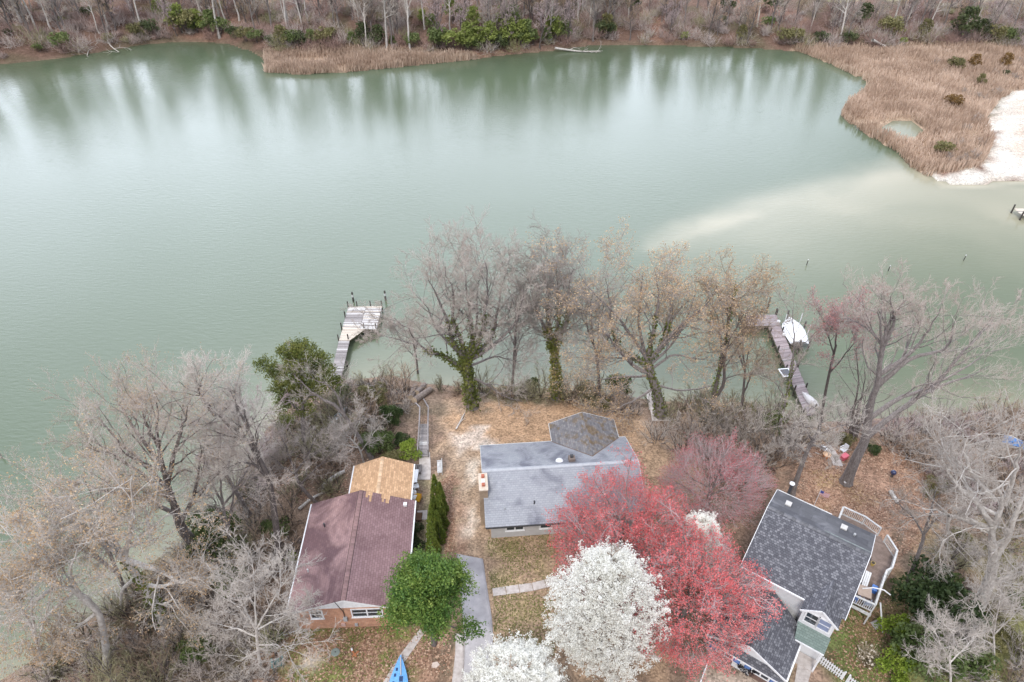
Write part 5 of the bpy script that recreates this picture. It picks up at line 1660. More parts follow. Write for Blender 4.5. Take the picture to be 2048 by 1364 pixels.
MB().bar(q0, q1, 0.12).build('lift_beam', metal_grey, rd)

def hull(L, W, Hh, n=13, m=9, bow=1.6, stern=0.5, flip=False, deck=0.0, power=2.2):
    """open or decked boat hull along +y: stern at -L/2, bow at +L/2; returns an MB"""
    mb = MB()
    rings = []
    for i in range(n):
        t = i / (n - 1)
        w = W / 2 * min(1, (stern + (1 - stern) * min(1, t / 0.35))) * (1 - max(0, (t - 0.45) / 0.55) ** bow)
        w = max(w, 0.02)
        keel = -Hh * (1 - 0.75 * max(0, (t - 0.6) / 0.4) ** 2)
        ring = []
        for j in range(m):
            a = math.pi * j / (m - 1)
            x = -w * math.copysign(abs(math.cos(a)) ** (2 / power), math.cos(a))
            z = keel * math.sin(a) ** (2 / power) if 0 < j < m - 1 else 0
            ring.append((x, -L / 2 + L * t, z))
        rings.append(ring)
    for r in rings:
        for p in r:
            mb.v.append(p); mb.uv.append(None)
    for i in range(n - 1):
        for j in range(m - 1):
            a = i * m + j
            mb.f.append([a, a + 1, a + m + 1, a + m])
    mb.f.append([j for j in range(m)][::-1])
    if deck is not None:
        # cambered deck
        b = len(mb.v)
        for r in rings:
            w = abs(r[0][0])
            for k in range(5):
                x = -w + 2 * w * k / 4
                mb.v.append((x, r[0][1], deck * (1 - (2 * k / 4 - 1) ** 2) * min(1, w / (W * 0.3)) + 0.004)); mb.uv.append(None)
        for i in range(n - 1):
            for k in range(4):
                a = b + i * 5 + k
                mb.f.append([a, a + 1, a + 6, a + 5])
    return mb

# boat under a white cover on the lift
c0, c1 = P(1581, 636, -2.5), P(1600, 680, -2.5)
ctr = (c0 + c1) / 2
dv = c0 - c1
ang = math.atan2(dv[1], dv[0]) - math.pi / 2
bt = thing('covered_boat', 'motor boat under a white cover raised beside the long dock', 'boat', (ctr[0], ctr[1], -2.75), ang)
Lb = float(np.linalg.norm(dv)) + 0.6
hull(Lb, 2.5, 0.55, stern=0.85).build('hull', mat_plain('grey_hull', (0.42, 0.43, 0.45)), bt, smooth=True)
cover_m = mat_noise('crumpled_white_cover', [(0.3, (0.60, 0.61, 0.63)), (0.6, (0.82, 0.82, 0.83))], 2.2, rough=0.6, bump=0.25)
cv = MB()
rng = np.random.default_rng(12)
nn, kk = 22, 15
for i in range(nn):
    t_ = i / (nn - 1)
    w = 1.3 * min(1, 0.8 + t_ * 0.6) * (1 - max(0, (t_ - 0.55) / 0.45) ** 2.4) + 0.06
    for k in range(kk):
        s = 2 * k / (kk - 1) - 1
        prof = (1 - abs(s) ** 2.6)
        z = -0.12 + prof * (0.62 + 0.22 * math.exp(-((t_ - 0.42) / 0.16) ** 2)) * (0.55 + 0.45 * math.sin(math.pi * min(1, t_ * 1.1 + 0.08)))
        z += 0.06 * rng.normal() * prof
        cv.v.append((s * w, -Lb / 2 - 0.05 + (Lb + 0.1) * t_, z)); cv.uv.append(None)
for i in range(nn - 1):
    for k in range(kk - 1):
        a = i * kk + k
        cv.f.append([a, a + 1, a + kk + 1, a + kk])
cv.build('boat_cover', cover_m, bt)
for px, py in ((1558, 641), (1568, 667)):
    q = P(px, py, -2.75)
    t = thing('fender', ['white round fender at the bow of the covered boat', 'white round fender midway along the long dock boat slip'][px > 1560], 'fender', (q[0], q[1], -2.9))
    MB().tube([(0, 0, -0.2), (0, 0, -0.12), (0, 0, 0.1), (0, 0, 0.2)], [0.08, 0.2, 0.2, 0.06], 10).build('ball', white, t, smooth=True)
    MB().tube([(0, 0, 0.18), (0.05, 0, 0.4)], 0.015, 5).build('rope', white_worn, t)
# white-framed panel on a post, and the upturned skiff
q = P(1571.5, 745, -2.3)
t = thing('framed_panel', 'dark square panel in a white frame on a post beside the long dock', 'panel', (q[0], q[1], -2.3), R(8))
box_part('panel', (0, 0, 0), (0.98, 1.1, 0.03), mat_plain('dark_panel', (0.07, 0.07, 0.08), 0.25), t)
for sx in (-1, 1):
    box_part('frame_side', (sx * 0.56, 0, 0.005), (0.14, 1.38, 0.07), white, t)
    box_part('frame_side', (0, sx * 0.62, 0.002), (0.98, 0.14, 0.065), white, t)
MB().tube([(0.2, 0.2, -3.5), (0.2, 0.2, -0.03)], 0.06, 8).build('post', piling_m, t)
q = P(1621, 803, DK)
t = thing('upturned_skiff', 'upturned pale grey skiff resting on the long dock', 'boat', (q[0], q[1], DK + 0.05), R(20))
h_ = hull(2.9, 0.95, 0.42, deck=None, stern=0.35)
h_.v = [(x, y, -z + 0.02) for x, y, z in h_.v]
h_.build('hull', mat_plain('pale_grey_paint', (0.55, 0.52, 0.51), 0.5), t, smooth=True)
MB().bar((0, -1.4, 0.40), (0, 1.0, 0.42), 0.06, 0.05).build('keel', white_worn, t)
# poles and a far dock end standing in the water
for k, (px, py) in enumerate(((1613, 530), (1776, 542), (1927, 521), (4, 915))):
    p = P(px, py, WATER)
    t = thing('stake', ['thin stake in the water beyond the boat lift', 'thin stake in shallow water, middle of three', 'thin stake in shallow water near the sandbar edge', 'dark stake in the water at the far left edge'][k], 'stake', (p[0], p[1], WATER))
    MB().tube([(0, 0, -1.5), (0.02, 0, 0.8)], 0.06, 7).build('pole', piling_m, t)
    MB().tube([(0.02, 0, 0.8), (0.02, 0, 0.95)], 0.07, 7).build('cap', white_worn, t)
p = P(2044, 424, -3.2)
t = thing('dock', 'end of another dock in the shallows at the far right edge', 'dock', (p[0], p[1], 0))
plank_run(t, (-0.6, -1.2), (-0.6, 1.2), (3.5, -1.2), (3.5, 1.2), -3.2, [wood_pale, wood_grey], 0.2, seed=21)
for x, y in ((-0.7, -1.2), (-0.7, 1.2), (1.5, -1.25), (1.5, 1.25)):
    piling(t, x, y, -6, -2.5, 0.14)

# ------------------------------------------------------------------ boardwalk down to the left dock
def L3(pts, Z):
    return [P(x, y, z) for (x, y), z in zip(pts, Z)]
bw = thing('boardwalk', 'narrow grey boardwalk with handrails leading down to the shore', 'boardwalk', (0, 0, 0))
bl_ = L3([(836.5, 912), (840, 855), (841, 826)], [0.12, -0.15, -0.6])
br_ = L3([(857, 912), (857, 855), (858, 826)], [0.12, -0.15, -0.6])
for k in range(2):
    plank_run(bw, bl_[k][:2], bl_[k + 1][:2], br_[k][:2], br_[k + 1][:2], bl_[k][2], [wood_grey] * 6 + [wood_white], 0.15, seed=30 + k, z1=bl_[k + 1][2])
ll = L3([(841, 826), (822, 806)], [-0.62, -2.2])
lr = L3([(858, 826), (843, 800)], [-0.62, -2.2])
plank_run(bw, ll[0][:2], ll[1][:2], lr[0][:2], lr[1][:2], -0.65, [wood_grey], 0.28, seed=33, z1=-2.2)
def rail_line(pts, hgt=0.85):
    for a, b in zip(pts[:-1], pts[1:]):
        MB().bar((a[0], a[1], a[2] + hgt), (b[0], b[1], b[2] + hgt), 0.12, 0.06).build('handrail', wood_grey, bw)
        n = 4
        for i in range(n + 1):
            t_ = i / n * 0.98 + 0.01
            p = a * (1 - t_) + b * t_
            box_part('post', (p[0], p[1], p[2] + hgt / 2 - 0.35), (0.07, 0.07, hgt + 0.64), wood_grey, bw)
rail_line([bl_[0], bl_[1], bl_[2], ll[1]])
rail_line([br_[0], br_[1], br_[2], lr[1]])
# sawn logs beside the steps
log_m = mat_noise('log_bark', [(0.3, (0.13, 0.10, 0.085)), (0.7, (0.30, 0.25, 0.22))], 4, rough=0.95, bump=0.03)
cut_m = mat_noise('cut_wood', [(0.3, (0.36, 0.27, 0.19)), (0.7, (0.52, 0.42, 0.32))], 8, rough=0.9)
for k, ((ax, ay), (bx, by), r_) in enumerate((((822, 800), (832, 776), 0.34), ((829, 806), (862, 783), 0.36), ((834, 790), (850, 772), 0.30), ((810, 780), (818, 777), 0.34))):
    a, b = np.array(at_px(ax, ay, -2)), np.array(at_px(bx, by, -2))
    t = thing('log', ['sawn log lying end-on beside the boardwalk steps', 'longest sawn log angled across the foot of the boardwalk', 'sawn log behind the longest log near the shore', 'short sawn log stub farthest from the boardwalk rail'][k], 'log', (a[0], a[1], a[2]))
    d = b - a
    e = [(0, 0, r_ * 0.8), tuple(d * 0.5 + np.array([0, 0, r_ * 0.85])), tuple(d + np.array([0, 0, r_ * 0.8]))]
    MB().tube(e, [r_, r_ * 0.95, r_ * 0.88], 10, cap=False).build('bark', log_m, t)
    dn_ = d / np.linalg.norm(d)
    for s, c_, rr in ((-1, np.array(e[0]), r_), (1, np.array(e[2]), r_ * 0.88)):
        MB().tube([tuple(c_ - dn_ * s * 0.03), tuple(c_ + dn_ * s * 0.01)], rr * 0.98, 10).build('cut_end', cut_m, t)

# ------------------------------------------------------------------ small things round the brick house
def ground_thing(name, label, cat, px, py, rz=0.0, z=0.0, group=None):
    p = at_px(px, py, z)
    return thing(name, label, cat, p, rz, group)
t = ground_thing('septic_lid', 'round grey-green tank lid set in the front lawn', 'lid', 671, 1305)
MB().tube([(0, 0, -0.1), (0, 0, 0.07), (0, 0, 0.09)], [0.32, 0.32, 0.26], 20).build('lid', mat_plain('grey_green', (0.20, 0.235, 0.215), 0.6), t)
MB().tube([(0, 0, 0.09), (0, 0, 0.10)], 0.05, 8).build('knob', metal_dark, t)
t = thing('sailing_dinghy', 'bright blue decked dinghy hull lying on the front lawn', 'boat', (-7.95, 22.35, HZ(-7.95, 22.35) + 0.38), R(3))
blue_deck = mat_noise('sky_blue_deck', [(0.3, (0.11, 0.32, 0.66)), (0.7, (0.20, 0.46, 0.80))], 3, rough=0.35)
hull(4.3, 1.42, 0.38, deck=0.07, stern=0.8, bow=1.5).build('hull', blue_deck, t, smooth=False)
for x, y in ((-0.28, 0.65), (-0.18, 1.05), (-0.36, 0.1)):
    box_part('hatch', (x, y, 0.075), (0.14, 0.2, 0.05), mat_plain('navy_patch', (0.02, 0.05, 0.14)), t)
box_part('cockpit', (0.16, 0.35, 0.08), (0.26, 0.36, 0.05), mat_plain('navy_patch', (0.02, 0.05, 0.14)), t)
MB().bar((0.02, 1.9, 0.1), (0.14, 0.6, 0.12), 0.06).build('spar', wood_pale, t)
t = ground_thing('boat_trolley', 'small rust-orange trolley with white wheel at the blue dinghy bow', 'trolley', 709, 1308)
MB().bar((-0.25, 0.25, 0.1), (0.2, -0.25, 0.12), 0.1, 0.06).build('frame', mat_plain('rust_orange', (0.42, 0.16, 0.07)), t)
MB().bar((-0.1, -0.25, 0.1), (0.3, 0.15, 0.12), 0.1, 0.06).build('frame', mat_plain('rust_orange', (0.42, 0.16, 0.07)), t)
MB().tube([(-0.28, 0.25, 0.12), (-0.18, 0.3, 0.12)], 0.12, 10).build('wheel', white, t)
adir = mat_plain('teal_paint', (0.16, 0.27, 0.27), 0.6)
t = ground_thing('garden_chair', 'teal slatted garden chair on the lawn at the wood edge', 'chair', 557, 1330, R(200))
for i in range(5):
    box_part('seat_slat', (0, -0.25 + i * 0.11, 0.36 - i * 0.03), (0.55, 0.095, 0.025), adir, t)
for i in range(5):
    x = -0.24 + i * 0.12
    MB().bar((x, 0.28, 0.24), (x * 1.15, 0.62, 1.0 - abs(i - 2) * 0.05), 0.1, 0.025).build('back_slat', adir, t)
for sx in (-1, 1):
    box_part('armrest', (sx * 0.36, 0.02, 0.56), (0.13, 0.72, 0.03), adir, t)
    box_part('leg', (sx * 0.34, -0.27, 0.27), (0.05, 0.1, 0.55), adir, t)
    box_part('leg', (sx * 0.34, 0.3, 0.27), (0.05, 0.1, 0.55), adir, t)
t = ground_thing('stepping_stone', 'pale flat stone lying in the grass by the drive', 'stone', 871, 1330)
MB().slab([(-0.3, -0.18, 0.05), (0.05, -0.26, 0.06), (0.3, 0.0, 0.05), (0.12, 0.22, 0.06), (-0.22, 0.16, 0.05)], 0.12).build('stone', mat_plain('pale_stone', (0.56, 0.46, 0.40), 0.9), t)
# side yard
t = ground_thing('garden_bench', 'old white bench beside the path near the arborvitae row', 'bench', 880, 940, R(-84))
for i in range(4):
    box_part('slat', (0, -0.18 + i * 0.11, 0.42), (1.35, 0.09, 0.03), white_worn, t)
for i in range(3):
    box_part('back_slat', (0, 0.24, 0.56 + i * 0.13), (1.35, 0.03, 0.09), white_worn, t)
for sx in (-0.6, 0.6):
    box_part('leg', (sx, -0.14, 0.2), (0.06, 0.06, 0.4), white_worn, t)
    box_part('leg', (sx, 0.2, 0.42), (0.06, 0.05, 0.85), white_worn, t)
    box_part('armrest', (sx, 0.0, 0.62), (0.07, 0.48, 0.03), white_worn, t)
t = ground_thing('wood_planter', 'low grey wooden planter at the rear corner of the tan roof', 'planter', 835, 942)
for s in (-1, 1):
    box_part('side', (s * 0.36, 0, 0.2), (0.05, 0.95, 0.4), wood_grey, t)
    box_part('side', (0, s * 0.45, 0.2), (0.67, 0.05, 0.38), wood_grey, t)
for i in range(4):
    box_part('slat', (-0.24 + i * 0.16, 0, 0.3), (0.08, 0.85, 0.03), wood_grey, t)
t = ground_thing('folding_table', 'white folding table under the tan eave', 'table', 830, 962)
box_part('table_top', (0, 0, 0.72), (0.65, 1.5, 0.05), white, t)
for sx in (-0.27, 0.27):
    for sy in (-0.65, 0.65):
        box_part('leg', (sx, sy, 0.35), (0.04, 0.04, 0.7), metal_grey, t)
p = at_px(833, 978); simple_chair('plastic_chair', 'white plastic chair beside the folding table', 'chair', p, R(110), white)
p = at_px(828, 1000); simple_chair('plastic_chair', 'white plastic chair at the brown roof corner beside the yellow toy', 'chair', p, R(80), white)
t = ground_thing('bucket', 'blue bucket with white rim under the tan eave', 'bucket', 828, 990)
MB().tube([(0, 0, 0), (0, 0, 0.42)], [0.2, 0.25], 12).build('pail', mat_plain('bucket_blue', (0.05, 0.16, 0.45), 0.4), t)
MB().tube([(0, 0, 0.42), (0, 0, 0.45)], 0.265, 12).build('lid', white, t)
t = ground_thing('toy_slide', 'bright yellow plastic toy on the grass by the house corner', 'toy', 835, 998, R(-15))
ylw = mat_plain('toy_yellow', (0.75, 0.42, 0.03), 0.4)
MB().hexa([(-0.3, -0.3, 0), (0.3, -0.3, 0), (0.3, 0.3, 0), (-0.3, 0.3, 0), (-0.3, -0.3, 0.1), (0.3, -0.3, 0.1), (0.28, 0.3, 0.45), (-0.28, 0.3, 0.45)]).build('ramp', ylw, t)
for sx in (-1, 1):
    MB().bar((sx * 0.32, -0.3, 0.14), (sx * 0.3, 0.3, 0.5), 0.06, 0.1).build('side', mat_plain('toy_orange', (0.7, 0.3, 0.03), 0.4), t)
t = ground_thing('side_door_mat', 'brown door mat on the side step of the brick house', 'mat', 838, 1035)
box_part('mat', (0, 0, 0.15), (0.5, 0.8, 0.03), mat_plain('brown_mat', (0.13, 0.075, 0.045), 0.95), t)
box_part('border', (0, 0, 0.139), (0.56, 0.86, 0.022), mat_plain('dark_mat_edge', (0.05, 0.03, 0.02), 0.95), t)
t = ground_thing('marker_post', 'short white post among the arborvitae tips', 'post', 873, 985)
box_part('post', (0, 0, 0.6), (0.08, 0.08, 1.2), white, t)
MB().tube([(0, 0, 1.2), (0, 0, 1.28)], [0.07, 0.01], 4).build('cap', white, t)
# kayak and white heap on the wooded bank
q = at_px(679, 838, -1.5)
t = thing('kayak', 'pale blue-white kayak lying on the wooded bank by the cedar', 'kayak', (q[0], q[1], q[2] + 0.5), R(-25))
hull(3.4, 0.75, 0.3, deck=0.1, stern=0.25, bow=1.4).build('hull', mat_plain('kayak_white', (0.60, 0.68, 0.74), 0.35), t, smooth=True)
MB().tube([(0, -0.2, 0.1), (0, -0.2, 0.125)], 0.24, 12).build('cockpit', metal_dark, t)
# right lot
def gp(px, py, z=0): return at_px(px, py, z)
simple_chair('plastic_chair', 'white plastic chair on the house side of the waterside path', 'chair', gp(1646, 903), R(120), white)
simple_chair('plastic_chair', 'white plastic chair at the waterside path beside the pink cooler', 'chair', gp(1684, 905), R(-60), white)
t = ground_thing('cooler', 'bright pink-red cooler at the corner of the waterside path', 'cooler', 1687, 917, R(30))
box_part('tub', (0, 0, 0.2), (0.7, 0.45, 0.4), mat_plain('cooler_pink', (0.62, 0.08, 0.12), 0.4), t)
box_part('lid', (0, 0, 0.43), (0.74, 0.49, 0.07), mat_plain('cooler_lid', (0.70, 0.16, 0.20), 0.4), t)
t = ground_thing('storage_tub', 'orange tub beside the waterside path', 'tub', 1652, 914, R(-20))
MB().tube([(0, 0, 0), (0, 0, 0.4)], [0.3, 0.36], 10).build('tub', mat_plain('tub_orange', (0.62, 0.24, 0.08), 0.5), t)
MB().tube([(0, 0, 0.4), (0, 0, 0.44)], 0.39, 10).build('lid', mat_plain('tub_lid', (0.66, 0.42, 0.26), 0.5), t)
t = ground_thing('gazing_ball', 'dark blue gazing ball on a low stand in the leaves', 'ornament', 1783, 953)
MB().tube([(0, 0, 0), (0, 0, 0.3)], [0.14, 0.08], 10).build('stand', metal_dark, t)
s_ = MB(); s_.tube([(0, 0, 0.3 + 0.26 * (1 - math.cos(a))) for a in np.linspace(0.1, 3.04, 9)], [0.26 * math.sin(a) for a in np.linspace(0.1, 3.04, 9)], 14)
s_.build('ball', mat_plain('dark_blue_glass', (0.02, 0.03, 0.09), 0.08, spec=0.9), t, smooth=True)
t = ground_thing('garden_lamp', 'small white globe lamp at the foot of the leaning tree', 'lamp', 1688, 970)
MB().tube([(0, 0, 0), (0, 0, 0.3)], 0.04, 8).build('stem', metal_dark, t)
s_ = MB(); s_.tube([(0, 0, 0.3 + 0.15 * (1 - math.cos(a))) for a in np.linspace(0.1, 3.04, 7)], [0.15 * math.sin(a) for a in np.linspace(0.1, 3.04, 7)], 12)
s_.build('globe', white, t, smooth=True)
t = ground_thing('paving_square', 'single pale paving square on the side lawn', 'paver', 1752, 1250, R(20))
MB().slab([(-0.3, -0.3, 0.07), (0.3, -0.3, 0.07), (0.3, 0.3, 0.07), (-0.3, 0.3, 0.07)], 0.12).build('slab', mat_plain('pale_paver', (0.55, 0.52, 0.50), 0.9), t)
t = ground_thing('tarp', 'bright blue tarp over a woodpile in the right-hand thicket', 'tarp', 2034, 893, R(-30))
tp = MB(); rng = np.random.default_rng(5)
for i in range(9):
    for j in range(6):
        tp.v.append((-1.4 + 2.8 * i / 8, -0.6 + 1.2 * j / 5, 0.5 + 0.35 * math.sin(math.pi * j / 5) + rng.normal() * 0.08)); tp.uv.append(None)
for i in range(8):
    for j in range(5):
        a = i * 6 + j
        tp.f.append([a, a + 6, a + 7, a + 1])
tp.build('sheet', mat_plain('tarp_blue', (0.09, 0.26, 0.62), 0.5), t)
for j in range(3):
    MB().tube([(-1.3, -0.35 + j * 0.35, 0.2), (1.3, -0.35 + j * 0.35, 0.2)], 0.18, 8).build('log', log_m, t)
# picket fence
pf = thing('picket_fence', 'white picket fence running out from the entry porch', 'fence', (0, 0, 0))
fa, fb_ = np.array(at_px(1632, 1322)), np.array(at_px(1716, 1384))
Lf = np.linalg.norm(fb_ - fa)
nf = int(Lf / 0.155)
fang = math.atan2(fb_[1] - fa[1], fb_[0] - fa[0])
pk = MB(); pk.v = [(-0.045, -0.012, 0), (0.045, -0.012, 0), (0.045, -0.012, 0.92), (0, -0.012, 1.02), (-0.045, -0.012, 0.92), (-0.045, 0.012, 0), (0.045, 0.012, 0), (0.045, 0.012, 0.92), (0, 0.012, 1.02), (-0.045, 0.012, 0.92)]
pk.uv = [None] * 10
pk.f = [[0, 1, 2, 3, 4], [9, 8, 7, 6, 5], [0, 5, 6, 1], [1, 6, 7, 2], [2, 7, 8, 3], [3, 8, 9, 4], [4, 9, 5, 0]]
pkm = pk.mesh('picket', white)
for i in range(nf):
    if 12 <= i <= 13:
        continue
    p = fa + (fb_ - fa) * i / nf
    link('picket', pkm, pf, (p[0], p[1], HZ(p[0], p[1]) + 0.05), (0, 0, fang))
off = np.array([-math.sin(fang), math.cos(fang), 0]) * 0.04
for a_, b_ in ((0, 11.4 / nf), (13.6 / nf, 1)):
    for zz in (0.3, 0.75):
        q0, q1 = fa + (fb_ - fa) * a_ + off, fa + (fb_ - fa) * b_ + off
        MB().bar((q0[0], q0[1], q0[2] + zz), (q1[0], q1[1], q1[2] + zz), 0.04, 0.08).build('rail', white, pf)
for s in (0.0, 11.6 / nf, 13.5 / nf, 1.0):
    q0 = fa + (fb_ - fa) * s + off * 1.5
    box_part('post', (q0[0], q0[1], q0[2] + 0.5), (0.1, 0.1, 1.1), white, pf, fang)
# white arbor rails at the garage corner
t = ground_thing('garden_rail', 'white wooden rail frame under the red tree at the lower edge', 'rail', 1408, 1345, R(60))
for k in range(2):
    MB().bar((-1.2, 0, 0.45 + 0.45 * k), (1.2, 0, 0.45 + 0.45 * k), 0.06, 0.09).build('rail', white, t)
for x in (-1.2, 0, 1.2):
    box_part('post', (x, 0, 0.5), (0.1, 0.1, 1.05), white, t)
#@@VEG
# ------------------------------------------------------------------ named bare trees (limbs traced from the photo, depth from the base)
def B(px, py, z=-0.5):
    return np.array(at_px(px, py, z))

b = B(945, 815)
bare_tree('ivy_clad_tree', 'broad leafless tree with ivy-covered trunk at the lawn edge above the water', None, b, [
    (0.55, [(945, 815), (941, 785), (936, 750), (931, 715)]),
    (0.26, [(931, 720), (905, 682), (893, 640), (878, 600), (858, 560), (832, 528)]),
    (0.24, [(931, 718), (922, 680), (905, 640), (908, 590), (890, 540), (884, 495)]),
    (0.24, [(932, 716), (945, 680), (940, 640), (936, 600), (930, 550), (935, 498)]),
    (0.24, [(935, 716), (960, 680), (968, 630), (975, 580), (970, 530), (975, 485)]),
    (0.23, [(937, 718), (980, 680), (992, 640), (1000, 590), (1012, 540), (1006, 500)]),
    (0.20, [(938, 722), (985, 692), (1020, 660), (1040, 630), (1046, 580), (1050, 540)]),
    (0.20, [(930, 740), (895, 716), (858, 702), (834, 686), (816, 658), (790, 640), (764, 616)]),
    (0.10, [(834, 690), (800, 680), (770, 672), (746, 664)]),
    (0.14, [(936, 735), (965, 722), (1000, 714), (1055, 735)]),
    (0.15, [(938, 752), (975, 770), (1005, 790), (1065, 812)]),
    (0.16, [(931, 718), (880, 668), (850, 610), (822, 580), (800, 560)]),
    (0.16, [(935, 716), (952, 660), (955, 600), (958, 550), (950, 510)]),
], trunk_mat=bark_grey, twig_mat=twig_grey, seed=11, levels=(10, 7, 7, 7), tw=0.0125, up=0.10, l1=(0.72, (28, 72)),
    ivy={0: 2300, 1: 450, 2: 400, 3: 450, 4: 500, 5: 300, 7: 700}, ivy_t=(0, 0.55), ivy_r=0.5, spread=3.5)
b = B(1112, 800, -3)
bare_tree('vine_clad_tree', 'multi-stemmed leafless tree wrapped in rusty and green vines at the shore', None, b, [
    (0.42, [(1112, 800), (1113, 760), (1110, 720), (1106, 690)]),
    (0.20, [(1106, 695), (1098, 650), (1097, 600), (1088, 550), (1076, 500)]),
    (0.20, [(1108, 695), (1116, 650), (1119, 600), (1112, 545), (1120, 495)]),
    (0.20, [(1110, 695), (1130, 650), (1136, 600), (1140, 550), (1160, 505)]),
    (0.12, [(1106, 700), (1092, 660), (1080, 632), (1066, 618)]),
    (0.14, [(1108, 690), (1080, 640), (1062, 580), (1050, 530)]),
], twig_mat=twig_grey, seed=12, levels=(12, 8, 7, 7), up=0.10, l1=(0.75, (28, 72)), ivy={0: 2600, 1: 500, 2: 600, 3: 500, 4: 900}, ivy_t=(0, 0.7), ivy_r=0.5, ivy_mat=lf_vine, spread=2)
rng = np.random.default_rng(3)
b = B(1322, 835, -2)
bare_tree('budding_oak', 'spreading leafless oak with orange buds on the bank behind the grey house', None, b, [
    (0.50, [(1322, 835), (1316, 790), (1302, 750), (1294, 718)]),
    (0.22, [(1300, 745), (1276, 738), (1241, 706), (1203, 659), (1161, 636)]),
    (0.22, [(1296, 722), (1323, 690), (1340, 624), (1338, 580), (1335, 535)]),
    (0.24, [(1295, 720), (1303, 680), (1317, 600), (1312, 560), (1306, 515)]),
    (0.24, [(1297, 722), (1335, 682), (1378, 642), (1422, 598), (1455, 545)]),
    (0.20, [(1292, 725), (1246, 705), (1226, 665), (1217, 600), (1211, 556), (1194, 515)]),
    (0.20, [(1293, 720), (1278, 650), (1282, 592), (1288, 512)]),
    (0.14, [(1298, 742), (1264, 718), (1203, 716), (1138, 722)]),
    (0.15, [(1302, 752), (1276, 753), (1217, 756), (1153, 768)]),
    (0.15, [(1300, 740), (1349, 709), (1393, 719), (1460, 704)]),
    (0.18, [(1296, 722), (1350, 660), (1400, 620), (1440, 600), (1490, 560)]),
    (0.18, [(1296, 722), (1240, 640), (1190, 590), (1160, 545), (1150, 515)]),
    (0.15, [(1300, 730), (1350, 680), (1390, 590), (1385, 530)]),
    (0.12, [(1312, 770), (1360, 780), (1430, 770), (1500, 740)]),
    (0.13, [(1310, 775), (1270, 800), (1230, 820), (1190, 850)]),
], seed=13, levels=(9, 7, 6, 5), twig_mat=twig_grey, buds=lf_bud_o, bud_n=1, bud_size=0.1, ivy={0: 700, 2: 350, 3: 350, 5: 450}, ivy_t=(0, 0.6), spread=4.5, up=0.07, l1=(0.72, (28, 74)))
b = B(1420, 838, -2)
bare_tree('twin_trunk_tree', 'slim twin-trunked tree between the oak and the long dock', None, b, [
    (0.25, [(1420, 838), (1430, 780), (1444, 720)]),
    (0.2, [(1440, 735), (1455, 660), (1465, 600), (1478, 530)]),
    (0.2, [(1425, 800), (1446, 770), (1452, 700), (1480, 640), (1510, 590)]),
    (0.12, [(1444, 720), (1440, 660), (1425, 600), (1430, 560)]),
], seed=14, levels=(9, 7, 6, 5), trunk_mat=bark_dark, twig_mat=twig_brown, buds=lf_bud_o, bud_n=1, bud_size=0.1, ivy={0: 250, 1: 200}, spread=2)
b = B(1556, 872, -2)
bare_tree('slim_tree', 'slim greenish-barked tree leaning over the near end of the long dock', None, b, [
    (0.15, [(1556, 872), (1567, 820), (1578, 770), (1586, 720)]),
    (0.09, [(1584, 730), (1588, 680), (1585, 630), (1580, 600)]),
    (0.07, [(1580, 760), (1600, 720), (1610, 690)]),
    (0.06, [(1572, 800), (1550, 765), (1520, 750), (1500, 740)]),
], seed=15, levels=(7, 6, 5, 3), trunk_mat=bark_grey, ivy={0: 260}, ivy_r=0.12, spread=1.5)
b = B(1638, 868, -2)
bare_tree('red_budded_sapling', 'slim sapling with dull red buds right of the long dock', None, b, [
    (0.16, [(1638, 868), (1648, 800), (1660, 740), (1672, 690)]),
    (0.09, [(1670, 700), (1675, 660), (1690, 630), (1700, 610)]),
    (0.08, [(1668, 710), (1655, 670), (1645, 640), (1640, 615)]),
    (0.07, [(1660, 745), (1690, 710), (1710, 680), (1715, 650)]),
], seed=16, levels=(9, 7, 6, 5), trunk_mat=bark_dark, twig_mat=twig_pink, buds=lf_bud_r, bud_n=1, bud_size=0.09, spread=1.8)
b = B(1692, 965, -0.4)
bare_tree('leaning_tree', 'large smooth-trunked tree leaning towards the water behind the charcoal house', None, b, [
    (0.50, [(1692, 965), (1712, 917), (1730, 880), (1735, 845)]),
    (0.34, [(1734, 855), (1742, 805), (1755, 762), (1763, 700), (1766, 650), (1748, 618), (1722, 592)]),
    (0.22, [(1761, 715), (1775, 655), (1800, 612), (1832, 578)]),
    (0.24, [(1752, 775), (1790, 740), (1830, 715), (1895, 695), (1911, 641), (1930, 600)]),
    (0.26, [(1730, 878), (1769, 843), (1803, 820), (1840, 790), (1897, 766), (1965, 739), (2020, 700)]),
    (0.22, [(1738, 838), (1796, 797), (1847, 780), (1910, 745), (1960, 715), (2010, 650)]),
    (0.20, [(1758, 750), (1810, 715), (1850, 670), (1880, 620), (1890, 590)]),
    (0.16, [(1765, 690), (1740, 660), (1705, 640), (1680, 630)]),
    (0.18, [(1763, 700), (1790, 640), (1780, 600), (1790, 570)]),
    (0.18, [(1860, 785), (1930, 700), (1980, 650), (1990, 610)]),
], seed=17, levels=(8, 6, 6, 6), trunk_mat=bark_grey, twig_mat=twig_grey, buds=lf_bud_r, bud_n=1, bud_size=0.03, spread=4, tw=0.0115, up=0.13, l1=(0.62, (25, 62)))
b = B(1706, 875, -1.5)
bare_tree('dark_stem_tree', 'clump of thin dark stems on the bank behind the leaning tree', None, b, [
    (0.2, [(1704, 878), (1712, 840), (1720, 800)]),
    (0.16, [(1706, 874), (1718, 820), (1728, 770), (1732, 720)]),
    (0.16, [(1712, 874), (1726, 830), (1742, 790), (1760, 730)]),
    (0.13, [(1700, 872), (1708, 820), (1716, 770), (1710, 700), (1700, 660)]),
], seed=18, levels=(7, 6, 5, 4), trunk_mat=bark_dark, twig_mat=twig_grey, spread=1.5)
b = B(1585, 988, -0.2)
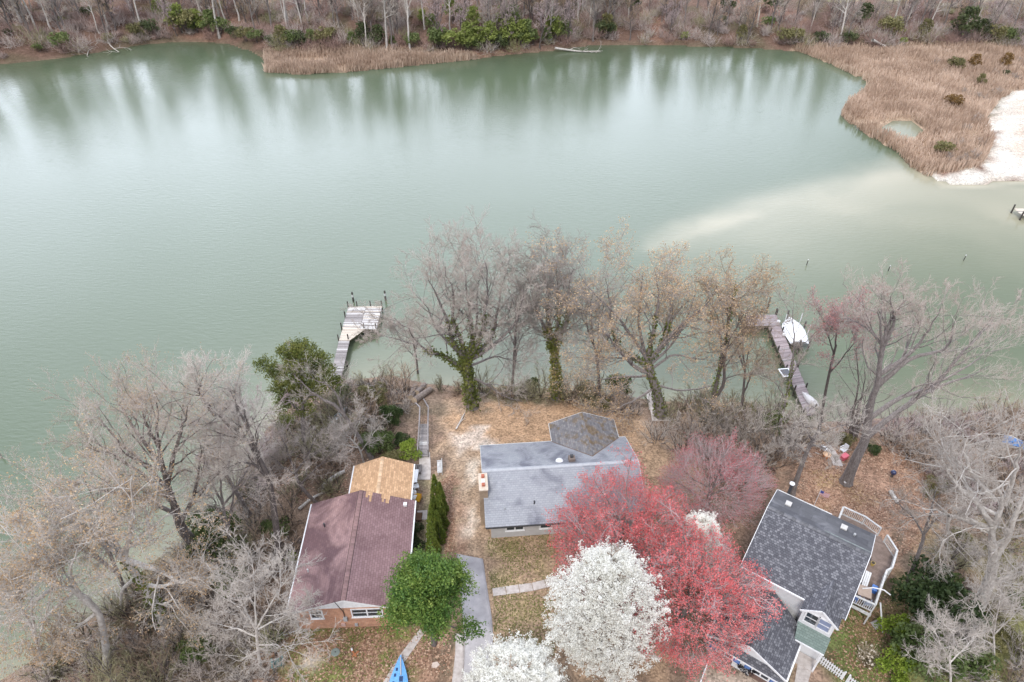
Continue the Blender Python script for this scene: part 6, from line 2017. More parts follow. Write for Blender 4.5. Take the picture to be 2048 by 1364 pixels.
bare_tree('pale_broken_tree', 'grey leaning tree with dense pale dead twigs beside the stove pipe', None, b, [
    (0.24, [(1585, 988), (1598, 945), (1612, 908), (1622, 885)]),
    (0.16, [(1618, 892), (1632, 870), (1645, 840), (1660, 800)]),
    (0.10, [(1614, 905), (1590, 890), (1570, 900), (1545, 905)]),
    (0.10, [(1620, 890), (1650, 895), (1675, 905)]),
    (0.10, [(1625, 880), (1605, 850), (1600, 830)]),
    (0.09, [(1612, 908), (1640, 870), (1690, 850), (1730, 845)]),
], seed=19, levels=(8, 6, 6, 4), trunk_mat=bark_grey, twig_mat=twig_pale, spread=2, tw=0.015)
b = B(1951, 1230, -0.3)
bare_tree('sycamore', 'big pale-barked sycamore with spreading crooked limbs at the right edge', None, b, [
    (0.50, [(1951, 1230), (1965, 1195), (1979, 1160), (1985, 1130)]),
    (0.34, [(1983, 1140), (1987, 1099), (1985, 1059), (2009, 1007), (1990, 960), (1975, 920)]),
    (0.20, [(1986, 1062), (1943, 1041), (1899, 1031), (1851, 1015), (1810, 1010)]),
    (0.20, [(1985, 1052), (1947, 998), (1900, 955), (1880, 905), (1850, 870)]),
    (0.28, [(1986, 1125), (2019, 1067), (2038, 1015), (2060, 960), (2080, 900)]),
    (0.24, [(1975, 1170), (2010, 1158), (2050, 1143), (2110, 1110)]),
    (0.18, [(2009, 1007), (2025, 960), (2040, 900), (2050, 860)]),
    (0.14, [(1995, 1030), (1960, 1010), (1930, 960), (1920, 900)]),
    (0.14, [(1899, 1031), (1895, 1070), (1897, 1105)]),
    (0.16, [(1990, 1000), (1940, 940), (1930, 870), (1945, 830)]),
], seed=20, levels=(8, 7, 6, 5), trunk_mat=bark_pale, twig_mat=twig_pale, spread=4, up=0.06)
b = B(1816, 1166, -0.2)
bare_tree('grey_slim_tree', 'slim straight grey tree behind the dark evergreens near the deck', None, b, [
    (0.17, [(1816, 1166), (1832, 1120), (1848, 1075)]),
    (0.12, [(1846, 1080), (1856, 1040), (1870, 990), (1890, 940)]),
    (0.09, [(1848, 1072), (1830, 1040), (1800, 1010), (1770, 1000)]),
    (0.09, [(1850, 1065), (1880, 1030), (1920, 1000)]),
], seed=21, levels=(6, 6, 5, 2), trunk_mat=bark_grey, twig_mat=twig_brown, spread=2)
# left side
b = B(424, 1135, -1)
bare_tree('lilac_tree', 'tall grey tree with dark trunk leaning over the water on the left bank', None, b, [
    (0.50, [(424, 1135), (395, 1095), (364, 1057), (350, 1015)]),
    (0.28, [(352, 1020), (336, 975), (318, 894), (316, 830), (314, 765)]),
    (0.20, [(350, 1010), (300, 960), (250, 925), (200, 890), (130, 860)]),
    (0.20, [(345, 990), (290, 930), (240, 885), (200, 840), (180, 810)]),
    (0.20, [(335, 970), (350, 900), (370, 840), (375, 780)]),
    (0.18, [(360, 1050), (390, 980), (400, 910), (395, 850)]),
    (0.18, [(325, 930), (270, 860), (240, 810), (215, 790)]),
    (0.18, [(355, 1030), (290, 1000), (220, 985), (140, 960), (80, 940)]),
    (0.14, [(320, 900), (285, 830), (280, 780)]),
], seed=31, levels=(9, 7, 6, 6), trunk_mat=bark_dark, twig_mat=twig_grey, spread=4.5, up=0.15, buds=lf_bud_o, bud_n=1, bud_size=0.045)
b = B(557, 1125, -0.6)
bare_tree('grey_tree', 'pale-twigged tree leaning left over the water beside the cedar', None, b, [
    (0.30, [(557, 1125), (553, 1060), (541, 975), (528, 935)]),
    (0.20, [(530, 940), (504, 894), (460, 850), (409, 816), (370, 790)]),
    (0.16, [(525, 930), (495, 860), (470, 800), (455, 745)]),
    (0.16, [(520, 920), (490, 830), (480, 780), (490, 740)]),
    (0.14, [(538, 960), (500, 925), (450, 935), (410, 950)]),
    (0.14, [(430, 830), (400, 790), (395, 760)]),
], seed=32, levels=(9, 7, 6, 5), trunk_mat=bark_dark, twig_mat=twig_pale, spread=3.5, up=0.15)
b = B(500, 1030, -1.5)
bare_tree('lilac_sapling', 'slender lilac-grey tree between the two big trees on the left bank', None, b, [
    (0.22, [(500, 1030), (482, 1000), (455, 955), (446, 930)]),
    (0.14, [(450, 940), (440, 900), (420, 860), (415, 830)]),
    (0.14, [(452, 945), (470, 890), (490, 850), (520, 810)]),
    (0.12, [(470, 980), (500, 930), (530, 880), (540, 850)]),
    (0.12, [(455, 955), (425, 940), (400, 920)]),
], seed=33, levels=(9, 7, 6, 6), trunk_mat=bark_grey, twig_mat=twig_pink, spread=2.5, up=0.15)
b = B(330, 1250, -1.0)
bare_tree('sycamore', 'pale crooked-limbed tree with orange buds on the lower left bank', None, b, [
    (0.36, [(330, 1250), (300, 1190), (270, 1145), (250, 1120)]),
    (0.22, [(252, 1122), (236, 1112), (273, 1080), (300, 1060), (327, 1035), (360, 1005)]),
    (0.22, [(255, 1121), (300, 1135), (332, 1148), (365, 1165), (392, 1155), (415, 1165)]),
    (0.18, [(248, 1118), (200, 1080), (160, 1050), (110, 1020), (60, 1010)]),
    (0.18, [(245, 1115), (215, 1050), (200, 990), (190, 930)]),
    (0.18, [(250, 1115), (262, 1050), (265, 980), (255, 920)]),
    (0.17, [(290, 1175), (300, 1205), (330, 1208), (352, 1196), (366, 1215), (375, 1240)]),
    (0.16, [(285, 1170), (330, 1172), (385, 1157), (408, 1164), (416, 1180)]),
    (0.14, [(275, 1155), (243, 1180), (243, 1215), (250, 1245), (247, 1290)]),
    (0.16, [(240, 1112), (190, 1060), (130, 1060), (60, 1080), (0, 1060)]),
    (0.14, [(300, 1065), (290, 1010), (300, 960)]),
], seed=34, levels=(8, 7, 6, 5), trunk_mat=bark_pale, twig_mat=twig_pale, spread=3.5, buds=lf_bud_o, bud_n=1, bud_size=0.08, ivy={0: 500}, ivy_r=0.5, up=0.08)
b = B(212, 1330, -0.8)
bare_tree('white_limbed_tree', 'white-limbed bare tree arching left over the water at the lower left corner', None, b, [
    (0.30, [(212, 1330), (208, 1270), (196, 1225), (172, 1200)]),
    (0.24, [(178, 1205), (150, 1182), (118, 1171), (104, 1145), (95, 1110)]),
    (0.18, [(118, 1171), (80, 1195), (40, 1230), (-10, 1265)]),
    (0.16, [(118, 1171), (70, 1155), (30, 1165), (-15, 1180)]),
    (0.15, [(108, 1155), (90, 1110), (65, 1080), (20, 1055)]),
    (0.14, [(150, 1182), (110, 1215), (70, 1260), (40, 1300)]),
    (0.13, [(165, 1195), (140, 1150), (150, 1100), (130, 1060)]),
    (0.12, [(196, 1225), (160, 1250), (130, 1275), (110, 1320)]),
], seed=35, levels=(8, 7, 6, 5), trunk_mat=bark_pale, twig_mat=twig_pale, spread=3, buds=lf_bud_o, bud_n=1, bud_size=0.09, up=0.04)
b = B(520, 1345, -0.2)
bare_tree('pale_lacy_tree', 'low pale lacy tree crowding the left wall of the brick house', None, b, [
    (0.13, [(520, 1345), (515, 1290), (512, 1250)]),
    (0.075, [(513, 1260), (490, 1220), (470, 1180), (465, 1140)]),
    (0.075, [(512, 1250), (510, 1190), (505, 1130), (510, 1080)]),
    (0.075, [(514, 1255), (540, 1210), (560, 1170), (560, 1110)]),
    (0.065, [(513, 1260), (550, 1240), (585, 1225), (620, 1205)]),
    (0.065, [(515, 1275), (480, 1260), (445, 1250), (420, 1230)]),
    (0.065, [(516, 1290), (560, 1290), (600, 1300)]),
    (0.06, [(516, 1300), (480, 1320), (440, 1330)]),
], seed=36, levels=(9, 7, 6, 5), trunk_mat=bark_pale, twig_mat=twig_pale, spread=2.5, tw=0.014)
b = B(745, 915, -0.5)
bare_tree('leaning_dead_tree', 'leaning pale trunk crossing in front of the cedar', None, b, [
    (0.24, [(745, 915), (715, 870), (688, 830), (665, 806)]),
    (0.15, [(668, 810), (625, 785), (590, 752), (555, 735)]),
    (0.13, [(690, 832), (672, 790), (650, 765), (610, 755), (580, 730)]),
    (0.07, [(700, 850), (730, 830), (745, 800)]),
], seed=37, levels=(6, 6, 5, 4), trunk_mat=bark_grey, twig_mat=twig_pale, spread=1.5)
b = B(728, 925, -0.4)
bare_tree('dead_shrub_tree', 'small silvery dead tree behind the tan roof', None, b, [
    (0.10, [(728, 925), (720, 900), (705, 880)]),
    (0.07, [(710, 888), (690, 865), (670, 850)]),
    (0.07, [(708, 885), (715, 850), (730, 830)]),
    (0.06, [(715, 895), (690, 890), (668, 885)]),
    (0.06, [(720, 905), (745, 870), (760, 850)]),
], seed=38, levels=(7, 6, 5, 4), trunk_mat=bark_pale, twig_mat=twig_pale, spread=1.2)
b = B(836, 752, -3.5)
bare_tree('thin_shore_tree', 'thin leafless tree at the water edge behind the boardwalk', None, b, [
    (0.14, [(836, 752), (833, 720), (828, 690)]),
    (0.08, [(829, 695), (822, 660), (818, 640)]),
    (0.07, [(830, 700), (840, 670), (850, 655)]),
    (0.06, [(832, 715), (815, 700), (805, 685)]),
], seed=39, levels=(7, 6, 5, 3), trunk_mat=bark_dark, twig_mat=twig_grey, spread=1)
b = B(640, 1010, -0.3)
bare_tree('thicket_tree', 'thin dark tree in the thicket beside the tan roof', None, b, [
    (0.18, [(612, 1012), (600, 970), (588, 930)]),
    (0.12, [(590, 940), (570, 890), (555, 850)]),
    (0.11, [(592, 945), (620, 900), (640, 860)]),
    (0.10, [(600, 970), (640, 930), (670, 900)]),
    (0.10, [(595, 950), (560, 930), (530, 900)]),
], seed=40, levels=(8, 6, 6, 4), trunk_mat=bark_dark, twig_mat=twig_grey, spread=2.5)
for k, (px, py, tip, lab) in enumerate(((1905, 1385, 1270, 'small pale bare tree at the lower edge beside the evergreens'), (1992, 1330, 1130, 'tangled pale bare tree in front of the right-hand sycamore'))):
    b = B(px, py)
    bare_tree('small_bare_tree', lab, None, b, [
        (0.09, [(px, py), (px - 4, py - 40), (px - 6, py - 70)]),
        (0.05, [(px - 5, py - 60), (px - 30, py - 110), (px - 50, py - 150)]),
        (0.05, [(px - 5, py - 60), (px + 5, py - 120), (px + 15, tip)]),
        (0.05, [(px - 5, py - 60), (px + 35, py - 100), (px + 60, py - 130)]),
        (0.045, [(px - 3, py - 40), (px - 45, py - 60), (px - 80, py - 70)]),
    ], seed=41 + k, levels=(8, 6, 6, 4), trunk_mat=bark_pale, twig_mat=twig_pale, spread=2.5)

# thinner trees that close the gaps between the big crowns
for k, (bp, tr, tips, tm, cm, lab) in enumerate((
    ((1200, 806), [(1198, 760), (1195, 710)], [(1168, 600), (1216, 585), (1140, 570), (1190, 530), (1240, 620)], bark_grey, twig_grey, 'slender grey tree between the vine-clad tree and the oak'),
    ((1022, 790), [(1027, 740), (1031, 695)], [(1008, 600), (1052, 585), (1035, 545), (1075, 640)], bark_grey, twig_grey, 'slender grey tree between the ivy tree and the vine-clad tree'),
    ((1482, 838), [(1486, 790), (1490, 745)], [(1468, 645), (1525, 635), (1500, 590), (1545, 690)], bark_dark, twig_brown, 'slender brown tree just left of the long dock'),
    ((262, 1215), [(238, 1150), (215, 1100)], [(110, 1000), (195, 950), (262, 945), (50, 1050), (150, 920), (20, 985)], bark_grey, twig_grey, 'grey tree leaning out over the water at the left edge'),
    ((468, 1115), [(455, 1060), (446, 1010)], [(405, 900), (478, 890), (525, 930), (380, 960), (440, 860)], bark_grey, twig_grey, 'grey tree rising behind the large fresh green shrub'),
    ((90, 1345), [(75, 1290), (62, 1250)], [(20, 1120), (80, 1090), (-30, 1180), (120, 1130)], bark_pale, twig_pale, 'pale twiggy tree at the lower left corner shore'))):
    b = B(bp[0], bp[1], -1.5)
    bare_tree('slender_tree', lab, None, b, [(0.17, [bp] + tr)] + [(0.10, [tr[0] if i_ % 2 else tr[1], tuple(0.5 * (np.array(tr[1]) + np.array(tp_)) + np.array([random.uniform(-12, 12), 8])), tp_]) for i_, tp_ in enumerate(tips)],
              seed=700 + k, levels=(9, 6, 6, 5), trunk_mat=tm, twig_mat=cm, spread=2.5, up=0.1, l1=(0.7, (28, 70)), tw=0.012)

# ------------------------------------------------------------------ flowering trees
def flowering(name, label, seed, h, r0, nl, lrat, levels, mat, tmat, twm, per, size, loc, dome, ncl, spreadv=0.15, ang=(45, 82), up=0.16, crown0=0.2, share=0.75):
    """maple in flower: limbs and twigs, and sprays of flowering twigs that fill a rounded crown (dome = radii, centre height)"""
    big, fine, ends = proto_bare(seed, h, r0, (0, 0), levels, crown0, nl, lrat, 0.013, ang, up, taper=0.35)
    rng = np.random.default_rng(seed + 99)
    d = norm(rng.normal(size=(ncl, 3)) * np.array([1, 1, 0.9]) + np.array([0, 0, 0.25]))
    wob = 0.78 + 0.34 * vnoise(d[:, 0] * 3 + 20, d[:, 1] * 3 + d[:, 2] * 2 + 20, 0.55, seed)
    q = np.array([0, 0, dome[3]]) + d * np.array(dome[:3]) * (wob * (0.62 + 0.38 * rng.random(ncl) ** 0.5))[:, None]
    q = q[q[:, 2] > 1.6]
    root = np.array([0, 0, dome[3] - dome[2] * 0.6])
    back = norm(root - q + rng.normal(size=q.shape) * 0.8)
    sp_a = np.stack([q + back * rng.uniform(0.5, 1.3, (len(q), 1)), q], 1)
    b1, rb1 = grow(rng, sp_a, np.full((len(q), 2), 0.014), 4, 0.25, 1.0, 0.6, (20, 55), 0.12, 0.1, 2, 0.8, 0.009)
    s1, s2 = spikes(sp_a, np.full((len(q), 2), 0.015)), spikes(b1, rb1)
    fine = (np.concatenate([fine[0], s1[0], s2[0]]), [fine[1][0], np.concatenate([fine[1][1], s1[1] + len(fine[0]), s2[1] + len(fine[0]) + len(s1[0])])])
    ends = np.concatenate([ends, q, b1[:, -1]])
    key = vnoise(ends[:, 0] + 40, ends[:, 1] + ends[:, 2] + 40, 1.4, seed)
    ends = ends[(key * 0.6 + 0.6 * rng.random(len(ends))) > (1 - share)]
    c = np.repeat(ends, per, 0) + rng.normal(size=(len(ends) * per, 3)) * np.array([spreadv * 0.5, spreadv * 0.5, spreadv])
    cv = np.repeat(0.5 * rng.random(len(ends)) + 0.5 * vnoise(ends[:, 0] + 9, ends[:, 1] + 9, 2.2, seed + 1), per)
    V, F, v = leaf_quads(rng, c, size, v=np.clip(0.65 * cv + 0.35 * rng.random(len(c)), 0, 1), aspect=0.7)
    return make_tree(name, label, None, big, fine, tmat, twm, loc, 0, 1.0, (V, F, v, mat, 'blossom'))

flowering('red_maple', 'broad red-flowering maple spreading over the grey roof', 51, 8.2, 0.28, 18, 0.72, (7, 6, 5), lf_red, bark_grey, twig_pink, 3, 0.105, (8.3, 30.8, 0), (6.0, 5.7, 4.4, 5.2), 2200, share=0.68)
flowering('red_maple', 'red-flowering maple leaning over the garage wing', 52, 8.0, 0.28, 18, 0.72, (7, 6, 5), lf_red, bark_grey, twig_pink, 3, 0.105, (12.6, 26.7, 0), (5.7, 5.8, 4.2, 5.0), 2400, share=0.66)
flowering('pink_maple', 'paler pink-flowering maple beside the charcoal roof', 53, 6.6, 0.2, 15, 0.66, (7, 6, 5), lf_pink, bark_grey, twig_pink, 2, 0.075, (16.9, 37.2, HZ(16.9, 37.2)), (4.9, 4.4, 3.4, 4.3), 1800, share=0.62)

def pear_proto(seed, h, r, n, label, loc, scale=1.0, rot=0.0):
    rng = np.random.default_rng(seed)
    big, fine, ends = proto_bare(seed, h * 0.93, 0.2, (0, 0), (6, 5, 4), 0.16, 16, 0.42, 0.013, (22, 45), 0.35)
    # rounded teardrop crown of small flower clusters, thinner in places so that the twigs show
    t_ = rng.random(n * 2) ** 0.85
    a = rng.random(n * 2) * 6.283
    prof = np.sin(np.pi * np.clip(t_ * 0.86 + 0.12, 0, 1)) ** 0.65
    wob = 0.62 + 0.42 * vnoise(a * 2.2 + 10, t_ * 9 + 10, 1.0, seed) + 0.26 * vnoise(a * 6 + 10, t_ * 16 + 10, 1.0, seed + 5)
    rad = r * prof * wob * (0.35 + 0.65 * rng.random(n * 2) ** 0.45)
    cc = np.stack([np.cos(a) * rad, np.sin(a) * rad, h * (0.12 + 0.88 * t_)], -1)
    cc += rng.normal(size=cc.shape) * 0.12
    cc = cc[vnoise(cc[:, 0] + 30, cc[:, 1] + cc[:, 2] * 1.3 + 30, 0.55, seed + 3) + 0.45 * rng.random(len(cc)) > 0.56][:n]
    # upright sprigs that break the outline
    k_ = rng.choice(len(cc), 420)
    out_ = cc[k_]
    out_ = out_[(np.hypot(out_[:, 0], out_[:, 1]) > r * 0.45 * np.sin(np.pi * np.clip((out_[:, 2] / h - 0.12) / 0.88 * 0.86 + 0.12, 0, 1)))]
    dirs = norm(np.stack([out_[:, 0] * 0.25, out_[:, 1] * 0.25, np.full(len(out_), 1.0)], -1) + rng.normal(size=out_.shape) * 0.15)
    ln_ = rng.uniform(0.35, 1.0, len(out_))
    sprig = np.concatenate([out_ + dirs * (ln_ * f_)[:, None] for f_ in np.linspace(0.15, 1.0, 6)])
    cc = np.concatenate([cc, sprig + rng.normal(size=sprig.shape) * 0.04])
    n = len(cc)
    per = 8
    c = np.repeat(cc, per, 0) + rng.normal(size=(n * per, 3)) * 0.08
    V, F, v = leaf_quads(rng, c, 0.095, flat=0.45, v=np.clip(0.8 - 0.35 * rng.random(n * per) + 0.2 * np.repeat(rng.random(n), per), 0, 1), aspect=0.9)
    t = make_tree('pear_tree', label, None, big, fine, bark_dark, twig_brown, loc, rot, scale, (V, F, v, lf_white, 'blossom'))
    return t
pt = pear_proto(61, 11.8, 3.75, 7200, 'tall white-blossomed pear tree beside the front lawn', (6.3, 24.5, 0))
for loc, sc_, rot, lab in (((0.2, 20.1, 0), (0.9, 0.9, 0.64), 1.3, 'white-blossomed pear tree at the lower edge over the driveway'),
                           ((14.0, 31.0, 0), (0.6, 0.6, 0.62), 4.0, 'white-blossomed pear tree tangled in the red maples')):
    copy_tree(pt, loc, rot, sc_, lab)

# ------------------------------------------------------------------ evergreens
def tufted(name, label, lobes, n, per, tuft, size, mat, loc, tm, trunk=None, seed=1, cat='tree', group=None, shell=0.55, flat=0.0, nz=0.9):
    rng = np.random.default_rng(seed)
    cc, lv = lobe_points(rng, n, lobes, shell)
    d = norm(rng.normal(size=(n, 3)) + np.array([0, 0, 0.5]))
    tt = rng.random((n, per))
    c = (cc[:, None, :] + d[:, None, :] * tt[..., None] * tuft + rng.normal(size=(n, per, 3)) * tuft * 0.28).reshape(-1, 3)
    base = np.repeat(0.35 * rng.random(n) + 0.65 * vnoise(cc[:, 0] + 50, cc[:, 2] + cc[:, 1] + 50, nz, seed), per)
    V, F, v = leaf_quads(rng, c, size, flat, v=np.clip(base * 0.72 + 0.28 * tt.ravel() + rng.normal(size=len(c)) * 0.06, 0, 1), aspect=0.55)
    t = thing(name, label, cat, loc, 0, group)
    if trunk is not None:
        tv = tubes(np.array([resample(q, 8) for q, r in trunk]), np.array([np.linspace(r, r * 0.45, 8) for q, r in trunk]), 8)
        link('trunk', mesh_np('trunk', tv[0], tv[1], [tm], smooth=True), t)
    link('foliage', mesh_np('foliage', V, F, [mat], v), t)
    return t

rng = np.random.default_rng(71)
lb = []
for i in range(70):
    d = norm(rng.normal(size=3)); d[2] = abs(d[2]) if rng.random() < 0.72 else d[2]
    q_ = rng.uniform(0.5, 0.97)
    s_ = rng.uniform(0.45, 1.0)
    lb.append((np.array([0, 0, 6.2]) + d * np.array([2.75, 2.75, 3.5]) * q_, np.array([s_, s_, s_ * 0.8])))
lb.append((np.array([0, 0, 6.0]), np.array([1.9, 1.9, 2.4])))
lb += [(np.array([2.5, -1.0, 3.6]), np.array([0.9, 0.8, 0.6])), (np.array([3.0, -0.6, 3.1]), np.array([0.8, 0.7, 0.5])), (np.array([-2.5, -0.6, 4.4]), np.array([0.8, 0.8, 0.6]))]
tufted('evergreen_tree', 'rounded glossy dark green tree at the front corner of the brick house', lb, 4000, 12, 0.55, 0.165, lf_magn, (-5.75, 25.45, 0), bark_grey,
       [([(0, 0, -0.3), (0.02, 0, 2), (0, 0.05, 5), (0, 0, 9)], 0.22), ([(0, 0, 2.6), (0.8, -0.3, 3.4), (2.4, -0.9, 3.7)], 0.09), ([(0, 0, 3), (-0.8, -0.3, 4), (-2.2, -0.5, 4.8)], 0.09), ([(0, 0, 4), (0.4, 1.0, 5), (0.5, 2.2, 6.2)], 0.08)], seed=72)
# arborvitae row
rng = np.random.default_rng(73)
def thuja(seed):
    rng = np.random.default_rng(seed)
    n = 2600
    t_ = rng.random(n) ** 1.3
    a = rng.random(n) * 6.283
    rr = 0.62 * (1 - t_) ** 0.75 * (0.9 + 0.18 * np.sin(a * 5 + t_ * 11)) + 0.03
    rr *= 0.8 + 0.25 * rng.random(n)
    c = np.stack([np.cos(a) * rr, np.sin(a) * rr, 0.12 + 4.1 * t_], -1)
    V, F, _ = leaf_quads(rng, c, 0.17, aspect=0.5)
    V2 = V.reshape(-1, 4, 3)
    return mesh_np('foliage', V, F, [lf_thuja], np.clip(0.5 * rng.random(n) + 0.5 * vnoise(a * 1.0 + 20, t_ * 6 + 20, 0.6, seed), 0, 1))
th = [thuja(74), thuja(75)]
tstem = MB().tube([(0, 0, -0.1), (0, 0, 3.0)], [0.07, 0.02], 6).mesh('trunk', bark_dark)
names = ['arborvitae at the rear left of the row', 'arborvitae at the rear right of the row', 'arborvitae third from the rear, left side of the row', 'arborvitae third from the rear, right side of the row',
         'arborvitae near the front left of the row', 'arborvitae near the front right of the row', 'frontmost arborvitae of the row']
for k, (x, y, s) in enumerate(((-6.6, 38.0, 1.0), (-6.1, 37.4, 0.95), (-6.5, 36.0, 0.92), (-6.0, 35.8, 1.0), (-6.6, 34.8, 1.02), (-6.1, 34.5, 0.95), (-6.45, 33.1, 1.03))):
    t = thing('arborvitae', 'conical green ' + names[k], 'tree', (x, y, HZ(x, y)), k * 1.3, 'arborvitae row beside the brick house')
    t.scale = (s, s, s)
    link('trunk', tstem, t)
    link('foliage', th[k % 2], t)
# cedar at the water
b = B(606, 905, -2)
def PL(px, py, dy=0.0):
    return PY(px, py, b[1] + dy) - b
lb = []
for px, py, r_, dy in ((532, 730, 0.85, 0), (552, 745, 0.9, 0.6), (575, 705, 0.95, 0), (598, 695, 0.9, 0.5), (590, 725, 1.1, -0.4), (612, 705, 1.0, 0), (632, 720, 0.9, 0.6), (645, 718, 0.7, 0), (655, 742, 0.8, -0.4), (640, 752, 1.1, 0.3), (668, 765, 0.7, 0),
                       (610, 745, 1.2, 0.4), (575, 755, 1.2, 0), (560, 780, 1.0, -0.5), (600, 775, 1.2, 0.5), (585, 795, 1.1, 0), (630, 780, 1.0, 0), (565, 810, 0.9, 0), (570, 845, 0.8, 0.3), (610, 820, 0.9, 0.4), (655, 770, 0.6, -0.6)):
    lb.append((PL(px, py, dy), np.array([r_, r_, r_ * 0.7])))
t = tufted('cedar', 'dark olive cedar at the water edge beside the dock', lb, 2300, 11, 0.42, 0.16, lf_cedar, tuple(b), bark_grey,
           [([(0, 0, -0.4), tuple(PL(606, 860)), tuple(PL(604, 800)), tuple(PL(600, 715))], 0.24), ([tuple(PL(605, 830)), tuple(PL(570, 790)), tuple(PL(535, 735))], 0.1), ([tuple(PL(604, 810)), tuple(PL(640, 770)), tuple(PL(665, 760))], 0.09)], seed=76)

# green shrubs on the lots, each its own
sp1, sp2, sp3 = proto_shrub(81, 1.4, 1.9, 2600, 0.13), proto_shrub(82, 1.7, 2.4, 3000, 0.14, 12), proto_shrub(83, 1.1, 1.3, 2000, 0.12, 8)
def near_shrub(px, py, sc_, pr, lm, label, name='green_shrub', z=-0.5, cat='shrub'):
    q = at_px(px, py, z)
    return make_shrub(name, label, None, pr, lm, (q[0], q[1], q[2] - 0.05), random.random() * 6.28, sc_, cat=cat)
for a in ((818, 915, (1.0, 0.8, 0.75), sp1, lf_lime, 'yellow-green spreading shrub beside the boardwalk start'),
          (788, 925, (1.0, 0.8, 0.8), sp1, lf_olive, 'olive shrub behind the tan roof'),
          (758, 905, 1.0, sp2, lf_mid, 'soft grey-green shrub left of the boardwalk'),
          (808, 885, 0.85, sp3, lf_dark, 'dark rounded shrub touching the boardwalk rail'),
          (788, 850, (0.9, 0.9, 1.5), sp1, lf_dark, 'tall dark green shrub above the dock shore'),
          (745, 815, 1.1, sp2, lf_olive, 'olive green shrub near the kayak'),
          (712, 860, 0.9, sp1, lf_olive, 'dull olive shrub between the kayak and the boardwalk'),
          (690, 800, 0.8, sp1, lf_mid, 'green shrub at the shore end of the small dock'),
          (825, 1090, (0.8, 1.0, 0.7), sp3, lf_dark, 'dark shrub against the right wall of the brick house'),
          (835, 1060, (0.6, 0.7, 0.6), sp3, lf_dark, 'small dark shrub behind the wall shrub at the brick house'),
          (440, 1115, (1.5, 1.5, 1.9), sp2, lf_mid, 'large fresh green shrub under the left-bank trees'),
          (470, 1180, (1.2, 1.2, 1.5), sp1, lf_mid, 'green shrub behind the pale lacy tree'),
          (560, 1075, 1.0, sp1, lf_mid, 'green shrub at the left eave of the brick house'),
          (588, 1120, 0.6, sp3, lf_lime, 'small lime-green shrub touching the brick house gutter'),
          (540, 1290, 0.9, sp3, lf_mid, 'low green shrub near the teal chair'),
          (400, 1310, 1.0, sp1, lf_mid, 'green shrub at the lower left edge'),
          (1180, 800, 1.0, sp1, lf_olive, 'olive green shrub at the shore left of the oak'),
          (1235, 790, (1.1, 1.1, 1.8), sp1, lf_mid, 'tall green shrub at the shore beside the oak'),
          (1205, 815, 0.9, sp3, lf_olive, 'low olive shrub at the lawn edge below the oak'),
          (1064, 770, (0.7, 0.7, 1.0), sp3, lf_dark, 'small dark ivy clump at the shore right of the ivy tree'),
          (1005, 785, 0.7, sp3, lf_mid, 'small green shrub at the lawn edge by the ivy tree'),
          (1500, 850, 1.1, sp1, lf_olive, 'olive shrub on the bank left of the long dock'),
          (1540, 862, 1.1, sp1, lf_mid, 'green shrub at the foot of the slim leaning tree'),
          (1622, 848, 0.6, sp3, lf_mid, 'green shrub at the shore end of the long dock'),
          (1690, 885, 0.9, sp3, lf_olive, 'olive shrub beside the waterside path'),
          (1742, 905, 0.7, sp3, lf_dark, 'dark low shrub at the foot of the leaning tree'),
          (1832, 1215, (1.5, 1.5, 1.6), sp2, lf_dark, 'large dark evergreen shrub below the deck'),
          (1868, 1262, (1.7, 1.6, 1.7), sp2, lf_dark, 'broad dark evergreen shrub behind the lime hedge'),
          (1836, 1320, (1.5, 1.5, 1.4), sp2, lf_mid, 'mid-green evergreen shrub in the lower right corner group'),
          (1785, 1270, (0.9, 0.9, 1.2), sp1, lf_lime, 'lime-green shrub at the rear of the side lawn'),
          (1778, 1335, (0.9, 0.9, 1.1), sp1, lf_lime, 'lime-green shrub at the front of the side lawn'),
          (1795, 1372, (0.8, 0.8, 0.9), sp3, lf_lime, 'lime-green shrub at the lower right frame edge'),
          (1492, 1345, (0.75, 0.75, 0.9), sp3, lf_black, 'blackish dense shrub under the blue-shuttered windows'),
          (1905, 1318, (1.3, 1.3, 1.2), sp2, lf_mid, 'mid-green shrub at the lower right beyond the dark evergreens'),
          (1945, 1290, 1.1, sp1, lf_olive, 'olive shrub in rough grass below the sycamore trunk'),
          (1880, 1180, 1.1, sp1, lf_mid, 'green shrub uphill of the dark evergreens'),
          (1995, 1268, 1.0, sp3, lf_olive, 'low olive shrub in front of the sycamore base'),
          (2030, 1205, 1.0, sp3, lf_mid, 'low green shrub at the right frame edge by the sycamore'),
          (1862, 985, 0.9, sp1, lf_olive, 'olive shrub in the right-hand thicket'),
          (1912, 1090, 1.0, sp3, lf_olive, 'olive shrub left of the sycamore trunk')):
    near_shrub(*a)
# dry flowering grass clump by the side lawn
rng = np.random.default_rng(85)
q = at_px(1735, 1320)
t = thing('ornamental_grass', 'dry pale ornamental grass clump on the side lawn', 'plant', q)
n = 500
a = rng.random(n) * 6.283; el = np.radians(rng.uniform(40, 85, n)); L = rng.uniform(0.5, 1.0, n)
p0 = np.stack([np.cos(a), np.sin(a), a * 0], -1) * rng.random((n, 1)) * 0.6
d = np.stack([np.cos(a) * np.cos(el), np.sin(a) * np.cos(el), np.sin(el)], -1)
S_ = np.stack([p0, p0 + d * L[:, None] * 0.6, p0 + d * L[:, None]], 1)
tv = tubes(S_, np.tile([0.012, 0.01, 0.005], (n, 1)), 3)
link('blades', mesh_np('blades', tv[0], tv[1], [mat_noise('dry_blade', [(0.3, (0.44, 0.36, 0.22)), (0.7, (0.60, 0.52, 0.38))], 2)]), t)
V, F, v = leaf_quads(rng, S_[:160, 2], 0.14)
link('plumes', mesh_np('plumes', V, F, [mat_leaf('plume', [(0, (0.55, 0.46, 0.36)), (1, (0.72, 0.64, 0.54))])], v), t)

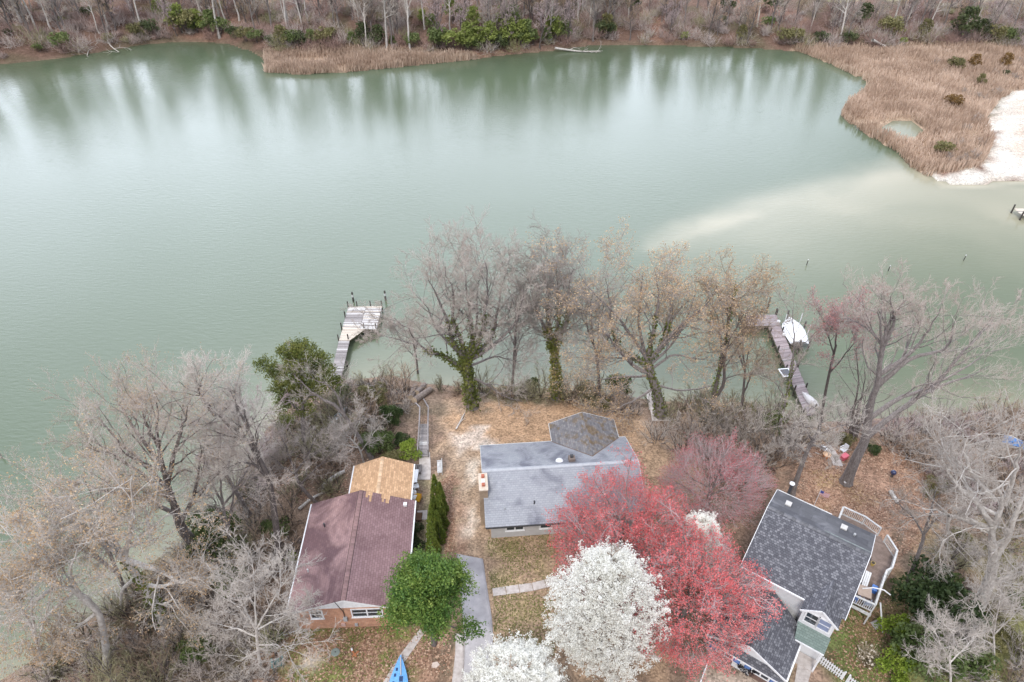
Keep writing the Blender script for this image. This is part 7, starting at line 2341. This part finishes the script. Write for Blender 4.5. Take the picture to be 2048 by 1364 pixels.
# ------------------------------------------------------------------ thickets on the near banks: individual leafless bushes
BR = [proto_brush(90 + k, h_, 1.5, n_, 6, 7, 0.0105) for k, (h_, n_) in enumerate(((2.1, 18), (1.6, 20), (2.7, 15), (1.2, 22)))]
def scatter_px(poly, n, seed, z=-1.0, mind=0.0):
    rng = np.random.default_rng(seed)
    w = [tuple(P(x, y, z)[:2]) for x, y in poly]
    xs, ys = [p[0] for p in w], [p[1] for p in w]
    out = []
    tries = 0
    while len(out) < n and tries < 40:
        X = rng.uniform(min(xs), max(xs), 400); Y = rng.uniform(min(ys), max(ys), 400)
        ok = inside(X, Y, w) & inside(X, Y, near_poly)
        for x, y in zip(X[ok], Y[ok]):
            if len(out) < n and all((x - u) ** 2 + (y - v_) ** 2 > mind * mind for u, v_ in out):
                out.append((x, y))
        tries += 1
    return out
brush_mats = {'brown': (bark_dark, twig_brown), 'pale': (bark_grey, twig_pale), 'grey': (bark_dark, twig_grey), 'pink': (bark_dark, twig_pink), 'olive': (bark_dark, twig_olive)}
BPROTO = {}
def brush_at(x, y, k, kind, scale, rot, label, group):
    key = (k, kind)
    if key not in BPROTO:
        BPROTO[key] = make_brush('leafless_bush', label, group, BR[k], brush_mats[kind][0], brush_mats[kind][1], (x, y, HZ(x, y)), rot, scale)
        return
    copy_tree(BPROTO[key], (x, y, HZ(x, y)), rot, scale, label, group)
areas = [
    ([(470, 1010), (500, 920), (560, 850), (660, 775), (720, 765), (810, 770), (800, 850), (780, 915), (700, 925), (690, 985), (620, 1000), (560, 1010)], 58, 'leafless bush on the left bank behind the tan roof', 'leafless bushes behind the tan roof', ('brown', 'olive', 'pale', 'grey')),
    ([(230, 1210), (330, 1125), (430, 1070), (540, 1030), (600, 1030), (585, 1200), (570, 1280), (540, 1400), (60, 1400), (120, 1300)], 66, 'leafless bush in the thicket left of the brick house', 'leafless bushes left of the brick house', ('grey', 'olive', 'pale', 'brown')),
    ([(860, 770), (1100, 772), (1300, 795), (1480, 818), (1590, 840), (1600, 880), (1500, 880), (1400, 862), (1350, 840), (1180, 822), (1100, 800), (900, 790)], 46, 'leafless bush along the shore behind the grey house', 'leafless bushes along the middle shore', ('brown', 'olive', 'grey', 'olive')),
    ([(1290, 850), (1420, 850), (1590, 890), (1570, 960), (1480, 970), (1400, 930), (1310, 900)], 28, 'pale brown leafless bush in the gap between the two right houses', 'leafless bushes between the grey and charcoal houses', ('pale', 'brown', 'grey', 'pale')),
    ([(1700, 850), (1800, 840), (2070, 825), (2100, 1060), (1960, 1060), (1880, 1010), (1850, 960), (1780, 900), (1720, 880)], 62, 'russet leafless bush in the thicket on the right shore', 'leafless bushes on the right shore', ('brown', 'pink', 'brown', 'pale')),
    ([(1840, 1100), (1960, 1080), (2100, 1070), (2100, 1400), (1830, 1400), (1880, 1240)], 22, 'leafless bush in the rough grass around the sycamore', 'leafless bushes around the sycamore', ('pale', 'olive', 'brown', 'olive')),
]
rng = np.random.default_rng(95)
for ai, (poly, n, lab, grp, kinds) in enumerate(areas):
    for x, y in scatter_px(poly, n, 200 + ai, mind=0.9):
        brush_at(x, y, int(rng.integers(4)), kinds[int(rng.integers(4))], float(rng.uniform(0.9, 1.5)), float(rng.random() * 6.28), lab, grp)

# fallen trunk and dead limbs
for k, (pts, r_, lab) in enumerate((([(640, 985), (665, 960), (690, 945)], 0.28, 'pale fallen trunk left of the tan roof'), ([(598, 1020), (625, 998), (650, 985)], 0.16, 'thin fallen trunk at the rear corner of the brown roof'),
                                    ([(912, 860), (920, 845), (929, 828)], 0.10, 'dead branch lying on the lawn below the ivy tree'), ([(1630, 905), (1665, 920), (1690, 930)], 0.05, 'thin pale branch across the waterside path'),
                                    ([(1780, 985), (1788, 998), (1795, 1008)], 0.22, 'low grey stump heap in the leaves behind the deck'))):
    w = [np.array(at_px(*p)) + np.array([0, 0, r_ * 0.7]) for p in pts]
    t = thing('fallen_branch', lab, 'log', tuple(w[0]))
    q = np.array([resample([p - w[0] for p in w], 8)])
    rr = np.array([np.linspace(r_, r_ * 0.6, 8)])
    a1, r1 = grow(np.random.default_rng(300 + k), q, rr, 5, 0.3, 1.0, 0.35, (30, 70), 0.1, 0.2, 5, 0.4, 0.02)
    tv = tubes(q, rr, 8)
    link('trunk', mesh_np('trunk', tv[0], tv[1], [bark_pale], smooth=True), t)
    tv = tubes(a1, r1, 4)
    link('limbs', mesh_np('limbs', tv[0], tv[1], [bark_pale]), t)

# ------------------------------------------------------------------ far bank: wood, shrubs, reeds
FT = []
for k, (h_, r_, lean, nl, lr_, tm, cm) in enumerate(((17, 0.26, (0.02, 0), 12, 0.36, bark_grey, twig_grey), (20, 0.32, (-0.05, -0.05), 13, 0.36, bark_pale, twig_pale), (14, 0.20, (0.12, -0.12), 11, 0.42, bark_grey, twig_grey),
                                                   (18, 0.24, (-0.1, -0.06), 11, 0.34, bark_pale, twig_grey), (12, 0.18, (0.05, -0.2), 12, 0.5, bark_dark, twig_pink), (16, 0.24, (0.0, -0.02), 12, 0.40, bark_dark, twig_brown))):
    big, fine, ends = proto_bare(400 + k, h_, r_, lean, (6, 6, 6), (0.3, 0.4, 0.16, 0.36, 0.12, 0.2)[k], nl + 3, lr_, 0.036, (30, 72), 0.24, 0.14)
    FT.append((big, fine, tm, cm))
far_lab = ['straight grey tree in the bare wood on the far bank', 'tall pale-barked tree in the bare wood on the far bank', 'leaning grey tree in the bare wood on the far bank',
           'tall white-stemmed tree in the bare wood on the far bank', 'low spreading tree in the bare wood on the far bank', 'dark-stemmed tree in the bare wood on the far bank']
FTP = {}
def far_tree(k, x, y, rot, sc_):
    g = 'trees of the bare wood on the far bank'
    z = HZ(x, y) - 0.2
    if k not in FTP:
        big, fine, tm, cm = FT[k]
        FTP[k] = make_tree('far_bank_tree', far_lab[k], g, big, fine, tm, cm, (x, y, z), rot, sc_)
    else:
        copy_tree(FTP[k], (x, y, z), rot, sc_)
rng = np.random.default_rng(410)
cnt = 0
bl_x = np.array([p[0] for p in bluff]); bl_y = np.array([p[1] for p in bluff])
def bluff_y(x):
    return float(np.interp(x, bl_x, bl_y))
while cnt < 290:
    x = rng.uniform(-172, 178)
    d_ = rng.choice([rng.uniform(1.0, 12), rng.uniform(8, 34), rng.uniform(20, 60)], p=[0.45, 0.4, 0.15])
    if x > 22 and d_ > 30:
        continue
    y = bluff_y(x) + d_
    if abs(x) > 0.80 * y + 8:
        continue
    k = int(rng.choice(6, p=[0.20, 0.14, 0.16, 0.16, 0.18, 0.16]))
    s = rng.uniform(0.75, 1.15) * (0.78 if x > 30 else 1.0)
    far_tree(k, x, y, rng.random() * 6.28 if k not in (2, 4) else rng.uniform(-0.9, 0.9), s)
    cnt += 1
# far evergreen shrubs
fs = [proto_shrub(421, 2.8, 3.8, 950, 0.34, 16), proto_shrub(422, 2.1, 5.2, 950, 0.32, 18), proto_shrub(423, 1.9, 2.3, 600, 0.30, 12)]
lf_far = mat_leaf('spring_leaf', [(0.0, (0.12, 0.15, 0.035)), (0.5, (0.23, 0.27, 0.07)), (1.0, (0.36, 0.40, 0.13))])
lf_farm = mat_leaf('laurel_leaf', [(0.0, (0.07, 0.10, 0.03)), (0.5, (0.15, 0.19, 0.065)), (1.0, (0.25, 0.28, 0.12))])
lf_fard = mat_leaf('holly_leaf', [(0.0, (0.035, 0.05, 0.02)), (0.5, (0.085, 0.105, 0.045)), (1.0, (0.16, 0.18, 0.085))])
FSP = {}
fmats = {'dark': lf_fard, 'mid': lf_farm, 'lime': lf_far, 'olive': lf_olive, 'rust': lf_rust}
def far_shrub(px, py, k, kind, sc_, lab, grp=None, z=-3.0):
    q = P(px, py, z)
    zz = HZ(q[0], q[1])
    q = P(px, py, zz); zz = HZ(q[0], q[1])
    while grp and (not inside(np.array([q[0]]), np.array([q[1] - 2.2]), bluff_poly)[0]):
        q = q + np.array([0, 0.5, 0]); zz = HZ(q[0], q[1])
    key = (k, kind)
    if key not in FSP:
        FSP[key] = make_shrub('evergreen_shrub', lab, grp, fs[k], fmats[kind], (q[0], q[1], zz - 0.1), random.random() * 6, sc_ * (1.3 if grp else 1.0))
    else:
        copy_tree(FSP[key], (q[0], q[1], zz - 0.1), random.random() * 6, sc_ * (1.3 if grp else 1.0), lab, grp)
G1 = 'evergreen shrubs under the far wood'
for px, py, k, kind, s in ((45, 128, 2, 'dark', .8), (85, 95, 0, 'mid', .8), (150, 108, 2, 'lime', .8), (205, 104, 0, 'dark', .8), (275, 86, 0, 'olive', .9), (315, 82, 0, 'dark', .9), (235, 92, 1, 'dark', .6), (380, 72, 0, 'olive', 1.1), (395, 76, 1, 'dark', .8), (345, 50, 1, 'lime', .9), (330, 30, 1, 'lime', 1.0), (360, 28, 1, 'lime', .9), (400, 20, 1, 'mid', .9),
                           (470, 80, 0, 'dark', .9), (500, 90, 0, 'olive', 1.0), (515, 105, 0, 'mid', 1.1), (545, 112, 0, 'dark', .9), (580, 112, 0, 'mid', 1.0), (600, 108, 2, 'dark', 1.0), (620, 100, 1, 'mid', .9), (640, 92, 0, 'olive', .8), (735, 92, 1, 'dark', 1.0), (740, 75, 1, 'dark', .9), (860, 60, 1, 'mid', 1.0), (880, 90, 0, 'mid', 1.1), (905, 96, 0, 'lime', .9), (925, 86, 1, 'lime', 1.0), (945, 100, 0, 'lime', 1.0),
                           (960, 92, 0, 'mid', 1.0), (985, 104, 2, 'dark', 1.1), (1000, 80, 1, 'lime', 1.0), (1020, 70, 1, 'lime', 1.1), (1045, 85, 1, 'mid', 1.0), (1060, 95, 2, 'lime', .9), (1090, 80, 1, 'mid', .9), (1115, 72, 1, 'lime', .9), (1010, 30, 1, 'lime', 1.0), (1030, 40, 1, 'mid', 1.0), (985, 50, 1, 'lime', .9), (930, 60, 1, 'mid', .8),
                           (1200, 82, 0, 'dark', 1.0), (1215, 78, 1, 'olive', .9), (1375, 85, 2, 'lime', .9), (1440, 92, 2, 'dark', .9), (1480, 88, 1, 'olive', .7), (1528, 96, 2, 'mid', 1.0), (1565, 100, 0, 'olive', .9), (1655, 98, 0, 'dark', .9), (1690, 94, 0, 'dark', .8), (1805, 88, 2, 'lime', .8), (1925, 92, 1, 'dark', 1.3), (1960, 80, 1, 'dark', .8), (2020, 98, 0, 'mid', .9),
                           (1725, 40, 1, 'dark', 1.0), (1540, 30, 1, 'dark', 1.0), (1450, 25, 1, 'dark', .8), (700, 60, 1, 'mid', .8), (1270, 20, 1, 'dark', .9), (1600, 60, 0, 'olive', .8), (1840, 60, 1, 'olive', 1.0), (1780, 70, 0, 'olive', .9), (2000, 70, 0, 'olive', 1.0), (560, 60, 1, 'olive', .8), (170, 60, 0, 'olive', .8), (30, 75, 0, 'mid', .7),
                           (840, 25, 1, 'lime', .9), (870, 35, 1, 'mid', .9), (905, 20, 1, 'lime', 1.0), (950, 30, 1, 'lime', 1.1), (965, 70, 1, 'lime', .9), (1050, 55, 1, 'lime', 1.0), (1075, 45, 1, 'mid', .9), (1105, 40, 1, 'lime', .8), (820, 75, 0, 'mid', .8), (780, 60, 1, 'mid', .7), (1140, 60, 1, 'mid', .8), (310, 12, 1, 'lime', .9), (420, 60, 0, 'mid', .8)):
    far_shrub(px + random.uniform(-9, 9), py + random.uniform(-8, 3), k, kind, s * random.uniform(0.6, 1.15), {'dark': 'dark evergreen shrub under the far wood', 'mid': 'mid-green evergreen shrub under the far wood', 'lime': 'fresh lime-green shrub under the far wood', 'olive': 'olive evergreen shrub under the far wood'}[kind], G1)
for px, py, k, kind, s, lab in ((1908, 140, 2, 'olive', 1.2, 'low olive juniper on the marsh, farthest left of the group'), (1945, 140, 1, 'rust', .75, 'rusty juniper in the marsh beside the olive one'), (2004, 138, 1, 'rust', .75, 'rusty upright juniper in the marsh near the right edge'), (1958, 172, 1, 'olive', .55, 'dark conical juniper in front of the rusty pair'),
                                (1905, 212, 2, 'rust', 1.0, 'low rusty juniper in the middle of the marsh'), (1885, 308, 2, 'olive', .95, 'low dark juniper near the sandy spit'), (2012, 150, 2, 'dark', .5, 'small dark juniper at the right edge of the marsh')):
    far_shrub(px, py, k, kind, s, lab, None, -3.6)
# far leafless bushes
fb = [proto_brush(430 + k, h_, 2.2, 16, 5, 5, 0.03) for k, h_ in enumerate((3.4, 2.4, 4.2))]
FBP = {}
def far_brush(x, y, k, kind, s, lab, grp):
    key = (k, kind)
    z = HZ(x, y) - 0.1
    if key not in FBP:
        FBP[key] = make_brush('leafless_bush', lab, grp, fb[k], brush_mats[kind][0], brush_mats[kind][1], (x, y, z), 0, s)
    else:
        copy_tree(FBP[key], (x, y, z), rng.random() * 6.28, s, lab, grp)
# the undergrowth below the far wood reads as one mass: thousands of stems, one object
def undergrowth(n, per, seed):
    rng = np.random.default_rng(seed)
    x = rng.uniform(-170, 175, n)
    y = np.interp(x, bl_x, bl_y) + np.abs(rng.normal(size=n)) * 13 + 0.4
    ok = (np.abs(x) < 0.80 * y + 6) & ~((x > 25) & (y - np.interp(x, bl_x, bl_y) > 26))
    x, y = x[ok], y[ok]
    z = height(x, y)
    m = len(x)
    hh = rng.uniform(1.4, 5.4, m)
    kind = rng.random(m)
    A = rng.random((m, per)) * 6.283
    EL = np.radians(rng.uniform(15, 88, (m, per)))
    L = hh[:, None] * rng.uniform(0.35, 1.0, (m, per))
    D = np.stack([np.cos(A) * np.cos(EL), np.sin(A) * np.cos(EL), np.sin(EL)], -1)
    st = rng.random((m, per, 1)) * 0.55 * hh[:, None, None]
    a0 = np.stack([x, y, z], -1)[:, None, :] + D * st + rng.normal(size=(m, per, 3)) * np.array([0.5, 0.5, 0.05]) * (hh[:, None, None] * 0.4)
    a1 = a0 + norm(D + rng.normal(size=D.shape) * 0.4) * L[..., None] * 0.6
    Pt = np.stack([a0, a1], 2).reshape(-1, 2, 3)
    Rd = np.full((len(Pt), 2), 0.042) * rng.uniform(0.6, 1.4, (len(Pt), 1))
    V, F = spikes(Pt, Rd)
    v = np.tile(np.clip(np.repeat(kind, per) * 0.8 + 0.2 * rng.random(m * per), 0, 1), 3)
    return tag(link('undergrowth', mesh_np('undergrowth', V, F, [mat_leaf('undergrowth_stems', [(0.0, (0.19, 0.115, 0.095)), (0.35, (0.30, 0.20, 0.17)), (0.55, (0.34, 0.27, 0.245)), (0.72, (0.44, 0.38, 0.35)), (0.84, (0.25, 0.22, 0.12)), (1.0, (0.17, 0.19, 0.07))], transl=0.0)], v)),
               'tangled brown and grey undergrowth below the far wood', 'undergrowth', kind='stuff')
undergrowth(780, 170, 440)
mr = np.array(marsh_right)
for px, py, s in ((1890, 150, .6), (1930, 190, .6), (1960, 200, .7), (1990, 190, .7), (2030, 160, .7), (1900, 325, .7), (1920, 330, .7), (1940, 320, .8), (1930, 260, .6), (1950, 245, .7), (1870, 130, .6), (2040, 130, .7), (1990, 150, .6), (1915, 290, .6), (1960, 290, .6)):
    q = P(px, py, -3.6)
    far_brush(q[0], q[1], 1, 'grey', s, 'grey leafless bush among the marsh reeds', 'leafless bushes in the marsh')

# reeds: nobody could count them
def reeds(name, poly, n, seed, hmin, hmax, mat, label):
    rng = np.random.default_rng(seed)
    p = np.array(poly)
    X = rng.uniform(p[:, 0].min(), p[:, 0].max(), n * 4); Y = rng.uniform(p[:, 1].min(), p[:, 1].max(), n * 4)
    ok = inside(X, Y, poly) & ~inside(X, Y, pool_poly) & ~inside(X, Y, sand_poly)
    X, Y = X[ok][:n], Y[ok][:n]
    ok = vnoise(X, Y, 6, 77) + 0.35 * rng.random(len(X)) > 0.36
    X, Y = X[ok], Y[ok]
    Z = height(X, Y) - 0.1
    m = len(X)
    hh = rng.uniform(hmin, hmax, m) * (0.75 + 0.5 * vnoise(X, Y, 5, 78))
    a = rng.random(m) * 6.283
    w = rng.uniform(0.06, 0.13, m)
    ln = rng.normal(size=(m, 2)) * 0.22
    b0 = np.stack([X - np.cos(a) * w, Y - np.sin(a) * w, Z], -1)
    b1 = np.stack([X + np.cos(a) * w, Y + np.sin(a) * w, Z], -1)
    t1 = np.stack([X + ln[:, 0] + np.cos(a) * w * 0.5, Y + ln[:, 1] + np.sin(a) * w * 0.5, Z + hh], -1)
    t0 = np.stack([X + ln[:, 0] - np.cos(a) * w * 0.5, Y + ln[:, 1] - np.sin(a) * w * 0.5, Z + hh * 0.93], -1)
    V = np.stack([b0, b1, t1, t0], 1).reshape(-1, 3)
    F = np.arange(m * 4).reshape(m, 4)
    v = np.clip(0.55 * vnoise(X, Y, 4, 79) + 0.45 * rng.random(m), 0, 1)
    return tag(link(name, mesh_np(name, V, F, [mat], v)), label, 'reeds', kind='stuff')
lf_reed = mat_leaf('dry_reed', [(0.0, (0.29, 0.20, 0.145)), (0.5, (0.48, 0.355, 0.27)), (1.0, (0.68, 0.54, 0.43))])
reeds('reed_bed', marsh_right, 42000, 501, 0.9, 1.7, lf_reed, 'tan reeds covering the marsh by the sandy spit')
reeds('reed_bed', marsh_left, 14000, 502, 0.9, 1.7, lf_reed, 'strip of tan reeds in front of the far wood')
# far fallen trees
for k, (pts, r_, lab) in enumerate((([(1110, 96, -3.0), (1130, 99, -3.5), (1165, 103, -3.8), (1200, 102, -3.6)], 0.3, 'pale fallen tree reaching into the water from the far bank'),
                                    ([(1745, 80, -1.0), (1765, 90, -2.6), (1790, 103, -3.3)], 0.4, 'pale fallen trunk sloping down to the marsh'),
                                    ([(205, 60, -1.0), (220, 90, -2.5), (238, 104, -3.6)], 0.22, 'white forked dead tree bending to the far water'),
                                    ([(168, 70, -1.5), (178, 90, -3.0), (174, 112, -3.8)], 0.22, 'pale snag at the far left shore'))):
    w = [P(*p) for p in pts]
    t = thing('fallen_tree', lab, 'tree', tuple(w[0]))
    q = np.array([resample([p - w[0] for p in w], 9)])
    rr = np.array([np.linspace(r_, r_ * 0.4, 9)])
    a1, r1 = grow(np.random.default_rng(600 + k), q, rr, 7, 0.3, 1.0, 0.4, (30, 70), 0.15, 0.2, 6, 0.5, 0.05)
    a2, r2 = grow(np.random.default_rng(610 + k), a1, r1, 4, 0.3, 1.0, 0.5, (30, 60), 0.1, 0.2, 4, 0.5, 0.035)
    tv = tubes(q, rr, 8)
    link('trunk', mesh_np('trunk', tv[0], tv[1], [bark_pale], smooth=True), t)
    tv = merge([tubes(a1, r1, 4), tubes(a2, r2, 3)])
    link('limbs', mesh_np('limbs', tv[0], tv[1], [bark_pale]), t)

# ------------------------------------------------------------------ fallen leaves and grass tufts on the lots
rng = np.random.default_rng(700)
def litter(name, polys, n, size, mat, label, cat, up=0.02):
    pts = []
    for poly, share in polys:
        w = [tuple(P(x, y, 0)[:2]) for x, y in poly]
        xs, ys = [p[0] for p in w], [p[1] for p in w]
        m = int(n * share)
        X = rng.uniform(min(xs), max(xs), m * 3); Y = rng.uniform(min(ys), max(ys), m * 3)
        ok = inside(X, Y, w) & (vnoise(X, Y, 1.6, 88) + 0.5 * rng.random(m * 3) > 0.6)
        pts.append(np.stack([X[ok][:m], Y[ok][:m]], -1))
    p = np.concatenate(pts)
    c = np.concatenate([p, (height(p[:, 0], p[:, 1]) + up + rng.random(len(p)) * 0.03)[:, None]], 1)
    V, F, v = leaf_quads(rng, c, size, flat=0.85)
    return tag(link(name, mesh_np(name, V, F, [mat], v)), label, cat, kind='stuff')
lf_litter = mat_leaf('dead_leaf', [(0.0, (0.15, 0.085, 0.06)), (0.5, (0.34, 0.19, 0.12)), (1.0, (0.55, 0.38, 0.27))], transl=0.0)
litter('fallen_leaves', [([(1585, 890), (1800, 880), (1900, 960), (1850, 1080), (1780, 1130), (1600, 1010)], 0.40), ([(560, 1255), (900, 1255), (905, 1400), (520, 1400)], 0.22), ([(880, 960), (905, 950), (910, 1100), (890, 1110)], 0.08),
                          ([(470, 1010), (560, 850), (660, 775), (810, 770), (780, 915), (690, 985)], 0.2), ([(1640, 1290), (1690, 1180), (1820, 1190), (1800, 1400), (1690, 1400)], 0.1)], 20000, 0.13, lf_litter, 'russet fallen leaves scattered over the lots', 'leaves')
lf_grass = mat_leaf('grass_tuft', [(0.0, (0.10, 0.115, 0.03)), (0.5, (0.19, 0.19, 0.06)), (1.0, (0.34, 0.29, 0.13))], transl=0.2)
litter('grass_tufts', [([(975, 1075), (1120, 1065), (1110, 1165), (980, 1180)], 0.18), ([(985, 1190), (1120, 1180), (1110, 1310), (990, 1340)], 0.25), ([(590, 1250), (900, 1250), (790, 1400), (560, 1400)], 0.25), ([(1640, 1290), (1690, 1180), (1820, 1190), (1800, 1400), (1690, 1400)], 0.32)], 9000, 0.10, lf_grass, 'short patchy grass on the lawns', 'grass', 0.01)
